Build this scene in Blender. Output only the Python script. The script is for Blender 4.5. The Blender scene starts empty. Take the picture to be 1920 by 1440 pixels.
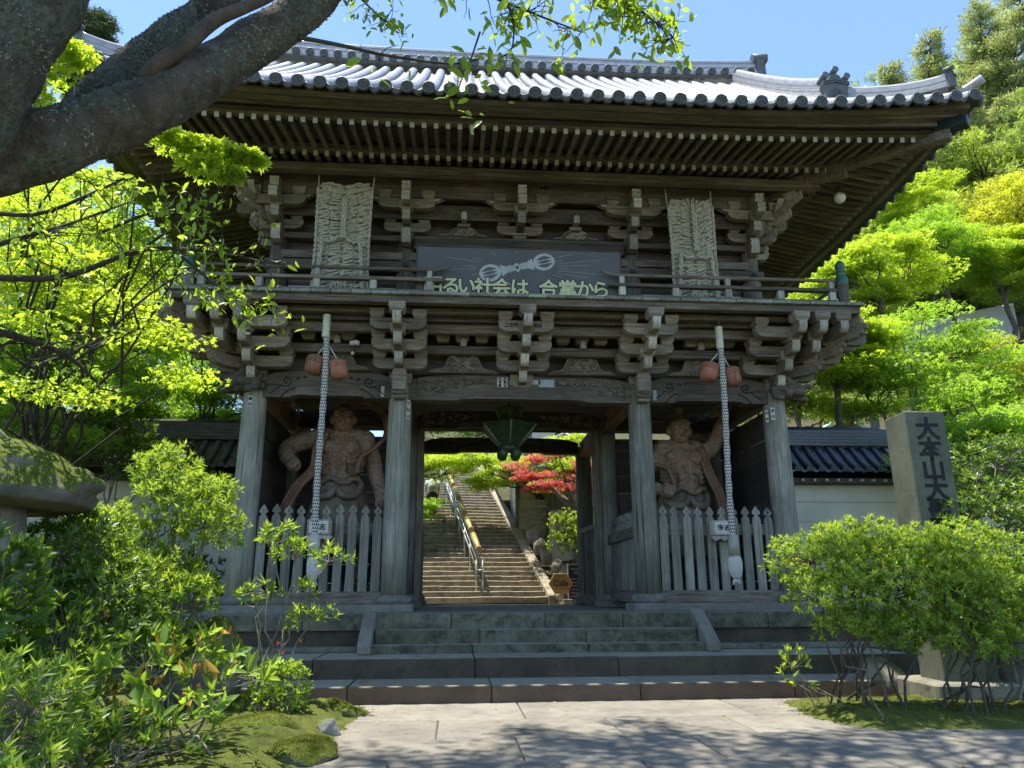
import bpy, bmesh, math, random
import numpy as np
from mathutils import Vector, Matrix, Euler
R = math.radians
scene = bpy.context.scene
COL = scene.collection

# ------------------------------------------------------------------ camera
cam_d = bpy.data.cameras.new('camera'); cam = bpy.data.objects.new('camera', cam_d); COL.objects.link(cam)
CP = Vector((-1.2154, -13.5071, 0.2004)); YAW, PITCH, ROLL, FPX = 0.07729, 0.27233, -0.004487, 1394.05
_f = Vector((math.sin(YAW) * math.cos(PITCH), math.cos(YAW) * math.cos(PITCH), math.sin(PITCH)))
_r = Vector((math.cos(YAW), -math.sin(YAW), 0)); _u = _r.cross(_f)
_r2 = _r * math.cos(ROLL) + _u * math.sin(ROLL); _u2 = -_r * math.sin(ROLL) + _u * math.cos(ROLL)
cam.matrix_world = Matrix(((_r2.x, _u2.x, -_f.x, CP.x), (_r2.y, _u2.y, -_f.y, CP.y), (_r2.z, _u2.z, -_f.z, CP.z), (0, 0, 0, 1)))
cam_d.sensor_width = 36; cam_d.lens = 36 * FPX / 1920; cam_d.clip_start = 0.05; cam_d.clip_end = 3000
scene.camera = cam
scene.render.resolution_x, scene.render.resolution_y = 1024, 768

# ------------------------------------------------------------------ sky, sun, exposure
SUN = Vector((-0.195, 0.079, 1.0)).normalized()
world = bpy.data.worlds.new('World'); scene.world = world; world.use_nodes = True
_n = world.node_tree.nodes; _n.clear()
_sky = _n.new('ShaderNodeTexSky'); _sky.sky_type = 'NISHITA'; _sky.sun_disc = False
_sky.sun_elevation = math.asin(SUN.z); _sky.sun_rotation = math.atan2(SUN.x, SUN.y)
_sky.air_density = 1.0; _sky.dust_density = 0.15; _sky.ozone_density = 3.2; _sky.altitude = 1600
_bg = _n.new('ShaderNodeBackground'); _bg.inputs[1].default_value = 0.15
_wo = _n.new('ShaderNodeOutputWorld')
world.node_tree.links.new(_sky.outputs[0], _bg.inputs[0]); world.node_tree.links.new(_bg.outputs[0], _wo.inputs[0])
sun_d = bpy.data.lights.new('sun', 'SUN'); sun_d.energy = 4.2; sun_d.angle = R(0.53); sun_d.color = (1.0, 0.94, 0.84)
sun = bpy.data.objects.new('sun', sun_d); COL.objects.link(sun); sun.location = (-10, 4, 50)
sun.rotation_euler = SUN.to_track_quat('Z', 'Y').to_euler()
scene.view_settings.view_transform = 'Standard'; scene.view_settings.look = 'None'
scene.view_settings.gamma = 1.0; scene.view_settings.use_curve_mapping = False
scene.view_settings.exposure = 1.38
scene.render.engine = 'CYCLES'
cy = scene.cycles
cy.use_denoising = True; cy.max_bounces = 6; cy.diffuse_bounces = 3; cy.glossy_bounces = 2
cy.transmission_bounces = 4; cy.transparent_max_bounces = 6; cy.sample_clamp_indirect = 6.0
cy.caustics_reflective = False; cy.caustics_refractive = False

# ------------------------------------------------------------------ helpers
rng = np.random.default_rng(11)
def nrm(a): return a / np.maximum(np.linalg.norm(a, axis=-1, keepdims=True), 1e-9)

def tag(o, label=None, cat=None, group=None, kind=None):
    if label: o['label'] = label
    if cat: o['category'] = cat
    if group: o['group'] = group
    if kind: o['kind'] = kind
    return o

def adopt(o, parent):
    if parent is not None:
        o.parent = parent
        o.matrix_parent_inverse = world_of(parent).inverted()
    return o

def world_of(o):
    m = o.matrix_basis.copy()
    if o.parent is not None: m = world_of(o.parent) @ o.matrix_parent_inverse @ m
    return m

def empty(name, loc, label, cat, group=None):
    o = bpy.data.objects.new(name, None); COL.objects.link(o); o.location = loc; o.empty_display_size = 0.2
    return tag(o, label, cat, group)

def link(name, me, parent=None, mats=None):
    o = bpy.data.objects.new(name, me); COL.objects.link(o)
    if mats:
        for m in (mats if isinstance(mats, (list, tuple)) else [mats]): me.materials.append(m)
    return adopt(o, parent)

def inst(name, me, loc, rot=(0, 0, 0), parent=None, scale=(1, 1, 1)):
    o = bpy.data.objects.new(name, me); COL.objects.link(o)
    o.location = loc; o.rotation_euler = rot; o.scale = scale
    return adopt(o, parent)

def copy_tree(o, loc, rot=None, label=None, cat=None):
    c = o.copy(); COL.objects.link(c); c.location = loc
    if rot is not None: c.rotation_euler = rot
    if label: c['label'] = label
    for ch in o.children:
        d = ch.copy(); COL.objects.link(d); d.parent = c
        for g in ch.children:
            e = g.copy(); COL.objects.link(e); e.parent = d
    return c

class MB:
    """collects shapes into one mesh"""
    def __init__(s): s.v = []; s.f = []; s.mi = []; s.M = None; s.sm = []
    def add(s, vs, fs, mi=0, sm=False):
        b = len(s.v)
        if s.M is not None: vs = [tuple(s.M @ Vector(p)) for p in vs]
        s.v.extend([tuple(p) for p in vs]); s.f.extend([tuple(i + b for i in f) for f in fs])
        s.mi.extend([mi] * len(fs)); s.sm.extend([sm] * len(fs)); return s
    def bx(s, x0, x1, y0, y1, z0, z1, mi=0):
        vs = [(x0, y0, z0), (x1, y0, z0), (x1, y1, z0), (x0, y1, z0), (x0, y0, z1), (x1, y0, z1), (x1, y1, z1), (x0, y1, z1)]
        return s.add(vs, [(0, 3, 2, 1), (4, 5, 6, 7), (0, 1, 5, 4), (1, 2, 6, 5), (2, 3, 7, 6), (3, 0, 4, 7)], mi)
    def box(s, c, d, mi=0):
        return s.bx(c[0] - d[0] / 2, c[0] + d[0] / 2, c[1] - d[1] / 2, c[1] + d[1] / 2, c[2] - d[2] / 2, c[2] + d[2] / 2, mi)
    def beam(s, a, b, w, h, mi=0, up=(0, 0, 1), mi_end=None, h2=None, w2=None):
        """square bar from a to b (centre line); w across, h up"""
        a, b = Vector(a), Vector(b); d = (b - a).normalized(); r = d.cross(Vector(up)).normalized(); u = r.cross(d)
        vs = []
        for p, ww, hh in ((a, w, h), (b, w2 or w, h2 or h)):
            for i, j in ((-1, -1), (1, -1), (1, 1), (-1, 1)): vs.append(p + r * ww / 2 * i + u * hh / 2 * j)
        b0 = len(s.f)
        s.add(vs, [(0, 1, 2, 3), (7, 6, 5, 4), (0, 4, 5, 1), (1, 5, 6, 2), (2, 6, 7, 3), (3, 7, 4, 0)], mi)
        if mi_end is not None: s.mi[b0 + 1] = mi_end
        return s
    def prism(s, poly, axis, a, b, mi=0, sm=False):
        mp = {'y': lambda u, v, t: (u, t, v), 'x': lambda u, v, t: (t, u, v), 'z': lambda u, v, t: (u, v, t)}[axis]
        n = len(poly)
        vs = [mp(u, v, a) for u, v in poly] + [mp(u, v, b) for u, v in poly]
        fs = [tuple(range(n)), tuple(range(2 * n - 1, n - 1, -1))]
        s.add(vs, fs, mi)
        fs2 = [(i, i + n, (i + 1) % n + n, (i + 1) % n) for i in range(n)]
        base = len(s.v) - 2 * n
        s.f.extend([tuple(k + base for k in f) for f in fs2]); s.mi.extend([mi] * n); s.sm.extend([sm] * n)
        return s
    def tube(s, pts, rad, n=8, mi=0, caps=True, sm=True, flat=None):
        pts = [Vector(p) for p in pts]; m = len(pts)
        if not hasattr(rad, '__len__'): rad = [rad] * m
        vs = []; prev = None
        for i, p in enumerate(pts):
            t = (pts[min(i + 1, m - 1)] - pts[max(i - 1, 0)])
            if t.length < 1e-9: t = Vector((0, 0, 1))
            t.normalize()
            if prev is None:
                ref = Vector((0, 0, 1)) if abs(t.z) < 0.9 else Vector((1, 0, 0))
                u = t.cross(ref).normalized()
            else:
                u = (prev - t * prev.dot(t))
                u = u.normalized() if u.length > 1e-6 else t.orthogonal().normalized()
            w = t.cross(u); prev = u
            for k in range(n):
                a = 2 * math.pi * k / n
                vs.append(p + (u * math.cos(a) + w * math.sin(a)) * rad[i])
        fs = []
        for i in range(m - 1):
            for k in range(n):
                fs.append((i * n + k, i * n + (k + 1) % n, (i + 1) * n + (k + 1) % n, (i + 1) * n + k))
        s.add(vs, fs, mi, sm)
        if caps:
            b = len(s.v) - m * n
            s.f.append(tuple(b + k for k in reversed(range(n)))); s.f.append(tuple(b + (m - 1) * n + k for k in range(n)))
            s.mi += [mi, mi]; s.sm += [False, False]
        return s
    def lathe(s, prof, c=(0, 0, 0), n=16, mi=0, sm=True, axis='z', ang=0.0):
        vs = []
        for r, z in prof:
            for k in range(n):
                a = 2 * math.pi * k / n + ang
                x, y = r * math.cos(a), r * math.sin(a)
                p = {'z': (x, y, z), 'y': (x, z, y), 'x': (z, x, y)}[axis]
                vs.append((c[0] + p[0], c[1] + p[1], c[2] + p[2]))
        fs = []
        for i in range(len(prof) - 1):
            for k in range(n):
                q = (i * n + k, i * n + (k + 1) % n, (i + 1) * n + (k + 1) % n, (i + 1) * n + k)
                fs.append(q if axis != 'y' else q[::-1])
        return s.add(vs, fs, mi, sm)
    def ball(s, c, r, n=10, m=7, mi=0, M=None):
        rx = r if hasattr(r, '__len__') else (r, r, r)
        vs = []; fs = []
        for i in range(m + 1):
            ph = math.pi * i / m
            for k in range(n):
                a = 2 * math.pi * k / n
                p = Vector((rx[0] * math.sin(ph) * math.cos(a), rx[1] * math.sin(ph) * math.sin(a), rx[2] * math.cos(ph)))
                if M is not None: p = M @ p
                vs.append(p + Vector(c))
        for i in range(m):
            for k in range(n): fs.append((i * n + k, (i + 1) * n + k, (i + 1) * n + (k + 1) % n, i * n + (k + 1) % n))
        return s.add(vs, fs, mi, True)
    def mesh(s, name):
        me = bpy.data.meshes.new(name); me.from_pydata(s.v, [], s.f)
        if any(s.mi): me.polygons.foreach_set('material_index', s.mi)
        if any(s.sm): me.polygons.foreach_set('use_smooth', s.sm)
        me.validate(); me.update(); return me
    def build(s, name, mats, parent=None, bevel=0.0):
        o = link(name, s.mesh(name), parent, mats)
        if bevel:
            m = o.modifiers.new('bevel', 'BEVEL'); m.width = bevel; m.segments = 1; m.limit_method = 'ANGLE'; m.angle_limit = R(40)
        return o

def fast_mesh(name, verts, tris, mat_idx=None, smooth=False):
    me = bpy.data.meshes.new(name)
    nv, nt = len(verts), len(tris)
    me.vertices.add(nv); me.vertices.foreach_set('co', np.ascontiguousarray(verts, dtype=np.float32).ravel())
    k = tris.shape[1]
    me.loops.add(nt * k); me.loops.foreach_set('vertex_index', np.ascontiguousarray(tris, dtype=np.int32).ravel())
    me.polygons.add(nt); me.polygons.foreach_set('loop_start', np.arange(0, nt * k, k, dtype=np.int32))
    if mat_idx is not None: me.polygons.foreach_set('material_index', np.ascontiguousarray(mat_idx, dtype=np.int32))
    if smooth: me.polygons.foreach_set('use_smooth', np.ones(nt, dtype=bool))
    me.update(calc_edges=True); return me

# ------------------------------------------------------------------ materials
def lerp_nodes(nt, kind, **kw):
    n = nt.nodes.new(kind)
    for k, v in kw.items(): setattr(n, k, v)
    return n

def new_mat(name):
    m = bpy.data.materials.new(name); m.use_nodes = True
    nt = m.node_tree; nt.nodes.clear()
    out = nt.nodes.new('ShaderNodeOutputMaterial'); b = nt.nodes.new('ShaderNodeBsdfPrincipled')
    nt.links.new(b.outputs[0], out.inputs[0])
    return m, nt, b, out

def coords(nt, stretch=(1, 1, 1)):
    tc = nt.nodes.new('ShaderNodeTexCoord'); oi = nt.nodes.new('ShaderNodeObjectInfo')
    mu = nt.nodes.new('ShaderNodeMath'); mu.operation = 'MULTIPLY'; mu.inputs[1].default_value = 37.0
    nt.links.new(oi.outputs['Random'], mu.inputs[0])
    ad = nt.nodes.new('ShaderNodeVectorMath'); ad.operation = 'ADD'
    nt.links.new(tc.outputs['Object'], ad.inputs[0]); nt.links.new(mu.outputs[0], ad.inputs[1])
    mp = nt.nodes.new('ShaderNodeMapping'); mp.inputs['Scale'].default_value = stretch
    nt.links.new(ad.outputs[0], mp.inputs[0])
    return mp.outputs[0], oi, ad.outputs[0]

def noise(nt, vec, scale, detail=5, rough=0.6, dist=0.0):
    n = nt.nodes.new('ShaderNodeTexNoise'); n.inputs['Scale'].default_value = scale
    n.inputs['Detail'].default_value = detail; n.inputs['Roughness'].default_value = rough; n.inputs['Distortion'].default_value = dist
    nt.links.new(vec, n.inputs['Vector']); return n.outputs['Fac']

def ramp(nt, fac, stops):
    r = nt.nodes.new('ShaderNodeValToRGB'); e = r.color_ramp.elements
    while len(e) > 1: e.remove(e[-1])
    e[0].position = stops[0][0]; e[0].color = (*stops[0][1], 1) if len(stops[0][1]) == 3 else stops[0][1]
    for p, c in stops[1:]:
        x = e.new(p); x.color = (*c, 1)
    nt.links.new(fac, r.inputs[0]); return r.outputs[0]

def g(v): return (v, v, v)

def mixc(nt, a, b, fac, mode='MIX'):
    m = nt.nodes.new('ShaderNodeMix'); m.data_type = 'RGBA'; m.blend_type = mode
    if isinstance(fac, float): m.inputs[0].default_value = fac
    else: nt.links.new(fac, m.inputs[0])
    for s, i in ((a, 6), (b, 7)):
        if isinstance(s, tuple): m.inputs[i].default_value = (*s, 1)
        else: nt.links.new(s, m.inputs[i])
    return m.outputs[2]

def bump(nt, b, h, strength, dist=0.02):
    n = nt.nodes.new('ShaderNodeBump'); n.inputs['Strength'].default_value = strength; n.inputs['Distance'].default_value = dist
    nt.links.new(h, n.inputs['Height']); nt.links.new(n.outputs[0], b.inputs['Normal'])

def vary(nt, oi, c, lo=0.72, hi=1.22):
    mr = nt.nodes.new('ShaderNodeMapRange'); mr.inputs[3].default_value = lo; mr.inputs[4].default_value = hi
    nt.links.new(oi.outputs['Random'], mr.inputs[0])
    h = nt.nodes.new('ShaderNodeHueSaturation'); nt.links.new(mr.outputs[0], h.inputs['Value']); nt.links.new(c, h.inputs['Color'])
    return h.outputs[0]

def wood(name, dark, light, grain='x', rough=0.75, scale=1.0, stain=(0.62, 1.1), green=0.0):
    m, nt, b, out = new_mat(name)
    st = {'x': (1.3, 16, 16), 'y': (16, 1.3, 16), 'z': (16, 16, 1.0)}[grain]
    v, oi, raw = coords(nt, tuple(s * scale for s in st))
    n1 = noise(nt, v, 1.6, 8, 0.68, 0.6)
    c = ramp(nt, n1, [(0.3, dark), (0.62, light), (0.8, tuple(x * 1.2 for x in light))])
    n2 = noise(nt, raw, 1.1, 4, 0.6)
    c2 = ramp(nt, n2, [(0.3, g(stain[0])), (0.7, g(stain[1]))])
    c = mixc(nt, c, c2, 1.0, 'MULTIPLY')
    if green:
        n3 = noise(nt, raw, 2.3, 6, 0.7)
        fac = ramp(nt, n3, [(0.45, g(0)), (0.75, g(green))])
        c = mixc(nt, c, (0.13, 0.17, 0.13), fac)
    cs = {'x': (.5, 34, 34), 'y': (34, .5, 34), 'z': (34, 34, .45)}[grain]
    mp2 = nt.nodes.new('ShaderNodeMapping'); mp2.inputs['Scale'].default_value = cs; nt.links.new(raw, mp2.inputs[0])
    cr = noise(nt, mp2.outputs[0], 1.0, 3, .5, .3)
    c = mixc(nt, c, (0.012, 0.010, 0.008), ramp(nt, cr, [(.63, g(0)), (.70, g(.85))]))
    c = vary(nt, oi, c)
    nt.links.new(c, b.inputs['Base Color']); b.inputs['Roughness'].default_value = rough
    b.inputs['Specular IOR Level'].default_value = 0.3
    v3 = noise(nt, v, 3.2, 6, 0.7)
    bump(nt, b, v3, 0.55, 0.012)
    return m

def stone(name, c1, c2, speck=0.0, scale=3.0, rough=0.85, bumpS=0.4, moss=0.0, mosscol=(0.06, 0.085, 0.012), bumpscale=30, dirt=0.0, mosslo=0.42):
    m, nt, b, out = new_mat(name)
    v, oi, raw = coords(nt)
    n1 = noise(nt, raw, scale, 7, 0.65)
    c = ramp(nt, n1, [(0.3, c1), (0.7, c2)])
    if speck:
        n2 = noise(nt, raw, 170, 2, 0.5)
        c = mixc(nt, c, ramp(nt, n2, [(0.35, g(1 - speck)), (0.65, g(1 + speck))]), 1.0, 'MULTIPLY')
    if dirt:
        n4 = noise(nt, raw, 6.0, 8, 0.75)
        c = mixc(nt, c, (0.022, 0.024, 0.02), ramp(nt, n4, [(0.48, g(0)), (0.66, g(dirt))]))
    if moss:
        ge = nt.nodes.new('ShaderNodeNewGeometry'); sx = nt.nodes.new('ShaderNodeSeparateXYZ'); nt.links.new(ge.outputs['Normal'], sx.inputs[0])
        n3 = noise(nt, raw, 2.6, 6, 0.7)
        ad = nt.nodes.new('ShaderNodeMath'); ad.operation = 'MULTIPLY_ADD'; ad.inputs[1].default_value = 0.35
        nt.links.new(sx.outputs[2], ad.inputs[0]); nt.links.new(n3, ad.inputs[2])
        fac = ramp(nt, ad.outputs[0], [(mosslo, g(0)), (mosslo + 0.22, g(moss))])
        n5 = noise(nt, raw, 22, 4, 0.6)
        mc = ramp(nt, n5, [(0.3, tuple(x * 0.5 for x in mosscol)), (0.7, tuple(x * 1.5 for x in mosscol))])
        c = mixc(nt, c, mc, fac)
    c = vary(nt, oi, c, 0.9, 1.1)
    nt.links.new(c, b.inputs['Base Color']); b.inputs['Roughness'].default_value = rough
    b.inputs['Specular IOR Level'].default_value = 0.3
    bump(nt, b, noise(nt, raw, bumpscale, 6, 0.7), bumpS, 0.02)
    return m

def plain(name, col, rough=0.6, var=0.12, scale=8, metallic=0.0, bumpS=0.1, spec=0.4):
    m, nt, b, out = new_mat(name)
    v, oi, raw = coords(nt)
    n1 = noise(nt, raw, scale, 6, 0.65)
    c = ramp(nt, n1, [(0.3, tuple(x * (1 - var) for x in col)), (0.7, tuple(min(1, x * (1 + var)) for x in col))])
    nt.links.new(c, b.inputs['Base Color']); b.inputs['Roughness'].default_value = rough; b.inputs['Metallic'].default_value = metallic
    b.inputs['Specular IOR Level'].default_value = spec
    if bumpS: bump(nt, b, noise(nt, raw, scale * 4, 5, 0.6), bumpS, 0.01)
    return m

def leaf_mat(name, lo, hi, trans, tfac=0.45, rough=0.45, spec=0.35, big=0.6):
    """lo..hi: reflectance range leaf to leaf; trans: colour of the light that passes through"""
    m, nt, b, out = new_mat(name)
    ge = nt.nodes.new('ShaderNodeNewGeometry')
    c = ramp(nt, ge.outputs['Random Per Island'], [(0.0, lo), (1.0, hi)])
    v, oi, raw = coords(nt)
    n2 = noise(nt, raw, big, 3, 0.5)
    c = mixc(nt, c, ramp(nt, n2, [(0.3, g(0.75)), (0.7, g(1.2))]), 1.0, 'MULTIPLY')
    nt.links.new(c, b.inputs['Base Color']); b.inputs['Roughness'].default_value = rough
    b.inputs['Specular IOR Level'].default_value = spec
    t = nt.nodes.new('ShaderNodeBsdfTranslucent')
    tcol = ramp(nt, ge.outputs['Random Per Island'], [(0.0, tuple(x * 0.8 for x in trans)), (1.0, tuple(min(1, x * 1.15) for x in trans))])
    nt.links.new(tcol, t.inputs[0])
    ms = nt.nodes.new('ShaderNodeMixShader'); ms.inputs[0].default_value = tfac
    nt.links.new(b.outputs[0], ms.inputs[1]); nt.links.new(t.outputs[0], ms.inputs[2]); nt.links.new(ms.outputs[0], out.inputs[0])
    return m

W_x = wood('weathered_wood_x', (0.07, 0.056, 0.042), (0.245, 0.205, 0.155), 'x')
W_y = wood('weathered_wood_y', (0.07, 0.056, 0.042), (0.245, 0.205, 0.155), 'y')
W_z = wood('weathered_wood_z', (0.07, 0.057, 0.043), (0.24, 0.205, 0.158), 'z')
W_col = wood('column_wood', (0.12, 0.112, 0.085), (0.33, 0.315, 0.25), 'z', scale=0.8, green=0.5)
W_pick = wood('picket_wood', (0.14, 0.13, 0.10), (0.33, 0.315, 0.255), 'z', green=0.45)
W_arm = wood('bracket_wood', (0.12, 0.098, 0.072), (0.36, 0.305, 0.23), 'x')
W_end = wood('cut_end_wood', (0.30, 0.275, 0.225), (0.52, 0.485, 0.40), 'z')
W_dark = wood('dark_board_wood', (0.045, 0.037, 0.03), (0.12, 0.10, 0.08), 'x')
W_carve = wood('carved_wood', (0.065, 0.053, 0.04), (0.19, 0.16, 0.12), 'x')
W_red = wood('reddish_inner_wood', (0.17, 0.10, 0.065), (0.33, 0.21, 0.145), 'y')
W_fasc = wood('eave_board_wood', (0.08, 0.065, 0.05), (0.225, 0.19, 0.145), 'x')
WHITE_END = plain('white_painted_end', (0.47, 0.45, 0.39), 0.7, 0.15, 30)
TILE_P = plain('pan_tile', (0.115, 0.12, 0.125), 0.5, 0.3, 5, bumpS=0.15)  # darker copy of the roof tile: shade between cover tubes, plus dirt, painted in
TILE = plain('roof_tile', (0.36, 0.36, 0.36), 0.25, 0.25, 5, bumpS=0.12, spec=0.6)
TILE_D = plain('eave_tile_disc', (0.12, 0.125, 0.125), 0.55, 0.3, 12, bumpS=0.2)
TILE_L = stone('mossy_wall_tile', (0.06, 0.055, 0.04), (0.135, 0.125, 0.09), .2, 4, .6, .4, dirt=.3)
TILE_W = plain('wall_tile', (0.055, 0.06, 0.07), 0.32, 0.3, 6, bumpS=0.12, spec=0.5)
GRAN = stone('granite', (0.155, 0.142, 0.115), (0.25, 0.23, 0.19), 0.3, 1.6, 0.8, 0.35, dirt=0.3, bumpscale=120)
GRAN_D = stone('mossy_granite', (0.125, 0.12, 0.088), (0.27, 0.258, 0.195), 0.3, 3.0, 0.85, 0.35, dirt=0.85, bumpscale=90)
RISER = stone('stained_riser_shaded', (0.05, 0.04, 0.028), (0.125, 0.10, 0.07), 0.3, 3.0, 0.9, 0.4, dirt=0.7, bumpscale=60)  # stained stone, with the shadow on the front faces put into the colour
RISER_M = stone('mossy_riser_shaded', (0.07, 0.068, 0.044), (0.20, 0.19, 0.13), 0.3, 4.0, 0.9, 0.4, dirt=0.85, bumpscale=60)  # moss stain, and the shade of the upper risers painted in as well
RISER_R = stone('reddish_riser', (0.085, 0.058, 0.04), (0.16, 0.115, 0.08), 0.35, 3.0, 0.9, 0.4, dirt=0.4, bumpscale=80)  # reddish granite, darkened further to hold the shade on its front
GRAN_R = stone('step_tread_granite', (0.25, 0.23, 0.175), (0.37, 0.345, 0.265), 0.25, 2.0, 0.8, 0.3, dirt=0.35, bumpscale=110)  # tread colour lightened to carry the light from the sky
PLASTER = stone('white_plaster', (0.55, 0.53, 0.43), (0.70, 0.675, 0.57), 0.05, 1.2, 0.9, 0.15, dirt=0.08)
ROCK = stone('boulder', (0.13, 0.12, 0.105), (0.36, 0.34, 0.30), 0.15, 2.6, 0.9, 0.8, moss=0.85, bumpscale=9, mosslo=0.62)
MOSSROCK = stone('mossy_boulder', (0.09, 0.085, 0.07), (0.22, 0.20, 0.17), 0.15, 4, 0.95, 0.9, moss=1.0, bumpscale=14, mosslo=0.45, mosscol=(0.075, 0.10, 0.012))
MOSS = stone('moss_ground', (0.04, 0.055, 0.008), (0.13, 0.155, 0.02), 0.35, 4.5, 0.98, 1.0, dirt=0.35, bumpscale=55)
SOIL = stone('soil', (0.035, 0.03, 0.018), (0.085, 0.07, 0.045), 0.3, 3, 0.98, 0.9, moss=0.7, bumpscale=25, mosslo=0.72)
STAIRST = stone('stair_stone', (0.20, 0.175, 0.125), (0.37, 0.325, 0.24), 0.2, 2.2, 0.88, 0.6, bumpscale=16, dirt=0.6)
# ------------------------------------------------------------------ ground, pavement, steps
def sstep(a, b, x):
    t = np.clip((x - a) / (b - a), 0, 1); return t * t * (3 - 2 * t)

def vnoise(x, y, s=1.0, seed=0):
    """cheap smooth noise, about -1..1"""
    r = np.random.default_rng(seed); o = 0
    for k in range(5):
        f = s * 1.9 ** k; a = r.uniform(0, 6.28, 4)
        o = o + 0.62 ** k * (np.sin(x * f + a[0] + 1.7 * np.sin(y * f * 0.7 + a[1])) * np.cos(y * f * 1.1 + a[2] + 1.3 * np.sin(x * f * 0.6 + a[3])))
    return o / 2.2

def hgt(x, y):
    x = np.asarray(x, float); y = np.asarray(y, float)
    front = -1.16 + 0 * x
    court = -0.24 + 0 * x
    z = front + (court - front) * sstep(-1.6, 1.0, y)
    climb = np.maximum(0, y - 9.2)
    zs = np.minimum(climb, 40) * 0.425
    right = sstep(6, 14, x) * (np.maximum(0, x - 6) * 0.5) * sstep(1.0, 12, y)
    left = -sstep(-3.5, -9, x) * np.minimum(climb, 40) * 0.22
    z = z + zs - 0.22 * sstep(9.0, 10.0, y) * (np.abs(x) < 3.2) + np.minimum(right, 26) + left
    z = z + 0.25 * vnoise(x, y, 0.35, 3) * sstep(12, 20, y)
    far = np.hypot(x - 5, y) 
    return z - 0 * far

def ground_sheet():
    xs = np.unique(np.concatenate([np.linspace(-700, -60, 12), np.arange(-60, -14, 2.0), np.arange(-14, 20, 0.7), np.arange(20, 90, 2.0), np.linspace(90, 700, 12)]))
    ys = np.unique(np.concatenate([np.linspace(-400, -30, 8), np.arange(-30, -8, 2.0), np.arange(-8, 34, 0.7), np.arange(34, 90, 2.0), np.linspace(90, 900, 14)]))
    X, Y = np.meshgrid(xs, ys); Z = hgt(X, Y)
    v = np.stack([X, Y, Z], -1).reshape(-1, 3); nx = len(xs); ny = len(ys)
    i = (np.arange(ny - 1)[:, None] * nx + np.arange(nx - 1)[None]).ravel()
    q = np.stack([i, i + 1, i + 1 + nx, i + nx], 1)
    o = link('ground', fast_mesh('ground', v, q, smooth=True), None, SOIL); tag(o, kind='structure')
ground_sheet()

# pavement: granite slabs, one object each, on a mortar bed
PZ = -1.10
pave = MB().bx(-2.9, 9.0, -16.5, -3.62, -1.30, PZ - 0.022).build('stone_pavement', stone('joint_mortar', (0.07, 0.065, 0.05), (0.13, 0.12, 0.1), 0.2, 4), None)
tag(pave, kind='structure')
def slab(name, x0, x1, y0, y1, z0, z1, mat, parent, bev=0.008, rs=None):
    m = MB().bx(x0, x1, y0, y1, z0, z1)
    if rs is not None: m.mi = [0, 0, 1, 1, 1, 1]  # top gets the sky-lit colour, side faces the shaded one
    return m.build(name, [mat, rs] if rs is not None else mat, parent, bev)
rows = [(-4.98, -3.762, (-2.9, -0.42, 2.1, 4.4, 6.6)), (-6.02, -4.99, (-2.9, -1.35, 0.42, 1.72, 4.2, 6.6)), (-7.05, -6.03, (-2.9, -0.62, 1.02, 2.95, 5.2, 7.4)),
        (-8.3, -7.06, (-2.9, -1.7, 0.3, 2.2, 4.3, 6.8)), (-9.6, -8.31, (-2.9, -0.9, 1.2, 3.4, 6.0)), (-11.0, -9.61, (-2.9, -1.6, .6, 2.4, 5.0)),
        (-12.6, -11.01, (-2.9, -0.8, 1.3, 3.4, 6.0)), (-14.4, -12.61, (-2.9, -1.2, 1.0, 3.2, 5.8))]
for y0, y1, xs in rows:
    for a, b in zip(xs[:-1], xs[1:]):
        slab('paving_slab', a + 0.007, b - 0.007, y0 + 0.006, y1 - 0.006, PZ - 0.12, PZ + rng.uniform(-0.004, 0.004), GRAN, pave)

# platform and steps
plat = empty('stone_platform', (0, -1.5, -0.12), 'grey granite platform with front steps carrying the wooden temple gate', 'platform')
MB().bx(-5.6, 5.6, -1.12, 7.6, -1.2, -0.135).build('floor', GRAN_D, plat)
def row(name, x0, x1, y0, y1, z0, z1, n, mat, bev=0.012, rs=None):
    cuts = np.linspace(x0, x1, n + 1); cuts[1:-1] += rng.uniform(-.18, .18, n - 1)
    for a, b in zip(cuts[:-1], cuts[1:]):
        dz = rng.uniform(-.004, .004)
        slab(name, a + .004, b - .004, y0 + rng.uniform(0, .006), y1, z0, z1 + dz, mat, plat, bev, rs)
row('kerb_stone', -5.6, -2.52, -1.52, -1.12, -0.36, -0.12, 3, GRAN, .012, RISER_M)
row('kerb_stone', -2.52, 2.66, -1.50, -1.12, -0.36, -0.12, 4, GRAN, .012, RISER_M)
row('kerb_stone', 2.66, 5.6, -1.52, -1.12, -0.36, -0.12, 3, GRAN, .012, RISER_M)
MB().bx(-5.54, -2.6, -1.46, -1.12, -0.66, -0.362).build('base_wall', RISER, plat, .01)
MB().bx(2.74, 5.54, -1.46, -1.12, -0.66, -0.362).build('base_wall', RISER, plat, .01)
row('floor_slab', -5.6, 5.6, -1.115, -0.32, -0.3, -0.118, 6, GRAN)
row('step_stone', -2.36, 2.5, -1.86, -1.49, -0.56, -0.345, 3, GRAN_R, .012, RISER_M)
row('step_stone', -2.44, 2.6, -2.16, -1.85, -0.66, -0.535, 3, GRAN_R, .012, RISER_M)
row('ledge_stone', -5.5, -2.62, -1.75, -1.46, -0.66, -0.58, 2, GRAN_D)
row('ledge_stone', 2.76, 5.5, -1.75, -1.46, -0.66, -0.58, 2, GRAN_D)
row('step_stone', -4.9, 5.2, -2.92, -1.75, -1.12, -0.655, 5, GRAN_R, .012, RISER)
row('step_stone', -4.2, 4.9, -3.76, -2.91, -1.14, -0.905, 5, GRAN_R, .012, RISER_R)
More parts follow.
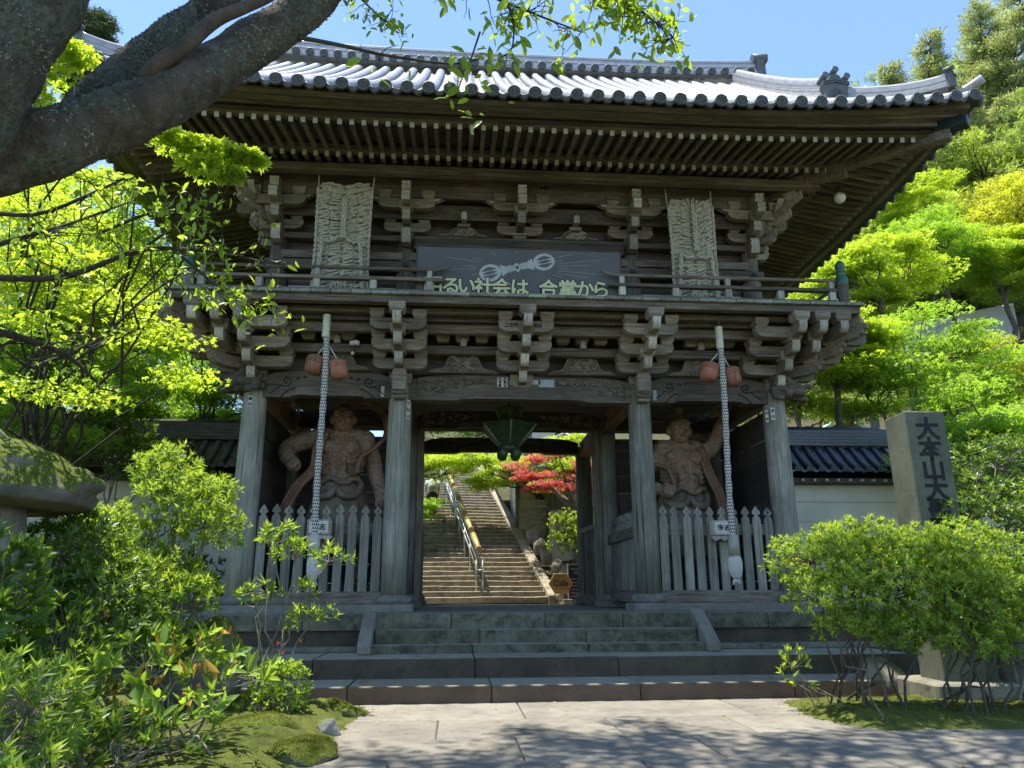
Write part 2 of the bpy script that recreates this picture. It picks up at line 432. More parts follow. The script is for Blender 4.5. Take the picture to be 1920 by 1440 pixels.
for sx, x0, x1 in ((-1, -2.56, -2.37), (1, 2.51, 2.71)):
    MB().prism([(-1.47, -0.07), (-1.56, -0.07), (-2.26, -0.52), (-2.26, -0.65), (-1.47, -0.65)], 'x', x0, x1).build('cheek_stone', GRAN, plat, .012)
# foundation strips under the column lines
for y in (0, 3.15, 6.3):
    for a, b in ((-5.35, -1.9), (1.9, 5.35)):
        MB().bx(a, b, y - .33, y + .33, -0.13, 0.0).build('foundation_strip', GRAN, plat, .01)
# court behind the gate
court = MB().bx(-4.2, 6.5, 7.55, 9.3, -0.6, -0.16).build('courtyard_paving', STAIRST, None); tag(court, kind='structure')
# ------------------------------------------------------------------ the temple gate
gate = empty('temple_gate', (0, 0, 0), 'two-storey weathered wooden temple gate with curved grey tile roof', 'temple gate')
XS = [-4.888, -2.25, 2.25, 4.888]; YS = [0.0, 3.15, 6.3]
# columns
cm = MB()
cm.lathe([(0.0, .1), (.228, .1), (.226, 1.2), (.219, 2.6), (.208, 3.75), (.2, 3.98), (0, 3.98)], n=28); col_me = cm.mesh('column'); col_me.materials.append(W_col)
pm = MB().lathe([(0, -.02), (.27, -.02), (.315, .03), (.325, .075), (.29, .125), (.245, .155), (0, .155)], n=24)
base_me = pm.mesh('base_stone'); base_me.materials.append(stone('base_stone_mat', (.12, .115, .095), (.26, .25, .21), .2, 4, dirt=.5, bumpscale=40))
for y in YS:
    for x in XS:
        c = inst('column', col_me, (x, y, 0), (0, 0, rng.uniform(0, 6)), gate)
        inst('base_stone', base_me, (x, y, 0), (0, 0, rng.uniform(0, 6)), c)
# sills
for a, b in ((XS[0], XS[1]), (XS[2], XS[3])):
    MB().bx(a + .2, b - .2, -.09, .09, 0.0, .21).build('sill_beam', W_x, gate, .008)
    for x in (XS[1], XS[2]):
        pass
for x in (XS[1], XS[2]):
    MB().bx(x - .085, x + .085, .2, 2.95, 0.0, .2).build('sill_beam', W_y, gate, .008)

# ---- rainbow beams with carved scrolls
def scroll(mb, cx, cz, y, r, turns, flip, tail, rad=.014, mi=0):
    pts = []
    for k in range(34):
        t = k / 33; a = turns * 2 * math.pi * t; rr = r * (0.16 + 0.84 * t)
        pts.append((cx + flip * rr * math.cos(a + 2.6), y, cz + rr * math.sin(a + 2.6)))
    for k in range(1, 9):
        p = pts[33] if k == 1 else q
        q = (p[0] + flip * tail[0] / 8, y, p[2] + tail[1] / 8 * math.sin(k / 8 * 3.0)); pts.append(q)
    n = len(pts); mb.tube(pts, [rad * (.5 + .5 * math.sin(math.pi * min(1, (i + 3) / n))) for i in range(n)], 6, mi)

GROOVE = wood('carved_groove', (0.02, 0.016, 0.012), (0.05, 0.042, 0.033), 'x')
def rainbow(x0, x1, y, z0=3.63, z1=4.13, kind='scroll', mat=None, full=True):
    L = x1 - x0; cx = (x0 + x1) / 2; n = 24; poly = []
    for k in range(n + 1):
        u = k / n; x = x0 + u * L
        cut = 0.05 * (1 if .22 < u < .78 else 0)
        poly.append((x, z0 + cut + (0.0)))
    for k in range(n, -1, -1):
        u = k / n; x = x0 + u * L
        poly.append((x, z1 - .13 * (2 * abs(u - .5)) ** 7))
    b = MB().prism(poly, 'y', y - .14, y + .14).build('rainbow_beam', mat or W_carve, gate, .01)
    if not full: return b
    # bow moulding on the face
    w = L * .27; m = MB()
    for i, (s, dy) in enumerate(((1.0, .018), (.9, .03), (.8, .04))):
        pl = []
        for k in range(17):
            a = math.pi * k / 16
            pl.append((cx - w * s * math.copysign(abs(math.cos(a)) ** .55, math.cos(a)), z0 + .03 + (.17 * s) * math.sin(a) ** .6))
        m.prism(pl, 'y', y - .14 - dy, y - .139)
    m.build('bow_moulding', W_carve, b)
    if kind == 'scroll':
        for f in (-1, 1):
            c = MB()
            scroll(c, cx + f * L * .32, z0 + .30, y - .145, .095, 1.35, f, (.24, .06))
            scroll(c, cx + f * L * .235, z0 + .35, y - .145, .035, 1.1, f, (.05, .0), .009)
            scroll(c, cx + f * L * .18, z0 + .37, y - .145, .03, 1.1, f, (.04, .0), .009)
            c.tube([(cx + f * L * (.25 + .028 * k), y - .145, z0 + .17 - .012 * k * k) for k in range(5)], [.012] * 5, 6)
            c.tube([(cx + f * L * (.44 - .02 * k), y - .145, z0 + .07 + .035 * k) for k in range(5)], [.01] * 5, 6)
            tag(c.build('scroll_carving', GROOVE, b), kind='stuff')
    else:
        rr = np.random.default_rng(5)
        for f in (-1, 1):
            c = MB()
            for k in range(46):
                u = rr.uniform(0, 1); x = cx + f * L * (.17 + .3 * u); hz = .10 + .30 * rr.uniform(0, 1) * (0.35 + .65 * (1 - abs(u - .55)))
                z = z1 - .06 - (.4 - hz) * (.25 + .75 * (u ** .7)); r = rr.uniform(.02, .05)
                c.ball((x, y - .15, z), (r, .03, r * .85), 8, 5)
            scroll(c, cx + f * L * .36, z0 + .23, y - .16, .075, 1.3, f, (.16, .1), .016)
            for k in range(10):
                z = z0 + .06 + .035 * k
                c.tube([(cx + f * L * (.43 + .035 * j / 3), y - .15, z + .02 * math.sin(j * 1.8 + k)) for j in range(4)], .011, 5)
            tag(c.build('flower_carving', W_x, b), kind='stuff')
    return b
rainbow(XS[0] + .15, XS[1] - .15, 0); rainbow(XS[2] + .15, XS[3] - .15, 0)
rainbow(XS[1] + .15, XS[2] - .15, 0, 3.61, 4.11, 'flower')
for y, z in ((3.15, 3.76), (6.3, 3.78)):
    rainbow(XS[1] + .15, XS[2] - .15, y, z, z + .42, 'flower', W_dark)
    for a, b in ((XS[0], XS[1]), (XS[2], XS[3])): rainbow(a + .15, b - .15, y, z, z + .42, 'scroll', W_dark)
for x in XS:      # beams front to back, reddish where the weather does not reach
    for a, b in ((0.15, 3.0), (3.3, 6.15)):
        pl = [(a, 3.66), (a + .5, 3.72), (b - .5, 3.72), (b, 3.66), (b, 4.08), (a, 4.08)]
        bb = MB().prism(pl, 'x', x - .12, x + .12).build('tie_beam', W_red, gate, .01)
        c = MB()
        for f, yy in ((1, a + .55), (-1, b - .55)):
            for s in (-1, 1):
                pts = [(x + s * .125, yy + f * (-.09 * math.cos(t) - .1 * t / 6), 3.9 + .1 * math.sin(t) * (1 - t / 8)) for t in np.linspace(0, 6, 18)]
                c.tube(pts, .012, 5)
                c.tube([(x + s * .125, yy + f * (-.35 + .1 * k), 3.75 + .05 * k) for k in range(5)], .012, 5)
        tag(c.build('scroll_carving', GROOVE, bb), kind='stuff')
# ceiling of the ground floor
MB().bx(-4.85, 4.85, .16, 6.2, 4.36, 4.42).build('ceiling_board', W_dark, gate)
# boarded side and back walls of the two niches, each board a part
def boards_x(x0, x1, y, z0, z1, n, mat, th=.05):
    hs = np.linspace(z0, z1, n + 1)
    for a, b in zip(hs[:-1], hs[1:]):
        MB().bx(x0, x1, y, y + th, a + .004, b - .004).build('wall_board', mat, gate)
def boards_y(x, y0, y1, z0, z1, n, mat, th=.05):
    hs = np.linspace(z0, z1, n + 1)
    for a, b in zip(hs[:-1], hs[1:]):
        MB().bx(x, x + th, y0, y1, a + .004, b - .004).build('wall_board', mat, gate)
for a, b in ((XS[0], XS[1]), (XS[2], XS[3])):
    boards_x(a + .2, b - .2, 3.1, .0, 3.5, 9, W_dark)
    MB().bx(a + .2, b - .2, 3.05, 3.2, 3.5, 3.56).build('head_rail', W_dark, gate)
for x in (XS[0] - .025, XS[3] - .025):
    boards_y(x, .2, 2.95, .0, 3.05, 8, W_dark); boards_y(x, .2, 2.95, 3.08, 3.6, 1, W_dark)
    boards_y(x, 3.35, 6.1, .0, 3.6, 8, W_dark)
    MB().bx(x - .04, x + .09, .2, 2.95, 1.45, 1.6).build('wall_rail', W_dark, gate)
# inner jambs at the passage on the middle row
for x, s in ((XS[1], 1), (XS[2], -1)):
    MB().bx(min(x + s * .19, x + s * .33), max(x + s * .19, x + s * .33), 3.0, 3.3, -.1, 3.76).build('door_jamb', W_z, gate, .008)

# ---- frog-leg struts
def kaerumata(x, y, z, w=.62, h=.40, mat=None):
    half = [(1.0, 0), (1.0, .06), (.88, .12), (.74, .14), (.62, .2), (.55, .34), (.5, .55), (.44, .78), (.34, .93), (.2, 1.0)]
    pl = [(x + a * w, z + b * h) for a, b in half] + [(x - a * w, z + b * h) for a, b in reversed(half)]
    k = MB().prism(pl, 'y', y - .07, y + .07).build('frog_leg_strut', mat or W_carve, gate, .012)
    c = MB(); rr = np.random.default_rng(int(abs(x * 100)) + 3)
    for i in range(26):
        a = rr.uniform(-.4, .4); b = rr.uniform(.12, .82)
        if abs(a) > .44 - .1 * b: continue
        r = rr.uniform(.018, .042); c.ball((x + a * w, y - .075, z + b * h), (r * 1.3, .03, r), 8, 5)
    for f in (-1, 1):
        c.tube([(x + f * w * (.16 + .1 * math.sin(t * 3)), y - .085, z + h * (.2 + .1 * t)) for t in np.linspace(0, 5, 12)], .018, 6)
        pts = [(x + f * a * w * .93, y - .073, z + b * h * .93 + .012) for a, b in half[1:]]
        c.tube(pts, .012, 5)
    tag(c.build('relief_carving', W_arm, k), kind='stuff')
    # block and stub above
    MB().bx(x - .13, x + .13, y - .12, y + .1, z + h + .002, z + h + .07).build('bearing_block', W_arm, k, .01)
    MB().prism([(x - .055, z + h + .07), (x + .055, z + h + .07), (x + .055, z + h + .2), (x + .02, z + h + .235), (x - .02, z + h + .235), (x - .055, z + h + .2)], 'y', y - .3, y).build('stub_nose', W_end, k)
for x in (-3.4, -1.1, 1.13, 3.38): kaerumata(x, -.2, 4.128 if abs(x) > 2 else 4.108, .6 if abs(x) > 2 else .66, .38, W_x)

# ---- bracket parts (shared meshes)
def arm_mesh(L, h, th, name, mat):
    r = h * .92; pl = [(-L / 2, h), (-L / 2, h * .62)]
    for k in range(7):
        a = math.pi / 2 * k / 6; pl.append((-L / 2 + r * (1 - math.cos(a)), h * .62 - (h * .62) * math.sin(a)))
    pl += [(-x, z) for x, z in reversed(pl)]
    me = MB().prism(pl, 'y', -th / 2, th / 2).mesh(name); me.materials.append(mat); return me
def block_mesh(w, h, name, mat):
    m = MB(); pr = [(.5, 1.0), (.5, .48), (.475, .3), (.40, .12), (.36, 0)]
    vs = []; fs = []
    for a, b in pr:
        for i, j in ((-1, -1), (1, -1), (1, 1), (-1, 1)): vs.append((i * a * w, j * a * w, b * h))
    for k in range(len(pr) - 1):
        for q in range(4): fs.append((k * 4 + q, (k + 1) * 4 + q, (k + 1) * 4 + (q + 1) % 4, k * 4 + (q + 1) % 4)[::-1])
    fs += [(0, 1, 2, 3), (19, 18, 17, 16)]
    m.add(vs, [f[::-1] for f in fs] if False else fs); me = m.mesh(name); me.materials.append(mat); return me
def tongue_mesh(L, w, h, name, mats):
    """bar along -y from the origin with a rounded nose"""
    pl = [(0, 0), (0, h), (-L, h), (-L, h * .78)]
    for k in range(1, 7):
        a = math.pi / 2 * k / 6; pl.append((-L + (h * .55) * (1 - math.cos(a)), h * .78 - h * .78 * math.sin(a)))
    m = MB().prism(pl, 'x', -w / 2, w / 2)
    n = len(pl); m.mi = [0, 0] + [1 if 2 <= i < n - 1 else 0 for i in range(n)]
    me = m.mesh(name)
    for t in mats: me.materials.append(t)
    return me
ARM = arm_mesh(.98, .2, .16, 'bracket_arm', W_arm); ARM_S = arm_mesh(.72, .2, .16, 'bracket_arm', W_arm)
BLK = block_mesh(.25, .16, 'bearing_block', W_arm); BLK_B = block_mesh(.42, .24, 'bracket_set', W_arm); BLK_C = block_mesh(.28, .17, 'bearing_block', W_arm)
TNG = [tongue_mesh(l, .145, .2, 'bracket_nose', [W_arm, W_end]) for l in (.55, .92, 1.28, 1.62)]
YK = (-.38, -.74, -1.10, -1.46); ZK = (4.11, 4.36, 4.62)
def place(name, me, base, ang, off, parent):
    c, s = math.cos(ang), math.sin(ang)
    return inst(name, me, (base[0] + off[0] * c - off[1] * s, base[1] + off[0] * s + off[1] * c, off[2]), (0, 0, ang), parent)
def lower_set(x, y, ang=0.0, side=(1, 1), zb=3.88):
    root = place('bracket_set', BLK_B, (x, y), ang, (0, 0, zb), gate)
    for k in range(3):
        place('bracket_arm', ARM, (x, y), ang, (0, YK[k], ZK[k]), root)
        for dx in (-.37, 0, .37):
            if dx: place('bearing_block', BLK, (x, y), ang, (dx, YK[k], ZK[k] + .2), root)
        place('bracket_nose', TNG[k + 1] if k < 3 else TNG[3], (x, y), ang, (0, .06, ZK[k] + .001), root)
        place('bearing_block', BLK_C, (x, y), ang, (0, YK[k + 1] + .04, ZK[k] + .201), root)
    place('bracket_nose', TNG[0], (x, y), ang, (0, .06, ZK[0] - .2), root)
    return root
for x in (-2.25, 0.0, 2.25): lower_set(x, 0.0)
def corner_set(x, y, sx):
    """three-way corner cluster: front, side and the long diagonal arms"""
    root = place('bracket_set', BLK_B, (x, y), 0, (0, 0, 3.88), gate)
    sa = math.pi / 2 * sx                                   # side-facing rotation
    for ang in (0.0, sa):
        for k in range(3):
            place('bracket_arm', ARM_S, (x, y), ang, (-.36 * (sx if ang == 0 else -sx), YK[k], ZK[k]), root)
            place('bearing_block', BLK, (x, y), ang, (-.60 * (sx if ang == 0 else -sx), YK[k], ZK[k] + .2), root)
            place('bracket_nose', TNG[k + 1], (x, y), ang, (0, .06, ZK[k] + .001), root)
            place('bearing_block', BLK_C, (x, y), ang, (0, YK[k + 1] + .04, ZK[k] + .201), root)
            for j in range(1, k + 1):                        # extra noses towards the corner
                place('bracket_nose', TNG[k + 1], (x, y), ang, ((.38 * j) * (sx if ang == 0 else -sx), .06, ZK[k] + .002), root)
                place('bearing_block', BLK_C, (x, y), ang, ((.38 * j) * (sx if ang == 0 else -sx), YK[k + 1] + .04, ZK[k] + .202), root)
        place('bracket_nose', TNG[0], (x, y), ang, (0, .06, ZK[0] - .2), root)
    d = Vector((sx, -1, 0)).normalized()
    for k in range(3):                                       # diagonal arms with curled ends
        L = abs(YK[k + 1]) * 1.16 + .1; m = MB(); z = ZK[k] - .01
        pl = [(0, 0), (0, .21), (L - .08, .21), (L, .27), (L + .07, .25), (L + .06, .18), (L + .01, .16), (L - .02, .1), (L - .12, .03), (L - .3, 0)]
        m.prism([(-u, v) for u, v in pl], 'x', -.085, .085)
        me = m.mesh('diagonal_arm'); me.materials.append(W_arm)
        inst('diagonal_arm', me, (x, y, z), (0, 0, math.atan2(d.y, d.x) + math.pi / 2), root)
        place('bearing_block', BLK_C, (x + d.x * (L - .15), y + d.y * (L - .15)), math.pi / 4, (0, 0, z + .21), root)
for sx in (-1, 1): corner_set(XS[0] if sx < 0 else XS[3], 0.0, sx)
for y in (3.15,):                                            # side clusters
    for sx in (-1, 1): lower_set(XS[0] if sx < 0 else XS[3], y, math.pi / 2 * sx)
# small sets between on the wall line (background of the bays)
for x in (-3.57, -1.12, 1.12, 3.57):
    for dx in (-.36, 0, .36):
        inst('bearing_block', BLK, (x + dx, -.34, 4.66), (0, 0, 0), gate)
# long beams carried by the clusters
EX = 4.888
for y, z0, z1, w, ext in ((-.36, 4.42, 4.58, .13, .5), (-.72, 4.70, 4.885, .13, .9), (-1.08, 4.93, 5.04, .13, 1.2)):
    MB().bx(-EX - ext, EX + ext, y - w / 2, y + w / 2, z0, z1).build('carrying_beam', W_x, gate, .006)
    for sx in (-1, 1):
        MB().bx(sx * (EX - y) - w / 2, sx * (EX - y) + w / 2, y + w, 6.5, z0 + .002, z1 + .002).build('carrying_beam', W_y, gate, .006)
# carved cloud panels between the beams
cb = MB().bx(-EX - .7, EX + .7, -.95, -.90, 4.86, 4.96).build('carved_panel', W_carve, gate)
c = MB(); rr = np.random.default_rng(8)
for k in range(120):
    x = -EX - .5 + (2 * EX + 1) * k / 119 + rr.uniform(-.02, .02)
    pts = [(x + .035 * math.cos(t) * (1 - t / 9), -.955, 4.91 + .03 * math.sin(t) * (1 - t / 9)) for t in np.linspace(0, 6.5, 12)]
    c.tube(pts, .009, 4)
tag(c.build('wave_carving', W_carve, cb), kind='stuff')
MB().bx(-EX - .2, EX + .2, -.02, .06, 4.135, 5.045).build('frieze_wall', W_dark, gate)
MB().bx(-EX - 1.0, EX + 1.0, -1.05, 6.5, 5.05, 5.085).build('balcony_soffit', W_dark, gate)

# ---- noses and lion heads on the columns
for x in (-2.25, 2.25):
    m = MB()
    pl = [(x - .13, 3.70), (x + .13, 3.70), (x + .14, 3.98), (x + .12, 4.10), (x, 4.19), (x - .12, 4.10), (x - .14, 3.98)]
    m.prism(pl, 'y', -.50, -.2)
    m.prism([(x - .125, 3.66), (x + .125, 3.66), (x + .15, 3.74), (x - .15, 3.74)], 'y', -.44, -.2)
    m.prism([(x - .11, 3.58), (x + .11, 3.58), (x + .125, 3.655), (x - .125, 3.655)], 'y', -.4, -.2)
    m.build('beam_nose', W_arm, gate, .02)
# ---- balcony
BZ = 5.19                                                    # deck top
BX, BY = 6.02, -1.47
edge = MB().bx(-BX, BX, BY, BY + .16, 5.0, 5.128).build('edge_beam', W_x, gate, .008)
for sx in (-1, 1): MB().bx(sx * BX - .08, sx * BX + .08, BY + .165, 7.0, 5.0, 5.128).build('edge_beam', W_y, gate, .008)
PLK_M = wood('deck_plank_end', (0.15, 0.165, 0.14), (0.33, 0.34, 0.29), 'y')
n = 36; w = 2 * (BX + .06) / n
for k in range(n):
    x = -BX - .06 + k * w
    MB().bx(x + .005, x + w - .005, BY - .07 + rng.uniform(-.008, .008), -.1, 5.130, BZ + rng.uniform(-.003, .003)).build('deck_plank', PLK_M, gate, .006)
for sx in (-1, 1):
    for k in range(18):
        y = -.09 + k * .4
        a, b = sorted((sx * 4.3, sx * (BX + .07)))
        MB().bx(a, b, y + .005, y + .395, 5.131, BZ - .002).build('deck_plank', PLK_M, gate, .006)
# railing: bottom rail, middle rail, round top rail that curls up at the open ends
RY = BY + .17
def rail_run(x0, x1, open_end):
    MB().bx(x0, x1, RY - .06, RY + .06, BZ + .005, BZ + .10).build('bottom_rail', W_x, gate, .008)
    x0m, x1m = (x0, x1 + .16) if open_end > 0 else (x0 - .16, x1)
    MB().bx(x0m, x1m, RY - .055, RY + .055, BZ + .27, BZ + .335).build('middle_rail', W_x, gate, .01)
    xa, xb = (x0, x1) if open_end > 0 else (x1, x0)
    pts = [(xa + (xb - xa) * t, RY, BZ + .50) for t in np.linspace(0, 1, 12)]
    for k in range(1, 6): pts.append((xb + open_end * .055 * k, RY, BZ + .50 + .004 * k * k))
    MB().tube(pts, [.033] * 12 + [.032, .03, .028, .025, .02], 10).build('top_rail', W_x, gate)
    n = max(2, int(round((x1 - x0) / .95)))
    for k in range(n + 1):
        x = x0 + .1 + (x1 - x0 - .2) * k / n
        p = MB().bx(x - .06, x + .06, RY - .05, RY + .05, BZ + .101, BZ + .268).build('rail_post', W_end, gate, .008)
        if k % 2 == 0 or k == n: MB().bx(x - .045, x + .045, RY - .04, RY + .04, BZ + .337, BZ + .47).build('rail_strut', W_end, p, .006)
rail_run(-5.72, -1.62, 1); rail_run(1.62, 5.72, -1)
for sx in (-1, 1):
    X = sx * 5.84
    MB().bx(X - .06, X + .06, RY + .1, 6.8, BZ + .005, BZ + .10).build('bottom_rail', W_y, gate, .008)
    MB().bx(X - .055, X + .055, RY + .1, 6.8, BZ + .27, BZ + .335).build('middle_rail', W_y, gate, .008)
    MB().tube([(X, RY + .1, BZ + .5), (X, 6.8, BZ + .5)], .033, 10).build('top_rail', W_y, gate)
    for k in range(8):
        MB().bx(X - .05, X + .05, RY + .5 + k, RY + .62 + k, BZ + .101, BZ + .268).build('rail_post', W_end, gate, .008)
    post = MB().lathe([(0, 5.0), (.105, 5.0), (.10, 5.72), (0, 5.72)], (X, RY, 0), 20).build('corner_post', W_z, gate)
    MB().lathe([(.108, 5.60), (.108, 5.74), (.085, 5.77), (.07, 5.80), (.088, 5.83), (.082, 5.86), (.052, 5.885), (.062, 5.91), (.09, 5.96), (.088, 6.02), (.05, 6.075), (.015, 6.10), (0, 6.115)], (X, RY, 0), 20).build(
        'post_finial', plain('verdigris_bronze', (.06, .14, .11), .5, .35, 20, metallic=.4), post)

# ---- upper storey
UY = .12; UX = [-4.72, -2.24, 2.25, 4.73]
boards_n = 7
um = wood('upper_board_wood', (0.07, 0.054, 0.044), (0.19, 0.152, 0.128), 'x')
def uboards(x0, x1, z0, z1, n, y=UY + .06):
    hs = np.linspace(z0, z1, n + 1)
    for a, b in zip(hs[:-1], hs[1:]): MB().bx(x0, x1, y, y + .06, a + .003, b - .003).build('wall_board', um, gate)
uboards(-4.72, 4.73, 6.02, 8.35, 9)
for sx in (-1, 1):
    hs = np.linspace(5.19, 8.35, 11)
    for a, b in zip(hs[:-1], hs[1:]): MB().bx(sx * 4.66 - .03, sx * 4.66 + .03, UY + .13, 6.1, a + .003, b - .003).build('wall_board', um, gate)
MB().bx(-4.7, 4.7, 6.1, 6.16, 5.19, 8.35).build('rear_wall', um, gate)
for x in UX: MB().lathe([(0, 5.19), (.2, 5.19), (.195, 6.35), (.17, 6.45), (.165, 7.0), (0, 7.0)], (x, UY, 0), 20).build('upper_column', W_z, gate)
WIN = plain('white_window_panel', (.72, .74, .70), .6, .05, 4, bumpS=0)
for a, b in ((UX[0] + .22, UX[1] - .22), (UX[2] + .22, UX[3] - .22)):
    for i, (x0, x1) in enumerate(((a, (a + b) / 2 - .03), ((a + b) / 2 + .03, b))):
        for j in range(3):
            z = 5.28 + j * .25
            MB().bx(x0, x1, UY + .03, UY + .06, z, z + .19).build('window_panel', WIN, gate)
    for j in range(4): MB().bx(a, b, UY + .0, UY + .07, 5.19 + j * .25, 5.278 + j * .25 - .03).build('window_rail', W_dark, gate)
MB().bx(UX[1] + .2, UX[2] - .2, UY + .03, UY + .09, 5.19, 6.02).build('wall_board', um, gate)
for y, z0, z1, ext in ((-.06, 6.20, 6.42, .22), (-.03, 6.46, 6.62, .05), (-.05, 6.86, 6.98, .3)):
    MB().bx(-4.72 - ext, 4.73 + ext, y, y + .2, z0, z1).build('tie_beam', W_x if z0 > 6.4 else um, gate, .008)
MB().bx(-2.1, 2.1, -.10, .1, 6.68, 6.92).build('head_board', W_dark, gate, .01)
# nail covers
for x in UX:
    m = MB()
    for k in range(6):
        a = k * math.pi / 3; m.ball((x + .045 * math.cos(a), -.075, 6.31 + .045 * math.sin(a)), (.03, .02, .03), 8, 5)
    m.ball((x, -.085, 6.31), .022, 8, 5); m.build('nail_cover', plain('dark_bronze', (.03, .05, .045), .5, .3), gate)
# upper bracket sets
UARM = arm_mesh(.92, .19, .15, 'bracket_arm', W_arm); UARM_L = arm_mesh(1.1, .2, .15, 'bracket_arm', W_arm)
def nose_mesh(L, w, h, up, name):
    """carved nose along -y, two steps on the end"""
    pl = [(0, 0), (0, h), (-L * .9, h), (-L, h * .82), (-L + .03, h * .6), (-L - .0, h * .45), (-L + .06, h * .12), (-L + .18, 0)]
    m = MB().prism([(a, b + up * (-a / L) ** 2) for a, b in pl], 'x', -w / 2, w / 2); n = len(pl)
    m.mi = [0, 0] + [1 if 1 < i < n - 2 else 0 for i in range(n)]
    me = m.mesh(name); me.materials.append(W_arm); me.materials.append(W_end); return me
UN1 = nose_mesh(.42, .17, .36, -.03, 'bracket_nose'); UN2 = nose_mesh(.62, .15, .24, 0, 'bracket_nose'); UN3 = nose_mesh(.98, .16, .24, -.02, 'bracket_nose'); UN4 = nose_mesh(.92, .17, .22, -.02, 'bracket_nose')
def wing_mesh(s):
    pl = [(0, 0), (.09, .005), (.16, .05), (.22, .075), (.29, .12), (.30, .165), (.27, .15), (.2, .125), (.12, .13), (0, .15)]
    m = MB().prism([(s * a, b) for a, b in pl], 'y', -.06, .06); me = m.mesh('curled_wing'); me.materials.append(W_end); return me
WL, WR = wing_mesh(-1), wing_mesh(1)
def upper_set(x, y, ang, full=True):
    root = place('bracket_set', BLK_C, (x, y), ang, (0, -.0, 6.98), gate)
    if full: place('bracket_nose', UN1, (x, y), ang, (0, .0, 6.72), root)
    place('bracket_arm', UARM, (x, y), ang, (0, -.10, 7.06), root)
    for dx in (-.33, .33): place('bearing_block', BLK, (x, y), ang, (dx, -.10, 7.25), root)
    place('bracket_nose', UN2, (x, y), ang, (0, 0, 7.11), root)
    place('bearing_block', BLK_C, (x, y), ang, (0, -.46, 7.352), root)
    place('bracket_arm', UARM_L, (x, y), ang, (0, -.44, 7.40), root)
    for dx in (-.42, .42): place('bearing_block', BLK, (x, y), ang, (dx, -.44, 7.60), root)
    place('curled_wing', WL, (x, y), ang, (-.5, -.44, 7.56), root); place('curled_wing', WR, (x, y), ang, (.5, -.44, 7.56), root)
    place('bracket_nose', UN3, (x, y), ang, (0, .1, 7.40), root)
    place('bracket_nose', UN4, (x, y), ang, (0, .1, 7.65), root)
    return root
for x in (UX[1], 0.0, UX[2]): upper_set(x, UY, 0, x != 0)
for sx in (-1, 1):
    x = UX[0] if sx < 0 else UX[3]
    upper_set(x, UY, 0); upper_set(x, UY, math.pi / 2 * sx); upper_set(x, 3.15, math.pi / 2 * sx)
    a = math.atan2(-1, sx) + math.pi / 2                    # the diagonal stack of curled noses
    root = place('bracket_set', BLK_C, (x, UY), math.pi / 4, (0, 0, 7.0), gate)
    for z, L, up in ((6.95, .62, .10), (7.25, .95, .12), (7.52, 1.2, .16), (7.80, 1.38, .1)):
        pts = []; m = MB(); nn = 16
        top = []; bot = []
        for k in range(nn + 1):
            t = k / nn; u = -L * t; s = .05 * math.sin(t * 7.5) * t + up * t * t
            top.append((u, s + .2 - .06 * t)); bot.append((u, s + .03 * t))
        m.prism(top + bot[::-1], 'x', -.075, .075); me = m.mesh('curled_nose'); me.materials.append(W_arm)
        inst('curled_nose', me, (x, UY, z), (0, 0, a), root)
        place('bearing_block', BLK, (x, UY), a, (0, -L + .2, z + .2), root)
for x in (-1.12, 1.12, -3.48, 3.49): kaerumata(x, .02, 6.985, .5, .2)
for x in (-3.48, 3.49): pass
# purlins and frieze under the eaves
MB().bx(-5.9, 5.9, -.86, -.68, 7.88, 8.04).build('eave_purlin', W_x, gate, .006)
for sx in (-1, 1): MB().bx(sx * 5.52 - .09, sx * 5.52 + .09, -.67, 6.9, 7.882, 8.042).build('eave_purlin', W_y, gate, .006)
MB().bx(-5.0, 5.0, -.40, -.34, 7.62, 8.2).build('frieze_board', um, gate)
for sx in (-1, 1): MB().bx(sx * 5.1 - .03, sx * 5.1 + .03, -.33, 6.6, 7.62, 8.2).build('frieze_board', um, gate)
cb = MB().bx(-4.8, 4.8, -.14, -.10, 7.3, 7.62).build('carved_panel', W_carve, gate); c = MB()
for k in range(90):
    x = -4.6 + 9.2 * k / 89
    c.tube([(x + .05 * math.cos(t) * (1 - t / 9), -.145, 7.42 + .1 * (k % 2) + .045 * math.sin(t) * (1 - t / 9)) for t in np.linspace(0, 6.5, 12)], .011, 4)
tag(c.build('wave_carving', W_carve, cb), kind='stuff')

# ------------------------------------------------------------------ eaves
HX, EY0 = 7.92, -2.95                                         # roof edge half width, front edge
RYB = 9.25                                                    # rear edge
def lift(x):  return .40 * max(0, (abs(x) - 2.0) / 5.92) ** 2.3          # tile edge
def lift2(x): return .15 * max(0, (abs(x) - 2.0) / 5.4) ** 2.2           # rafters
def slift(y): t = (y - 3.15) / 6.1; return .40 * max(0, (abs(t) * 6.1 - .8) / 5.3) ** 2.3
def slift2(y): t = (y - 3.15) / 6.1; return .15 * max(0, (abs(t) * 6.1 - .8) / 5.0) ** 2.2
RAFT = [W_y, WHITE_END]
bm = MB().beam((0, .95, .62 * .0), (0, 0, 0), .085, .10, 0, mi_end=1)
# base rafter runs from the tip (origin) back and up
def rafter_mesh(L, slope, w, h, name):
    m = MB().beam((0, L, L * slope), (0, 0, 0), w, h, 0, mi_end=1); me = m.mesh(name)
    for t in RAFT: me.materials.append(t)
    return me
RB = rafter_mesh(1.75, .27, .078, .10, 'rafter'); RF = rafter_mesh(1.35, .2, .078, .095, 'flying_rafter')
S = .205
TBY, TBZ = -1.12, 8.06; TFY, TFZ = -2.30, 7.94
roofp = MB()
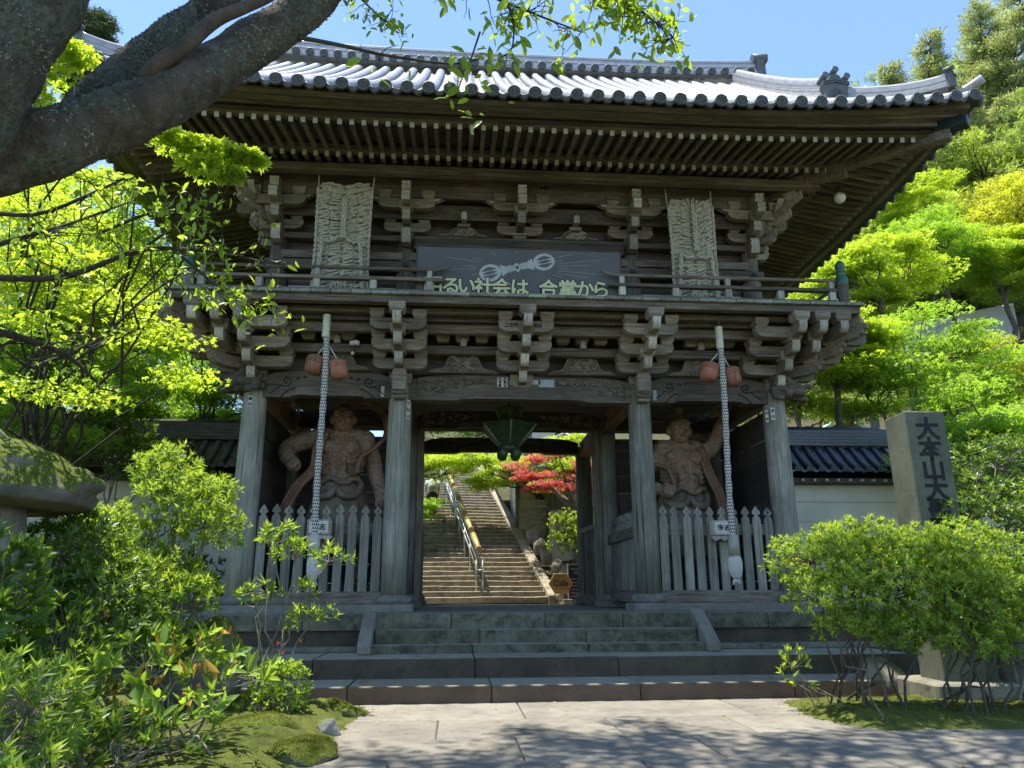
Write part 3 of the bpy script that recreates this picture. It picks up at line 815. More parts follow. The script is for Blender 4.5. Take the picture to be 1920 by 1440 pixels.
# dark boarding above the rafters
def soffit(front):
    m = MB(); N = 44
    if front:
        for (ya, za, yb, zb, lf) in ((.6, 8.55, -1.3, 8.145, lift2), (-.9, 8.30, -2.5, 7.99, lift2)):
            for k in range(N):
                for_a = []
                xa = -1 + 2 * k / N; xb = -1 + 2 * (k + 1) / N
                ha = HX - (ya - EY0); hb = HX - (yb - EY0)
                vs = [(xa * ha, ya, za), (xb * ha, ya, za), (xb * hb, yb, zb + lf(xb * hb)), (xa * hb, yb, zb + lf(xa * hb))]
                m.add(vs, [(0, 1, 2, 3)]); m.add([(a, b, c + .03) for a, b, c in vs], [(3, 2, 1, 0)])
    return m
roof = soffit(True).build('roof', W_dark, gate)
for sx in (-1, 1):
    m = MB(); N = 30
    for (xa, za, xb, zb) in ((UX[3] - .5, 8.55, 6.27, 8.145), (5.87, 8.30, 7.47, 7.99)):
        for k in range(N):
            ta, tb = k / N, (k + 1) / N
            fa = lambda t, x: (EY0 + (HX - x)) * (1 - t) + (RYB - (HX - x)) * t
            vs = [(sx * xa, fa(ta, xa), za), (sx * xa, fa(tb, xa), za), (sx * xb, fa(tb, xb), zb + slift2(fa(tb, xb))), (sx * xb, fa(ta, xb), zb + slift2(fa(ta, xb)))]
            m.add(vs, [(0, 1, 2, 3)]); m.add([(a, b, c + .03) for a, b, c in vs], [(3, 2, 1, 0)])
    m.build('soffit_board', W_dark, roof)
k0 = int(6.30 / S)
for k in range(-k0, k0 + 1):
    x = (k + .0) * S
    inst('rafter', RB, (x, TBY, TBZ + lift2(x) * .8), (0, 0, 0), roof)
k0 = int(7.30 / S)
for k in range(-k0, k0 + 1):
    x = k * S; inst('flying_rafter', RF, (x, TFY, TFZ + lift2(x)), (0, 0, 0), roof)
for sx in (-1, 1):
    k = 0; y = 3.15
    for k in range(-20, 21):
        y = 3.15 + k * S; inst('rafter', RB, (sx * 6.09, y, TBZ + slift2(y) * .8), (0, 0, math.pi / 2 * sx), roof)
    for k in range(-26, 27):
        y = 3.15 + k * S; inst('flying_rafter', RF, (sx * 7.27, y, TFZ + slift2(y)), (0, 0, math.pi / 2 * sx), roof)
# boards along the rafter ends and the stacked eave boards, following the upswept edge
def swept(name, xr, y0, y1, z0, z1, lf, mat, N=40, lf1=None):
    """front board: section y0..y1, z0..z1 swept over |x|<xr"""
    m = MB(); vs = []; fs = []; lf1 = lf1 or lf
    for k in range(N + 1):
        x = -xr + 2 * xr * k / N; a, b = lf(x), lf1(x)
        vs += [(x, y0, z0 + a), (x, y1, z0 + a), (x, y1, z1 + b), (x, y0, z1 + b)]
    for k in range(N):
        for q in range(4): fs.append((4 * k + q, 4 * k + (q + 1) % 4, 4 * k + 4 + (q + 1) % 4, 4 * k + 4 + q))
    fs += [(3, 2, 1, 0), (4 * N, 4 * N + 1, 4 * N + 2, 4 * N + 3)]
    m.add(vs, fs); return m.build(name, mat, roof)
def swept_side(name, sx, yr0, yr1, x0, x1, z0, z1, lf, mat, N=30, lf1=None):
    m = MB(); vs = []; fs = []; lf1 = lf1 or lf
    for k in range(N + 1):
        y = yr0 + (yr1 - yr0) * k / N; a, b = lf(y), lf1(y)
        vs += [(sx * x0, y, z0 + a), (sx * x1, y, z0 + a), (sx * x1, y, z1 + b), (sx * x0, y, z1 + b)]
    for k in range(N):
        for q in range(4): fs.append((4 * k + q, 4 * k + (q + 1) % 4, 4 * k + 4 + (q + 1) % 4, 4 * k + 4 + q))
    fs += [(3, 2, 1, 0), (4 * N, 4 * N + 1, 4 * N + 2, 4 * N + 3)]
    m.add(vs, fs); return m.build(name, mat, roof)
mid = lambda x: lift2(x) * .8
fa = lambda f0, f1, t: (lambda x: f0(x) * (1 - t) + f1(x) * t)
swept('eave_batten', 6.2, -1.16, -1.0, 8.118, 8.19, mid, W_fasc)
yy = -2.34; zz = 7.99
lays = ((-2.36, -2.2, 7.992, 8.045, 0.0, .15), (-2.52, -2.2, 8.047, 8.095, .15, .35), (-2.66, -2.2, 8.097, 8.125, .35, .6), (-2.80, -2.2, 8.127, 8.15, .6, .95))
for a, b, z0, z1, t0, t1 in lays:
    swept('eave_board', HX - (a - EY0) - .0, a, b, z0, z1, fa(lift2, lift, t0), W_fasc, 44, fa(lift2, lift, t1))
sl = lambda t: (lambda y: slift2(y) * (1 - t) + slift(y) * t)
for sx in (-1, 1):
    swept_side('eave_batten', sx, -.95, 7.25, 6.13, 5.97, 8.118, 8.19, lambda y: slift2(y) * .8, W_fasc)
    for a, b, z0, z1, t0, t1 in lays:
        xo = HX + (EY0 - a); swept_side('eave_board', sx, a + .001, 6.3 - a, xo, xo - .16 - (a + 2.36) * -1, z0, z1, sl(t0), W_fasc, 34, sl(t1))
# hip rafters
for sx in (-1, 1):
    m = MB(); m.beam((sx * 4.4, .4, 8.32), (sx * 6.25, -1.28, 8.02), .19, .24); m.build('hip_rafter', W_arm, roof, .015)
    m = MB(); m.beam((sx * 5.9, -.92, 8.22), (sx * 7.52, -2.55, 8.06), .2, .26); h = m.build('hip_rafter', W_arm, roof, .015)
    m = MB(); m.beam((sx * 7.0, -2.03, 8.27), (sx * 7.72, -2.76, 8.18), .24, .2); m.build('hip_end_cap', plain('dark_copper', (.03, .045, .042), .45, .3, metallic=.5), roof, .02)
# ------------------------------------------------------------------ roof tiles
def prof(w): return 8.13 + .775 * w + .0123 * w * w            # height above the eave at run w
GX = 6.25                                                      # gable face / descending ridge
def zroof(x, y):
    w = y - EY0
    return prof(w) + lift(x) * max(0, 1 - w / 3.2) ** 1.5
def zside(ax, y):
    w = HX - ax
    return prof(w) + slift(y) * max(0, 1 - w / 3.2) ** 1.5
TR = .106; TSP = .35
NT = 22
disc = MB().lathe([(0, .0), (.085, .0), (.088, -.012), (.108, -.012), (.108, .05), (0, .05)], n=24, axis='y')
disc.M = None
for k in range(16):
    a = 2 * math.pi * k / 16
    disc.ball((.052 * math.cos(a), -.004, .052 * math.sin(a)), (.030, .008, .009), 6, 4, M=Matrix.Rotation(-a, 3, 'Y'))
disc.ball((0, -.004, 0), (.018, .012, .018), 8, 4)
DISC = disc.mesh('eave_tile'); DISC.materials.append(TILE_D)
def half_tube(pts, r, nrm_up, n=9):
    """open-bottomed round cover tiles along a path, with a small joint step every tile"""
    vs = []; fs = []
    for i, (p, s) in enumerate(pts):
        for k in range(n):
            a = math.pi * (-.12 + 1.24 * k / (n - 1))
            vs.append((p[0] + s * r * math.cos(a) * nrm_up[0], p[1] + s * r * math.cos(a) * nrm_up[1], p[2] + s * r * math.sin(a)))
    m = len(pts)
    for i in range(m - 1):
        for k in range(n - 1): fs.append((i * n + k, i * n + k + 1, (i + 1) * n + k + 1, (i + 1) * n + k))
    return vs, fs
def tile_path(f, L, step=.31):
    pts = []; w = 0.0
    while w < L - .02:
        e = min(w + step, L)
        pts.append((f(w), 1.0)); pts.append((f(e - .004), .955))
        w = e
    return pts
# front face
for k in range(-NT, NT + 1):
    x = k * TSP
    Lw = (3.1 - EY0) if abs(x) < GX else (HX - abs(x) + .02)
    f = lambda w, x=x: (x, EY0 - .06 + w, zroof(x, EY0 - .06 + w) + .045)
    vs, fs = half_tube(tile_path(f, Lw + .06), TR, (1, 0))
    m = MB().add(vs, fs, 0, True).build('cover_tile_row', TILE, roof)
    z0 = zroof(x, EY0) + .045
    inst('eave_tile', DISC, (x, EY0 - .105, z0 - .035), (0, 0, 0), roof)
def pan_strip(fa_, fb_, L, step=.26, sag=.05):
    vs = []; fs = []; w = 0.0; i = 0
    while w < L - .02:
        e = min(w + step, L)
        for ww, dz in ((w, .03), (e, -.004)):
            a, b = fa_(ww), fb_(ww)
            for q in range(5):
                t = q / 4; s = -sag * (1 - (2 * t - 1) ** 2)
                vs.append((a[0] + (b[0] - a[0]) * t, a[1] + (b[1] - a[1]) * t, a[2] + (b[2] - a[2]) * t + s + dz))
        for q in range(4): fs.append((i * 10 + q, i * 10 + q + 1, i * 10 + 6 + q, i * 10 + 5 + q))
        if i: 
            for q in range(4): fs.append((i * 10 - 5 + q, i * 10 - 4 + q, i * 10 + 1 + q, i * 10 + q))
        w = e; i += 1
    return vs, fs
LIP = MB()
for k in range(-NT, NT):
    xa, xb = k * TSP, (k + 1) * TSP; am = max(abs(xa), abs(xb))
    Lw = (3.1 - EY0) if am < GX else max(.3, HX - am + .12)
    vs, fs = pan_strip(lambda w: (xa, EY0 + w, zroof(xa, EY0 + w) + .02), lambda w: (xb, EY0 + w, zroof(xb, EY0 + w) + .02), Lw)
    MB().add(vs, fs, 0, True).build('pan_tile_row', TILE_P, roof)
    # hanging lip of the eave pan tile
    m = MB(); pl = []
    for q in range(9):
        t = q / 8; x = xa + .085 + (TSP - .17) * t; s = -.052 * (1 - (2 * t - 1) ** 2); pl.append((x, zroof(x, EY0) + .045 + s))
    pl2 = [(x, z - .062 - .012 * math.sin(math.pi * i / 8)) for i, (x, z) in enumerate(pl)]
    m.prism(pl + pl2[::-1], 'y', EY0 - .035, EY0 + .02); m.build('eave_pan_lip', TILE_D, roof)
# side faces
for sx in (-1, 1):
    n = 17
    for k in range(-n, n + 1):
        y = 3.15 + k * TSP
        Lw = min(HX - GX + .1, y - EY0, RYB - y)
        if Lw < .1: continue
        f = lambda w, y=y: (sx * (HX - w), y, zside(HX - w, y) + .045)
        vs, fs = half_tube(tile_path(f, Lw), TR, (0, 1))
        MB().add(vs, fs, 0, True).build('cover_tile_row', TILE, roof)
        inst('eave_tile', DISC, (sx * (HX + .045), y, zside(HX, y) + .057), (0, 0, math.pi / 2 * sx), roof)
    m = MB(); N = 40
    for k in range(N):
        ya, yb = EY0 + (RYB - EY0) * k / N, EY0 + (RYB - EY0) * (k + 1) / N
        M_ = 6
        for q in range(M_):
            ua, ub = q / M_, (q + 1) / M_
            def P(y, u):
                L = min(HX - GX + .1, y - EY0, RYB - y); w = L * u
                return (sx * (HX - w), y, zside(HX - w, y) + .0)
            m.add([P(ya, ua), P(yb, ua), P(yb, ub), P(ya, ub)], [(0, 1, 2, 3)])
    m.build('side_pan_tiles', TILE_P, roof)
    # gable wall above the side roof
    gl = []
    for t in np.linspace(0, 1, 14):
        y = EY0 + (HX - GX) + (3.15 - EY0 - HX + GX) * t; gl.append((y, prof(y - EY0) - .12))
    gl2 = [(6.3 - y, z) for y, z in reversed(gl)]
    MB().prism(gl + gl2[1:], 'x', sx * (GX - .35), sx * (GX - .25)).build('gable_wall', W_dark, roof)
    # barge board
    m = MB()
    for (y0, z0), (y1, z1) in zip(gl[:-1], gl[1:]):
        m.beam((sx * GX, y0, z0 + .02), (sx * GX, y1, z1 + .02), .08, .3)
        m.beam((sx * GX, 6.3 - y0, z0 + .02), (sx * GX, 6.3 - y1, z1 + .02), .08, .3)
    m.build('barge_board', W_fasc, roof)
# rear slope (plain, only its crest could ever show)
m = MB()
for k in range(10):
    a, b = 3.1 + 6.15 * k / 10, 3.1 + 6.15 * (k + 1) / 10
    m.add([(-GX, a, prof(6.2 - (a - EY0 - 0) + 6.0) if False else prof(RYB - a)), (GX, a, prof(RYB - a)), (GX, b, prof(RYB - b)), (-GX, b, prof(RYB - b))], [(0, 1, 2, 3)])
m.build('rear_pan_tiles', TILE, roof)
# ---- main ridge
RZ = prof(3.15 - EY0)
def ridge_bend(x): return .16 * (abs(x) / 6.7) ** 3
m = None
for i, (hw, z0, z1) in enumerate(((.30, .02, .12), (.27, .12, .2), (.24, .2, .28), (.24, .28, .36), (.22, .36, .44), (.22, .44, .52))):
    N = 24; vs = []; fs = []
    for k in range(N + 1):
        x = -6.7 + 13.4 * k / N; b = ridge_bend(x) + RZ
        vs += [(x, 3.15 - hw, b + z0 + .004), (x, 3.15 + hw, b + z0 + .004), (x, 3.15 + hw - .01, b + z1 - .006), (x, 3.15 - hw + .01, b + z1 - .006)]
    for k in range(N):
        for q in range(4): fs.append((4 * k + q, 4 * k + (q + 1) % 4, 4 * k + 4 + (q + 1) % 4, 4 * k + 4 + q))
    fs += [(3, 2, 1, 0), (4 * N, 4 * N + 1, 4 * N + 2, 4 * N + 3)]
    MB().add(vs, fs).build('ridge_course', TILE, roof)
MB().tube([(x, 3.15, RZ + ridge_bend(x) + .53) for x in np.linspace(-6.7, 6.7, 24)], .13, 12).build('ridge_cap', TILE, roof)
for k in range(-18, 19):
    x = k * TSP; inst('ridge_disc', DISC, (x + .17, 2.80, RZ + ridge_bend(x) + .10), (0, 0, 0), roof)
def onigawara(loc, rotz, s, name='ridge_end_ornament', label=None):
    m = MB()
    pl = [(-.30, 0), (.30, 0), (.285, .35), (.33, .5), (.30, .62), (.2, .62), (.12, .78), (0, .84), (-.12, .78), (-.2, .62), (-.30, .62), (-.33, .5), (-.285, .35)]
    m.prism([(a * s, b * s) for a, b in pl], 'y', -.06 * s, .16 * s)
    m.lathe([(0, -.09 * s), (.155 * s, -.09 * s), (.17 * s, -.07 * s), (.17 * s, -.02 * s), (0, -.02 * s)], (0, 0, .28 * s), 20, axis='y')
    for k in range(16):
        a = 2 * math.pi * k / 16; m.ball((.09 * s * math.cos(a), -.09 * s, .28 * s + .09 * s * math.sin(a)), (.055 * s, .02 * s, .016 * s), 6, 4, M=Matrix.Rotation(-a, 3, 'Y'))
    m.ball((0, -.09 * s, .28 * s), .035 * s, 8, 5)
    for z in (.5, .56): m.prism([(-.34 * s, z * s), (0, (z + .07) * s), (.34 * s, z * s), (.34 * s, (z + .035) * s), (0, (z + .105) * s), (-.34 * s, (z + .035) * s)], 'y', -.1 * s, .1 * s)
    for x, z in ((-.28, .74), (.28, .74), (0, .92)):
        m.tube([(x * s, -.14 * s, z * s), (x * s, .2 * s, (z - .03) * s)], .085 * s, 12)
    me = m.mesh(name); me.materials.append(TILE_D)
    o = inst(name, me, loc, (0, 0, rotz), roof); return o
def ridge_run(P, widths, hs, name, capr=.085):
    """stacked tile ridge along the polyline P"""
    P = [Vector(p) for p in P]
    for i, (w, z0, z1) in enumerate(hs):
        vs = []; fs = []; n = len(P)
        for k, p in enumerate(P):
            d = (P[min(k + 1, n - 1)] - P[max(k - 1, 0)]); d.z = 0; d.normalize(); r = Vector((d.y, -d.x, 0)) * w
            vs += [p - r + Vector((0, 0, z0)), p + r + Vector((0, 0, z0)), p + r * .97 + Vector((0, 0, z1)), p - r * .97 + Vector((0, 0, z1))]
        for k in range(n - 1):
            for q in range(4): fs.append((4 * k + q, 4 * k + (q + 1) % 4, 4 * k + 4 + (q + 1) % 4, 4 * k + 4 + q))
        fs += [(3, 2, 1, 0), (4 * n - 4, 4 * n - 3, 4 * n - 2, 4 * n - 1)]
        MB().add(vs, fs).build(name, TILE, roof)
    MB().tube([p + Vector((0, 0, hs[-1][2] + .02)) for p in P], capr, 12).build('ridge_cap', TILE, roof)
HS = [(.17, .0, .09), (.155, .094, .16), (.155, .164, .23), (.145, .234, .30), (.145, .304, .37)]
for sx in (-1, 1):
    ys = np.linspace(2.95, -1.45, 16)
    ridge_run([(sx * 6.12, y, zroof(6.12, y) + .08 + .05 * ((2.95 - y) / 4.4) ** 3) for y in ys], None, HS, 'descending_ridge_course')
    onigawara((sx * 6.12, -1.50, zroof(6.12, -1.5) + .02), 0, .78)
    # corner ridge out to the tip
    pts = []
    for t in np.linspace(0, 1, 14):
        x = 6.30 + (HX - .32 - 6.30) * t; y = EY0 + (HX - x); pts.append((sx * x, y, zroof(x, y) + .06 + .18 * t ** 3))
    ridge_run(pts, None, [(.13, 0, .07), (.12, .074, .13), (.12, .134, .19), (.11, .194, .25)], 'corner_ridge_course', .06)
    e = pts[-1]; ang = math.atan2(-1, sx) + math.pi / 2
    onigawara((e[0] + sx * .04, e[1] - .04, e[2] - .04), ang, .5)
    m = MB(); pts2 = [(sx * (HX - .42 + .46 * t), EY0 + .42 - .46 * t, zroof(HX - .3, EY0 + .3) + .08 + .14 * t * t) for t in np.linspace(0, 1, 7)]
    m.tube(pts2, [.075, .075, .075, .075, .078, .08, .085], 12); m.build('corner_tip_tile', TILE, roof)
    # big end ornament of the main ridge
    m = MB()
    pl = [(-.42, -.1), (.42, -.1), (.40, .5), (.44, .62), (.34, .7), (.36, .95), (.25, 1.08), (-.25, 1.08), (-.36, .95), (-.34, .7), (-.44, .62), (-.40, .5)]
    m.prism([(3.15 + a * .82, RZ + .1 + b * .62) for a, b in pl], 'x', sx * 6.68, sx * 6.9)
    for dy in (-.2, .2): m.tube([(sx * 6.6, 3.15 + dy, RZ + .72), (sx * 7.0, 3.15 + dy, RZ + .76)], .13, 14)
    m.build('ridge_end_ornament', TILE_D, roof)
# ------------------------------------------------------------------ organic shapes, text
def organic(name, mb, voxel, mat, parent=None, smooth=4, factor=.5):
    me = mb.mesh(name + '_src'); o = bpy.data.objects.new(name + '_src', me); COL.objects.link(o)
    r = o.modifiers.new('r', 'REMESH'); r.mode = 'VOXEL'; r.voxel_size = voxel; r.use_smooth_shade = True
    if smooth:
        s = o.modifiers.new('s', 'SMOOTH'); s.iterations = smooth; s.factor = factor
    dg = bpy.context.evaluated_depsgraph_get(); me2 = bpy.data.meshes.new_from_object(o.evaluated_get(dg))
    bpy.data.objects.remove(o); bpy.data.meshes.remove(me); me2.name = name
    me2.materials.clear()
    return link(name, me2, parent, mat)

def text_mesh(s, size, extrude=.004, offset=0.0, align='CENTER'):
    cu = bpy.data.curves.new('t', 'FONT'); cu.body = s; cu.size = size; cu.extrude = extrude; cu.offset = offset
    cu.align_x = align; cu.align_y = 'CENTER'; cu.resolution_u = 3
    o = bpy.data.objects.new('t', cu); COL.objects.link(o)
    dg = bpy.context.evaluated_depsgraph_get(); me = bpy.data.meshes.new_from_object(o.evaluated_get(dg))
    bpy.data.objects.remove(o); bpy.data.curves.remove(cu); return me
def text(name, s, size, loc, mat, parent, rotz=0.0, offset=0.0, extrude=.004, tilt=0.0, center=True):
    me = text_mesh(s, size, extrude, offset); me.materials.clear(); me.materials.append(mat)
    if center and len(me.vertices):
        co = np.empty(len(me.vertices) * 3, np.float32); me.vertices.foreach_get('co', co); co = co.reshape(-1, 3)
        mid_ = (co.max(0) + co.min(0)) / 2; co[:, 1] -= mid_[1]; me.vertices.foreach_set('co', co.ravel())
    return inst(name, me, loc, (math.pi / 2, tilt, rotz), parent)

INK = plain('black_ink', (.012, .012, .012), .8, .1, bumpS=0)
PAPER = plain('votive_paper', (.55, .54, .47), .85, .2, 20, bumpS=0)

# lion-head noses at the outer columns
def lion(x, sx):
    m = MB(); rr = np.random.default_rng(4 + int(sx)); c = Vector((x + sx * .12, -.12, 3.93))
    m.ball(c, (.28, .28, .24)); m.ball(c + Vector((sx * .22, -.16, -.05)), (.17, .16, .13)); m.ball(c + Vector((sx * .3, -.2, -.13)), (.11, .1, .06))
    m.ball(c + Vector((sx * .12, -.26, .06)), (.07, .06, .05)); m.ball(c + Vector((sx * .26, -.1, .08)), (.07, .06, .05))
    m.ball(c + Vector((sx * .42, -.24, .0)), (.1, .07, .05))
    for k in range(34):
        a = rr.uniform(0, 6.28); b = rr.uniform(-1, 1)
        m.ball(c + Vector((-sx * .05 + .27 * math.cos(a) * .9, .26 * math.sin(a), .22 * b)), rr.uniform(.05, .09), 8, 6)
    for k in range(3): m.tube([c + Vector((sx * .1, 0, -.1)), c + Vector((sx * (.35 + .05 * k), .1 - .12 * k, -.2 - .02 * k))], [.09, .05], 8)
    organic('lion_head_nose', m, .022, W_carve, gate, 2)
lion(XS[0], -1); lion(XS[3], 1)

# ------------------------------------------------------------------ picket fences
def picket_mesh():
    pl = [(-.075, 0), (.075, 0), (.075, 1.24), (.06, 1.285), (.035, 1.31), (.035, 1.335), (.073, 1.35), (.07, 1.39), (.045, 1.425), (0, 1.49)]
    pl = pl + [(-a, b) for a, b in reversed(pl[2:-1])]
    m = MB().prism(pl, 'y', -.022, .022)
    m.lathe([(0, -.024), (.011, -.024), (.011, -.018), (0, -.018)], (0, 0, 1.385), 8, 1, axis='y')
    me = m.mesh('picket'); me.materials.append(W_pick); me.materials.append(INK); return me
PICK = picket_mesh()
def fence(name, x0, y0, x1, y1, n, label, rail_y):
    L = math.hypot(x1 - x0, y1 - y0); a = math.atan2(y1 - y0, x1 - x0)
    f = empty(name, ((x0 + x1) / 2, (y0 + y1) / 2, .21), label, 'fence', 'picket fences of the statue niches')
    d = Vector((math.cos(a), math.sin(a), 0)); nn = Vector((-d.y, d.x, 0)) * rail_y
    A, B = Vector((x0, y0, 1.28)) + nn, Vector((x1, y1, 1.28)) + nn
    MB().beam(A, B, .05, .2).build('rail', W_x if abs(d.x) > .5 else W_y, f, .006)
    for k in range(n):
        t = (k + .5) / n; p = Vector((x0, y0, .212)) + d * L * t
        inst('picket', PICK, p, (rng.uniform(-.01, .01), rng.uniform(-.008, .008), a), f, (1, 1, rng.uniform(.99, 1.01)))
fence('picket_fence', -4.67, -.02, -2.46, -.02, 10, 'weathered picket fence before the left wooden guardian, behind the thin leafy shrub', .05)
fence('picket_fence', 2.46, -.02, 4.67, -.02, 10, 'weathered picket fence before the right wooden guardian with its raised arm', .05)
fence('picket_fence', -2.22, .28, -2.22, 2.9, 11, 'picket fence on the left side of the gate passage', -.05)
fence('picket_fence', 2.22, .28, 2.22, 2.9, 11, 'picket fence on the right side of the gate passage', .05)
# slatted door leaves folded back in the passage
def leaf_door(x0, y0, x1, y1, label):
    a = math.atan2(y1 - y0, x1 - x0); d = Vector((math.cos(a), math.sin(a), 0)); L = math.hypot(x1 - x0, y1 - y0)
    f = empty('slatted_door', (x0, y0, -.1), label, 'door', 'slatted door leaves of the passage')
    P = lambda t, z: Vector((x0, y0, z)) + d * t
    MB().beam(P(0, .0), P(L, .0), .07, .22).build('bottom_rail', W_y, f, .005)
    MB().beam(P(0, 1.66), P(L, 1.66), .07, .12).build('top_rail', W_y, f, .005)
    for t in (.05, L - .05): MB().beam(P(t, .111), P(t, 1.6), .09, .07, up=(1, 0, 0)).build('stile', W_z, f, .005)
    n = 9
    for k in range(n):
        t = .14 + (L - .28) * k / (n - 1); MB().beam(P(t, .111), P(t, 1.6), .045, .05, up=(1, 0, 0)).build('slat', W_z, f)
leaf_door(2.12, 3.45, 1.98, 5.55, 'slatted wooden door leaf folded back on the right of the passage')
leaf_door(-2.10, 3.45, -2.0, 5.55, 'dark wooden door leaf folded back on the left of the passage')

# ------------------------------------------------------------------ guardian statues
def statue_mat():
    m, nt, b, out = new_mat('guardian_wood')
    v, oi, raw = coords(nt)
    n1 = noise(nt, raw, 2.2, 6, .65, .4); n2 = noise(nt, raw, 9, 6, .7, .8)
    c = ramp(nt, n1, [(.3, (.15, .08, .045)), (.5, (.33, .17, .095)), (.68, (.29, .21, .135))])
    c = mixc(nt, c, (.13, .105, .075), ramp(nt, n2, [(.46, g(0)), (.6, g(.85))]))
    vo = nt.nodes.new('ShaderNodeTexVoronoi'); vo.feature = 'DISTANCE_TO_EDGE'; vo.inputs['Scale'].default_value = 6.5
    wv = nt.nodes.new('ShaderNodeVectorMath'); wv.operation = 'ADD'; nz = nt.nodes.new('ShaderNodeTexNoise'); nz.inputs['Scale'].default_value = 5; nt.links.new(raw, nz.inputs['Vector'])
    nt.links.new(raw, wv.inputs[0]); nt.links.new(nz.outputs['Color'], wv.inputs[1]); nt.links.new(wv.outputs[0], vo.inputs['Vector'])
    c = mixc(nt, c, (.44, .35, .25), ramp(nt, vo.outputs['Distance'], [(.0, g(.8)), (.07, g(0))]))
    nt.links.new(c, b.inputs['Base Color']); b.inputs['Roughness'].default_value = .7
    bump(nt, b, n2, 1.0, .06); return m
ST = statue_mat()
def cloth_mat(name, c1, c2):
    m, nt, b, out = new_mat(name); v, oi, raw = coords(nt)
    n1 = noise(nt, raw, 3, 6, .65); nt.links.new(ramp(nt, n1, [(.35, c1), (.65, c2)]), b.inputs['Base Color']); b.inputs['Roughness'].default_value = .75
    bump(nt, b, noise(nt, raw, 12, 5, .6), .4, .02); return m
ST_CL = cloth_mat('guardian_skirt_wood', (.09, .075, .05), (.24, .17, .11)); ST_SC = cloth_mat('guardian_scarf_wood', (.16, .08, .045), (.28, .16, .095))
def ribbon(pts, width, th, side, name, mat, parent, folds=3):
    """draped carved ribbon along pts; side = list of width directions"""
    m = MB(); n = len(pts); vs = []; fs = []; K = 13
    P = [Vector(p) for p in pts]
    for i, p in enumerate(P):
        s = Vector(side[i] if isinstance(side, list) else side).normalized(); t = (P[min(i + 1, n - 1)] - P[max(i - 1, 0)]).normalized()
        s = (s - t * s.dot(t)).normalized(); nn = t.cross(s); w = width[i] if hasattr(width, '__len__') else width
        for q in range(K):
            u = q / (K - 1) * 2 - 1; vs.append(p + s * u * w / 2 + nn * th * math.cos(u * math.pi * folds))
        for q in range(K):
            u = 1 - q / (K - 1) * 2; vs.append(p + s * u * w / 2 * .98 + nn * (th * math.cos(u * math.pi * folds) - .035))
    W2 = 2 * K
    for i in range(n - 1):
        for q in range(W2): fs.append((i * W2 + q, i * W2 + (q + 1) % W2, (i + 1) * W2 + (q + 1) % W2, (i + 1) * W2 + q))
    fs += [tuple(range(W2))[::-1], tuple(range((n - 1) * W2, n * W2))]
    m.add(vs, fs, 0, True); return m.build(name, mat, parent)
def spline(ctrl, n):
    P = [Vector(p) for p in ctrl]; P = [P[0] * 2 - P[1]] + P + [P[-1] * 2 - P[-2]]; out = []
    segs = len(P) - 3
    for i in range(n):
        u = i / (n - 1) * segs; k = min(int(u), segs - 1); t = u - k
        a, b, c, d = P[k:k + 4]
        out.append(.5 * ((2 * b) + (c - a) * t + (2 * a - 5 * b + 4 * c - d) * t * t + (-a + 3 * b - 3 * c + d) * t ** 3))
    return out
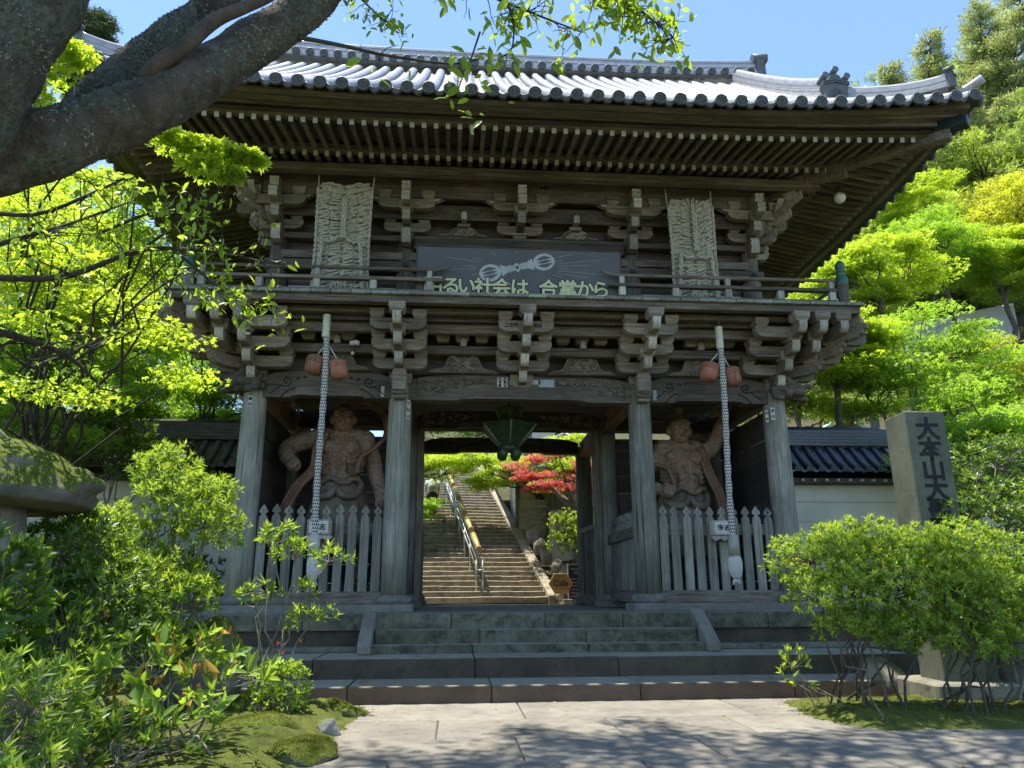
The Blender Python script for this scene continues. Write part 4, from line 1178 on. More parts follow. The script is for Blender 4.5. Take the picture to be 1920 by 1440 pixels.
def nio(X0, Y0, dz, arms, label, headturn, scarves, mouth):
    root = empty('guardian_statue', (X0, Y0, 0.0), label, 'statue')
    V = lambda x, y, z: Vector((X0 + x, Y0 + y, z + dz))
    # rock pedestal
    m = MB(); rr = np.random.default_rng(2)
    for k in range(9): m.ball(Vector((X0 + rr.uniform(-.6, .6), Y0 + rr.uniform(-.4, .4), .12)), (rr.uniform(.3, .5), rr.uniform(.3, .45), rr.uniform(.2, .32)))
    organic('rock_base', m, .05, W_dark, root, 2)
    m = MB()
    # torso
    m.ball(V(0, 0, 2.95), (.50, .33, .36)); m.ball(V(0, .02, 2.55), (.42, .30, .40)); m.ball(V(0, -.02, 2.33), (.42, .34, .26)); m.ball(V(0, .02, 3.12), (.50, .26, .2))
    for s in (-1, 1):
        m.ball(V(s * .2, -.24, 2.98), (.2, .12, .15))                       # chest
        for k, z in enumerate((2.72, 2.56, 2.41)): m.ball(V(s * .1, -.29 - .01 * k, z), (.085, .05, .065), 8, 6)
        for z in (2.78, 2.66, 2.54): m.tube([V(s * .44, -.05, z + .03), V(s * .3, -.26, z - .03)], [.04, .03], 6)
        m.tube([V(s * .05, -.16, 3.22), V(s * .42, -.12, 3.28)], [.05, .045], 6)    # collar bone
        m.ball(V(s * .3, .02, 3.24), (.24, .2, .17))                        # trapezius
    m.tube([V(0, 0, 3.1), V(headturn * .05, -.06, 3.5)], [.2, .16], 10)
    for s in (-1, 0, 1): m.tube([V(s * .12, -.12, 3.15), V(s * .1, -.2, 3.36)], [.03, .035], 6)
    # head
    h = V(headturn * .06, -.1, 3.60)
    m.ball(h, (.225, .25, .28), 16, 12); m.ball(h + Vector((0, -.05, -.15)), (.19, .19, .15)); m.ball(h + Vector((0, -.16, -.23)), (.09, .08, .07))
    m.ball(h + Vector((0, .02, .3)), (.1, .1, .1)); m.tube([h + Vector((0, .0, .24)), h + Vector((.03, .0, .42))], [.06, .05], 8)
    m.ball(h + Vector((.03, 0, .44)), (.1, .08, .06))
    for s in (-1, 1):
        m.tube([h + Vector((s * .03, -.25, .045)), h + Vector((s * .1, -.25, .085)), h + Vector((s * .19, -.16, .11))], [.03, .04, .03], 8)   # brows
        m.ball(h + Vector((s * .13, -.19, -.08)), (.075, .06, .055)); m.ball(h + Vector((s * .235, .0, -.03)), (.04, .07, .1))
        m.ball(h + Vector((s * .045, -.28, -.075)), (.035, .03, .03))
    m.tube([h + Vector((0, -.24, .05)), h + Vector((0, -.30, -.06))], [.035, .05], 8)
    m.tube([h + Vector((-.1, -.2, -.125)), h + Vector((0, -.25, -.112)), h + Vector((.1, -.2, -.125))], [.02, .028, .02], 8)
    m.tube([h + Vector((-.09, -.19, -.185 - mouth)), h + Vector((0, -.235, -.20 - mouth)), h + Vector((.09, -.19, -.185 - mouth))], [.02, .028, .02], 8)
    # arms
    for chain, rad in arms:
        pts = [V(*p) for p in chain]; m.tube(spline(pts, 14), list(np.interp(np.linspace(0, 1, 14), np.linspace(0, 1, len(rad)), rad)), 12)
        m.ball(pts[0], (.21, .19, .2))
        mid_ = (pts[0] + pts[1]) / 2; m.ball(mid_ + Vector((0, -.03, .03)), .165, 10, 8)
    # legs
    for s in (-1, 1):
        m.tube([V(s * .2, .05, 2.2), V(s * .34, -.05, 1.4), V(s * .38, .0, .85), V(s * .40, .02, .42)], [.26, .2, .17, .12], 12)
        m.tube([V(s * .40, .08, .36), V(s * .44, -.28, .33)], [.11, .09], 8)
    for s in (-1, 1):                                            # tendons and ribs cut deep
        for k in range(6): m.tube([V(s * (.08 + .05 * k), -.31 + .025 * k, 2.86 - .02 * k), V(s * (.12 + .05 * k), -.33 + .03 * k, 2.70 - .03 * k)], [.018, .012], 5)
        for k in range(4): m.tube(spline([V(s * .46, -.08, 2.86 - .11 * k), V(s * .36, -.27, 2.80 - .11 * k), V(s * .2, -.33, 2.74 - .11 * k)], 6), [.03, .03, .028, .024, .02, .014], 6)
        for k in range(3): m.tube([h + Vector((s * (.06 + .05 * k), -.22 + .02 * k, .13 + .03 * k)), h + Vector((s * (.02 + .05 * k), -.24 + .02 * k, .20))], [.016, .012], 5)
    body = organic('body', m, .026, ST, root, 1)
    # hands
    for chain, rad in arms:
        a, b = V(*chain[-2]), V(*chain[-1]); d = (b - a).normalized(); kind = chain_kind[id(chain)]
        m = MB(); r = d.cross(Vector((0, 1, 0))).normalized(); f = Vector((0, -1, 0))
        if kind == 'fist':
            m.ball(b + d * .1, (.15, .14, .15))
            for q in range(4):
                o = b + d * (.03 + .055 * q) + f * .1 ; m.tube([o + r * .13, o + r * .06 + f * .06, o - r * .06 + f * .06, o - r * .1 + f * .0], .042, 7)
            m.tube([b + d * .0 + r * .12 + f * .05, b + d * .08 + f * .16, b + d * .14 - r * .04 + f * .15], [.045, .042, .035], 7)
        else:
            m.ball(b + d * .1, (.13, .07, .14))
            for q in range(4):
                o = b + d * .18 + r * (.1 - .065 * q); l = (.17, .2, .19, .14)[q]
                m.tube([o, o + d * l * .55 + f * .02 + r * (.02 * (1.5 - q)), o + d * l + f * .06 + r * (.03 * (1.5 - q))], [.036, .033, .026], 7)
            m.tube([b + d * .03 - r * .0 + r * .1, b + d * .1 + r * .18 + f * .05, b + d * .18 + r * .2 + f * .08], [.045, .038, .03], 7)
        organic('hand', m, .018, ST, root, 2)
    # eyes
    for s in (-1, 1):
        e = MB().ball(h + Vector((s * .088, -.222, .015)), (.042, .03, .026), 10, 8).build('eye', plain('eye_white', (.6, .52, .4), .4, .05, bumpS=0), root)
        MB().ball(h + Vector((s * .088, -.248, .012)), (.017, .01, .017), 8, 6).build('pupil', INK, e)
    if mouth > .01: MB().ball(h + Vector((0, -.2, -.165)), (.07, .05, .03), 10, 6).build('open_mouth', plain('mouth_red', (.12, .03, .02), .7, .1), root)
    # skirt with folds, knotted sash
    m = MB(); pr = [(.40, 2.36), (.47, 2.24), (.52, 2.0), (.60, 1.7), (.68, 1.35), (.72, 1.05), (.70, .98), (.3, 1.0)]; N = 72; vs = []; fs = []
    for i, (r, z) in enumerate(pr):
        for k in range(N):
            a = 2 * math.pi * k / N; fo = 1 + (.02 + .055 * i / len(pr)) * math.sin(a * 13 + .8 * math.sin(a * 3) + i * .25)
            vs.append(V(r * fo * math.cos(a), r * .78 * fo * math.sin(a), z + (.05 * math.sin(a * 3 + 1) if i < 3 else .06 * math.sin(a * 5))))
    for i in range(len(pr) - 1):
        for k in range(N): fs.append((i * N + k, i * N + (k + 1) % N, (i + 1) * N + (k + 1) % N, (i + 1) * N + k))
    m.add(vs, fs, 0, True); sk = m.build('skirt', ST_CL, root)
    m = MB(); pts = []
    for k in range(25):
        a = math.pi * (1 + k / 24); pts.append(V(.47 * math.cos(a), .40 * math.sin(a), 2.30 + .05 * math.sin(a * 6)))
    m.tube(pts, [.06 + .015 * math.sin(k * 2.1) for k in range(25)], 8); m.build('waist_sash', ST_CL, sk)
    # drapery swags over the hips
    for s in (-1, 1):
        c = [V(s * .46, -.12, 2.28), V(s * .36, -.36, 2.02), V(s * .12, -.46, 2.0), V(0, -.44, 2.18)]
        MB().tube(spline(c, 12), [.07, .075, .08, .08, .08, .08, .08, .08, .075, .07, .06, .05], 8).build('hip_drape', ST_CL, sk)
    for ctrl, wd, sd in scarves:
        pts = spline([V(*p) for p in ctrl], 26); ribbon(pts, wd, .022, sd, 'scarf', ST_SC, root, 3)
    return root
chain_kind = {}
L1 = [(-.5, 0, 3.2), (-.98, -.12, 3.02), (-1.0, -.35, 2.78), (-.86, -.52, 2.62)]; L2 = [(.46, 0, 3.18), (.62, -.02, 2.78), (.72, -.18, 2.42), (.82, -.3, 2.12)]
chain_kind[id(L1)] = 'fist'; chain_kind[id(L2)] = 'open'
nio(-3.5, 1.5, .0, [(L1, [.2, .17, .165, .12]), (L2, [.19, .17, .15, .105])], 'reddish wooden guardian with lowered open hand in the left niche', 0.3,
    [([(-.05, .2, 3.75), (.35, .2, 3.95), (.75, .1, 3.75), (.85, .0, 3.3), (.62, -.2, 2.95), (.4, -.32, 2.75), (.33, -.42, 2.4)], .26, (.3, -.95, .1)),
     ([(-.35, -.2, 3.3), (-.42, -.38, 2.95), (-.46, -.42, 2.55), (-.75, -.4, 2.2), (-.98, -.35, 1.75), (-1.0, -.3, 1.4)], .24, (.9, -.4, .1))], .0)
R1 = [(-.46, 0, 3.02), (-.78, -.05, 2.72), (-.80, -.25, 2.42), (-.55, -.42, 2.3)]; R2 = [(.42, 0, 3.05), (.68, -.04, 3.25), (.85, -.06, 3.55), (.92, -.1, 3.85)]
chain_kind[id(R1)] = 'fist'; chain_kind[id(R2)] = 'open'
nio(3.45, 1.5, -.16, [(R1, [.2, .18, .165, .12]), (R2, [.2, .17, .15, .11])], 'orange-brown wooden guardian with one arm raised in the right niche', -.3,
    [([(.05, .2, 3.75), (-.3, .22, 3.85), (-.7, .15, 3.7), (-.85, .1, 3.2), (-.6, -.1, 2.85), (-.38, -.3, 2.7), (-.3, -.42, 2.35)], .24, (-.3, -.95, .1)),
     ([(.36, -.2, 3.22), (.4, -.34, 2.9), (.5, -.38, 2.55), (.66, -.36, 2.2), (.72, -.3, 1.75), (.66, -.26, 1.5)], .2, (.9, -.4, .1))], .02)

# ------------------------------------------------------------------ bell ropes
ROPE_W = plain('rope_white', (.62, .60, .54), .9, .1, 40); ROPE_B = plain('rope_dark', (.05, .045, .045), .9, .2, 40); ROPE_R = plain('rope_wrap', (.62, .62, .50), .9, .15, 40)
WBELL = wood('wooden_bell', (.22, .085, .05), (.36, .16, .095), 'z', .5); _x = plain('bell_spare', (.34, .13, .075), .45, .25, 5, bumpS=.15)
def bell_rope(x, y, ztop, label, lean):
    root = empty('bell_rope', (x, y, .3), label, 'bell rope', 'bell ropes hanging before the niches')
    X = lambda z: x + lean * (ztop - z) + .018 * math.sin((ztop - z) * 1.5)
    m = MB(); n = 10; N = 62; zs = np.linspace(ztop - .42, 1.08, N); vs = []; fs = []; mi = []
    for i, z in enumerate(zs):
        for k in range(n):
            a = 2 * math.pi * (k + .5 * i) / n; r = .052 + .006 * math.cos(i * 1.1); vs.append((X(z) + r * math.cos(a), y + r * math.sin(a), z))
    for i in range(N - 1):
        for k in range(n):
            a0, a1 = i * n + k, i * n + (k + 1) % n; sh = 0; b0, b1 = (i + 1) * n + k, (i + 1) * n + (k + n - 1) % n
            fs += [(a0, a1, b0), (a0, b0, b1)]; mi += [0, 1]
    m.v = [tuple(v) for v in vs]; m.f = fs; m.mi = mi; m.sm = [True] * len(fs)
    m.build('rope', [ROPE_W, ROPE_B], root)
    m = MB(); 
    for k in range(9): m.lathe([(.05, 0), (.068, .012), (.068, .036), (.05, .048)], (X(ztop), y, ztop - .44 + k * .046), 14)
    m.build('cord_wrap', ROPE_R, root)
    MB().tube([(X(ztop), y, ztop - .04), (X(ztop), y, ztop + .1)], .03, 8).build('hook', W_dark, root)
    for s, dz, tilt in ((-1, .02, .25), (1, -.06, -.2)):
        b = MB(); b.M = Matrix.Translation((X(4.0) + s * .2, y + .12, 3.98 + dz)) @ Matrix.Rotation(tilt, 4, 'Y')
        b.lathe([(0, -.17), (.09, -.165), (.145, -.13), (.168, -.06), (.17, .02), (.168, .05), (.182, .058), (.182, .075), (.166, .08), (.166, .105), (.178, .112), (.175, .13), (.14, .165), (.07, .19), (0, .195)], n=24)
        o = b.build('wooden_bell', WBELL, root)
        MB().tube([(X(4.0) + s * .18, y + .12, 4.16 + dz), (X(4.2) + s * .03, y + .05, 4.35)], .012, 6).build('bell_cord', ROPE_R, o)
    MB().lathe([(0, 1.1), (.085, 1.1), (.09, .76), (0, .76)], (X(1.0), y, 0), 18).build('wooden_handle', W_end, root)
    m = MB(); N = 12; n = 14; vs = []; fs = []
    prof_ = [(.075, .765), (.1, .7), (.105, .62), (.1, .54), (.085, .47), (.06, .42), (.035, .385)]
    m.lathe(prof_, (X(.6), y, 0), 18)
    for k in range(18):
        for s in (-1, 1):
            m.tube([(X(.6) + (r + .004) * math.cos(2 * math.pi * k / 18 + s * .25 * i), y + (r + .004) * math.sin(2 * math.pi * k / 18 + s * .25 * i), z) for i, (r, z) in enumerate(prof_)], .007, 4)
    rr = np.random.default_rng(1)
    for k in range(26):
        a = rr.uniform(0, 6.28); m.tube([(X(.6) + .03 * math.cos(a), y + .03 * math.sin(a), .40), (X(.6) + .07 * math.cos(a), y + .07 * math.sin(a), .29 + rr.uniform(0, .05))], .008, 4)
    m.build('tassel', ROPE_W, root)
bell_rope(-3.50, -1.05, 4.92, 'checked bell rope with two wooden bells hanging before the left guardian', .012)
bell_rope(3.53, -1.05, 4.86, 'checked bell rope with two wooden bells hanging before the right guardian', -.012)

# ------------------------------------------------------------------ offering boxes on the fences
def offering_box(x, label, chars):
    root = empty('offering_box', (x, -.14, 1.12), label, 'offering box', 'offering boxes on the picket fences')
    MB().bx(x - .2, x + .2, -.26, -.075, 1.16, 1.42).build('box', W_end, root, .01)
    pl = [(x - .22, 1.15)] + [(x - .22 + .44 * k / 12, 1.08 + .025 * math.cos(k * 1.57)) for k in range(13)] + [(x + .22, 1.15)]
    MB().prism(pl, 'y', -.25, -.09).build('scalloped_base', W_end, root)
    MB().bx(x - .16, x + .16, -.264, -.261, 1.2, 1.39).build('paper_label', PAPER, root)
    for k, ch in enumerate(chars): text('letter', ch, .12, (x - .065 + .13 * k, -.268, 1.295), INK, root, offset=.002, extrude=.002)
    m = MB()
    for k in range(5):
        for s in (-1, 1): m.ball((x + s * .18, -.262, 1.19 + .05 * k), .009, 6, 4)
    m.build('studs', INK, root)
offering_box(-3.55, 'small wooden offering box on the left picket fence, half hidden by leaves', '浄志')
offering_box(3.62, 'small wooden offering box with two black characters on the right picket fence', '浄志')

# ------------------------------------------------------------------ banner with slogan and thunderbolt emblem
BN = plain('banner_slate', (.105, .105, .108), .55, .12, 1.5, bumpS=.03); BL = plain('banner_letters', (.60, .62, .36), .6, .05, bumpS=0); BE = plain('banner_emblem', (.42, .45, .44), .6, .06, bumpS=0)
ban = empty('slogan_banner', (-.1, -.95, 5.3), 'slate blue banner with pale yellow Japanese slogan and thunderbolt emblem on the balcony', 'banner')
MB().bx(-1.955, 1.735, -1.205, -1.175, 5.20, 6.19).build('panel', BN, ban, .005)
m = MB()
for x0, x1, z0, z1 in ((-1.97, 1.75, 5.192, 5.199), (-1.97, 1.75, 6.192, 6.21), (-1.975, -1.958, 5.192, 6.21), (1.738, 1.755, 5.192, 6.21)): m.bx(x0, x1, -1.215, -1.17, z0, z1)
m.build('frame', W_dark, ban)
for ch, x in zip('明るい社会は合掌から', (-1.66, -1.34, -1.07, -.76, -.44, -.12, .40, .75, 1.06, 1.35)):
    text('letter_outline', ch, .35, (x, -1.2085, 5.44), INK, ban, offset=.022, extrude=.0015)
    text('letter', ch, .35, (x, -1.214, 5.44), BL, ban, offset=.009, extrude=.002)
def flat(name, polys, y, mat, parent, th=.003):
    m = MB()
    for p in polys: m.prism(p, 'y', y - th, y)
    return m.build(name, mat, parent)
ec = Vector((-.16, 5.83)); er = math.radians(14)
def E(u, v): return (ec.x + u * math.cos(er) - v * math.sin(er), ec.y + u * math.sin(er) + v * math.cos(er))
def ell(cu, cv, a, b, n=24): return [E(cu + a * math.cos(t), cv + b * math.sin(t)) for t in np.linspace(0, 2 * math.pi, n, endpoint=False)]
flat('emblem', [ell(0, 0, .055, .085)], -1.206, BE, ban)
flat('emblem_eye', [ell(0, 0, .028, .04)], -1.210, BN, ban)
for s in (-1, 1):
    for k, (a, b, h1, h2) in enumerate(((.062, .095, .06, .06), (.102, .135, .05, .075), (.142, .175, .065, .065), (.182, .30, .055, .115))):
        flat('emblem', [[E(s * a, -h1), E(s * b, -h2), E(s * b, h2), E(s * a, h1)][::s]], -1.206, BE, ban)
    flat('emblem', [ell(s * .50, 0, .20, .165)], -1.2062, BE, ban)
    for dv, w in ((-.082, .035), (0, .03), (.082, .035)):
        pts = [E(s * (.37 + .28 * t), dv * (1 - .35 * abs(2 * t - 1)) + w * math.sin(math.pi * t)) for t in np.linspace(0, 1, 10)] + [E(s * (.37 + .28 * t), dv * (1 - .35 * abs(2 * t - 1)) - w * math.sin(math.pi * t)) for t in np.linspace(1, 0, 10)[1:-1]]
        flat('emblem_slot', [pts[::s]], -1.210, BN, ban)
for k in range(36):
    a = 2 * math.pi * k / 36; c_, s_ = math.cos(a), math.sin(a); r0, r1 = .62, .78 + .35 * (k % 3)
    p0 = Vector((ec.x + r0 * 1.2 * c_, ec.y + r0 * .42 * s_)); p1 = Vector((ec.x + r1 * 1.2 * c_, ec.y + r1 * .42 * s_))
    if not (-1.9 < p1.x < 1.68 and 5.24 < p1.y < 6.16) or (p1.y < 5.62): continue
    n_ = Vector((-(p1 - p0).y, (p1 - p0).x)).normalized() * .002
    flat('ray', [[p0 - n_, p1 - n_, p1 + n_, p0 + n_]], -1.206, BE, ban, .001)

# ------------------------------------------------------------------ giant straw sandals
STRAW = plain('straw_rope', (.45, .415, .32), .9, .35, 18, bumpS=.5)
def strand(m, p0, p1, r, seed, sag=0.0, tw=9.0):
    p0, p1 = Vector(p0), Vector(p1); L = (p1 - p0).length; n = max(5, int(L / .05)); d = (p1 - p0).normalized()
    up = Vector((0, 0, 1)) if abs(d.z) < .8 else Vector((1, 0, 0)); a = d.cross(up).normalized(); b = a.cross(d)
    for q in range(2):
        pts = []
        for k in range(n + 1):
            t = k / n; ph = tw * t * L * 3 + q * math.pi + seed
            pts.append(p0.lerp(p1, t) + (a * math.cos(ph) + b * math.sin(ph)) * r * .55 - Vector((0, 0, sag * math.sin(math.pi * t))))
        m.tube(pts, r * .62, 5)
def sandal(xc, w, z0, z1, y, label, top):
    root = empty('straw_sandal', (xc, y, z0), label, 'straw sandal', 'giant straw sandals on the balcony')
    rr = np.random.default_rng(int(abs(xc) * 10)); H = z1 - z0
    hw = lambda t: w / 2 * (1.0 - .09 * math.sin(math.pi * min(1, t * 1.15)) ** 2 - .16 * max(0, abs(2 * t - 1) - .86) / .14)
    pl = [(xc + hw(t) * .96, z0 + H * t) for t in np.linspace(0, 1, 12)] + [(xc - hw(t) * .96, z0 + H * t) for t in np.linspace(1, 0, 12)]
    MB().prism(pl, 'y', y - .05, y + .06).build('sole', STRAW, root)
    m = MB(); n = 38
    for k in range(n):
        t = (k + .5) / n; z = z0 + H * t; W_ = hw(t); v = (.16 if top == 'flat' else .30) * (t - .15) + rr.uniform(-.025, .025)
        for s in (-1, 1):
            p = Vector((xc + s * W_ * rr.uniform(.97, 1.03), y - .055 + rr.uniform(-.012, .012), z + v * .5)); q = Vector((xc + s * rr.uniform(-.02, .03), y - .085 + rr.uniform(-.012, .012), z - v * .5 + .02))
            mid_ = p.lerp(q, .5) + Vector((0, -.035 + rr.uniform(-.015, .015), rr.uniform(-.02, .02)))
            strand(m, p, mid_, .04, rr.uniform(0, 6), 0, 4.5); strand(m, mid_, q, .04, rr.uniform(0, 6), 0, 4.5)
    tag(m.build('straw_weave', STRAW, root), kind='stuff')
    for s in (-1, 1):
        m = MB()
        for off in (0, .035): strand(m, (xc + s * (w / 2 * .93 + off * .3), y - .05 - off, z0 + H * .45), (xc + s * (w / 2 * .97 + off * .3), y - .05 - off, z1 - .05), .03, off * 9); strand(m, (xc + s * (w / 2 * .93 + off * .3), y - .05 - off, z0 + H * .45), (xc + s * (w / 2 * .97 + off * .3), y - .05 - off, z0 + .05), .03, off * 7)
        m.build('edge_rope', STRAW, root)
    zc = z0 + H * .48
    for s in (-1, 1):
        m = MB(); strand(m, (xc + s * w * .33, y - .19, zc + .02), (xc + s * w * .42, y - .17, z0 + H * .08), .042, 1.0)
        strand(m, (xc + s * w * .33, y - .19, zc + .02), (xc + s * .05, y - .2, zc + (.12 if top == 'flat' else -.02)), .034, 2.0, .06); m.build('side_strap', STRAW, root)
    m = MB(); strand(m, (xc + .01, y - .19, zc + .08), (xc, y - .18, z1 - H * (.12 if top == 'flat' else .02)), .04, .5); strand(m, (xc + .04, y - .19, zc + .08), (xc + .04, y - .18, z1 - H * .14), .035, 2.5)
    m.build('toe_strap', STRAW, root)
    m = MB()
    for k in range(5): strand(m, (xc + (k - 2) * .045, y - .19, z0 + H * .20 + .02 * rr.uniform(-1, 1)), (xc + (k - 2) * .075, y - .2, z0 + .04), .036, k)
    m.build('heel_knot', STRAW, root)
    m = MB()
    if top == 'flat':
        for k in range(5): strand(m, (xc - w * .42, y - .06 - .015 * k, z1 - .02 * k), (xc + w * .42, y - .06 - .015 * k, z1 + .01 - .02 * k), .03, k, .12)
    else:
        for s in (-1, 1):
            for k in range(5): strand(m, (xc + s * (.06 + .09 * k), y - .07, z1 + .12 - .035 * k), (xc + s * .0, y - .09, z1 - .14 - .1 * k), .035, k)
    m.build('toe_roll', STRAW, root)
    for s in (-1, 1):
        MB().tube([(xc + s * w * .5, y - .02, z1 - .05), (xc + s * w * .52, y, z1 + .35)], .014, 6).build('hanging_cord', STRAW, root)
sandal(-3.38, 1.02, 5.27, 7.66, -.62, 'giant straw sandal with a flat rolled toe hanging on the left of the balcony', 'flat')
sandal(3.30, .88, 5.30, 7.52, -.62, 'giant straw sandal with a twisted pointed toe hanging on the right of the balcony', 'twist')

# ------------------------------------------------------------------ hanging bronze lantern in the passage
VER = plain('green_bronze', (.05, .085, .045), .5, .45, 9, metallic=.35, bumpS=.3); VER_L = plain('pale_bronze_edge', (.19, .22, .14), .5, .3, 12, metallic=.2)
lan = empty('hanging_lantern', (-.1, 1.75, 2.85), 'green bronze hanging lantern under the passage ceiling', 'lantern')
LC = (-.1, 1.75, 0); H6 = math.pi / 6
MB().lathe([(0, 3.93), (.31, 3.93), (.33, 3.90), (.20, 3.60), (0, 3.60)], LC, 6, 0, False, ang=H6).build('crown', VER, lan, .01)
MB().lathe([(0, 3.60), (.62, 3.575), (.635, 3.54), (.60, 3.52), (.22, 3.13), (0, 3.13)], LC, 6, 0, False, ang=H6).build('flared_hood', VER, lan, .006)
for k in range(6):
    a = H6 + k * math.pi / 3; d = Vector((math.cos(a), math.sin(a), 0)); o = Vector((LC[0], LC[1], 0))
    MB().tube([o + d * .635 + Vector((0, 0, 3.55)), o + d * .42 + Vector((0, 0, 3.32)), o + d * .225 + Vector((0, 0, 3.125))], .02, 6).build('hood_rib', VER_L, lan)
    MB().tube([o + d * .32 + Vector((0, 0, 3.9)), o + d * .2 + Vector((0, 0, 3.6))], .016, 6).build('crown_rib', VER_L, lan)
    b = k * math.pi / 3; d2 = Vector((math.cos(b), math.sin(b), 0))
MB().lathe([(0, 3.13), (.2, 3.13), (.22, 3.05), (.15, 3.0), (0, 3.0)], LC, 12).build('foot_ring', VER, lan)
for k in range(4):
    a = math.pi / 4 + k * math.pi / 2; MB().ball((LC[0] + .2 * math.cos(a), LC[1] + .2 * math.sin(a), 2.96), (.11, .11, .13), 12, 8).build('foot_knob', VER, lan)
MB().tube([(LC[0], LC[1], 3.92), (LC[0], LC[1], 4.38)], .022, 8).build('chain', VER, lan)

# ------------------------------------------------------------------ lamp under the right eave, camera, plates, votive stickers
lp = empty('eave_lamp', (6.5, -.55, 7.9), 'round white lamp hanging under the right corner of the eaves', 'lamp')
MB().ball((6.47, -.55, 7.86), (.115, .115, .115), 18, 12).build('globe', plain('milk_glass', (.75, .76, .72), .25, .03, bumpS=0), lp)
MB().lathe([(.05, 7.965), (.06, 8.0), (.05, 8.04), (.02, 8.2), (0, 8.2)], (6.47, -.55, 0), 12).build('holder', W_dark, lp)
cmr = empty('security_camera', (-3.1, -.5, 4.45), 'small white security camera under the left bay brackets', 'camera')
m = MB(); m.beam((-3.14, -.5, 4.56), (-3.0, -.62, 4.54), .09, .08); m.build('housing', plain('white_plastic', (.7, .7, .7), .4, .04), cmr, .01)
MB().tube([(-3.1, -.5, 4.50), (-3.1, -.5, 4.40)], .03, 10).build('mount', W_dark, cmr)
MB().ball((-3.1, -.52, 4.37), .035, 10, 7).build('sensor', plain('white_plastic2', (.65, .65, .62), .4, .04), cmr)
def sticker(name, x, z, w, h, y, lines, label, rotz=0.0, mat=None, size=None, kind='votive sticker', grp='votive stickers on the gate'):
    root = empty(name, (x, y, z), label, kind, grp)
    m = MB().box((0, 0, 0), (w, .003, h)); me = m.mesh('paper'); me.materials.append(mat or PAPER); inst('paper', me, (x, y, z), (0, 0, rotz), root)
    d = Vector((math.cos(rotz), math.sin(rotz), 0)); f = Vector((math.sin(rotz), -math.cos(rotz), 0)) * .004
    for i, ln in enumerate(lines):
        for k, ch in enumerate(ln):
            s = size or min(w / len(lines), h / max(1, len(ln))) * .95
            p = Vector((x, y, z)) + d * ((i - (len(lines) - 1) / 2) * -w / max(1, len(lines))) + f + Vector((0, 0, h / 2 - h * (k + .5) / len(ln)))
            text('character', ch, s, p, INK, root, rotz=rotz, offset=.002, extrude=.001)
sticker('votive_sticker', 4.76, 3.42, .085, .24, -.222, ['京井'], 'white paper sticker with two black characters on the right outer column', .0)
sticker('votive_sticker', 4.655, 3.38, .06, .24, -.19, ['山中'], 'narrow faded sticker beside the larger one on the right outer column', -.75)
sticker('votive_sticker', -4.91, 3.52, .075, .2, -.222, ['高谷'], 'small white sticker high on the left outer column', .0)
sticker('votive_sticker', -2.09, 3.42, .08, .36, -.155, ['千社山'], 'long sticker with brushed characters on the left inner column', .85)
sticker('votive_sticker', -.36, 3.975, .19, .19, -.1445, ['板富台', '松宮番'], 'white sticker with two columns of black characters on the middle beam', 0)
PALE = plain('faded_paper', (.42, .46, .42), .8, .1, bumpS=0); BLUE = plain('blue_grey_paper', (.33, .40, .42), .8, .1, bumpS=0)
sticker('votive_sticker', -.09, 3.985, .26, .11, -.1445, [], 'faded blank pale slip left of the centre of the middle beam', 0, PALE)
sticker('votive_sticker', .22, 3.985, .26, .09, -.1445, [], 'faded blank pale slip right of the centre of the middle beam', 0, PALE)
sticker('votive_sticker', .47, 3.965, .3, .15, -.1445, [], 'blank blue-grey slip, the largest on the middle beam', 0, BLUE)
sticker('votive_sticker', -2.57, 3.76, .06, .2, -.1445, [], 'blank upright white slip on the left bay beam', 0, PALE)
sticker('votive_sticker', 2.53, 3.77, .07, .2, -.1445, [], 'blank upright pale blue slip on the right bay beam', 0, BLUE)
sticker('name_plate', -.27, 4.73, .24, .07, -1.185, [], 'wooden plate with three black characters left on the middle bracket arm', 0, W_arm, kind='plate', grp='plates on the bracket')
sticker('name_plate', .2, 4.73, .24, .07, -1.185, [], 'wooden plate with two black characters right on the middle bracket arm', 0, W_arm, kind='plate', grp='plates on the bracket')
for s, x in (('上合所', -.27), ('寄附', .2)):
    pl_ = [o for o in bpy.data.objects if o.name.startswith('name_plate') and abs(o.location.x - x) < .01][0]
    text('character', s, .085, (x, -1.192, 4.73), INK, pl_, offset=.001, extrude=.001)
root680 = empty('number_plate', (.48, -.405, 7.93), 'small dark plate numbered 680 under the eaves', 'plate')
MB().bx(.36, .6, -.412, -.402, 7.86, 8.0).build('plate', plain('grey_plate', (.2, .2, .2), .6, .1), root680)
text('numerals', '680', .15, (.48, -.416, 7.93), INK, root680, offset=.006, extrude=.002)
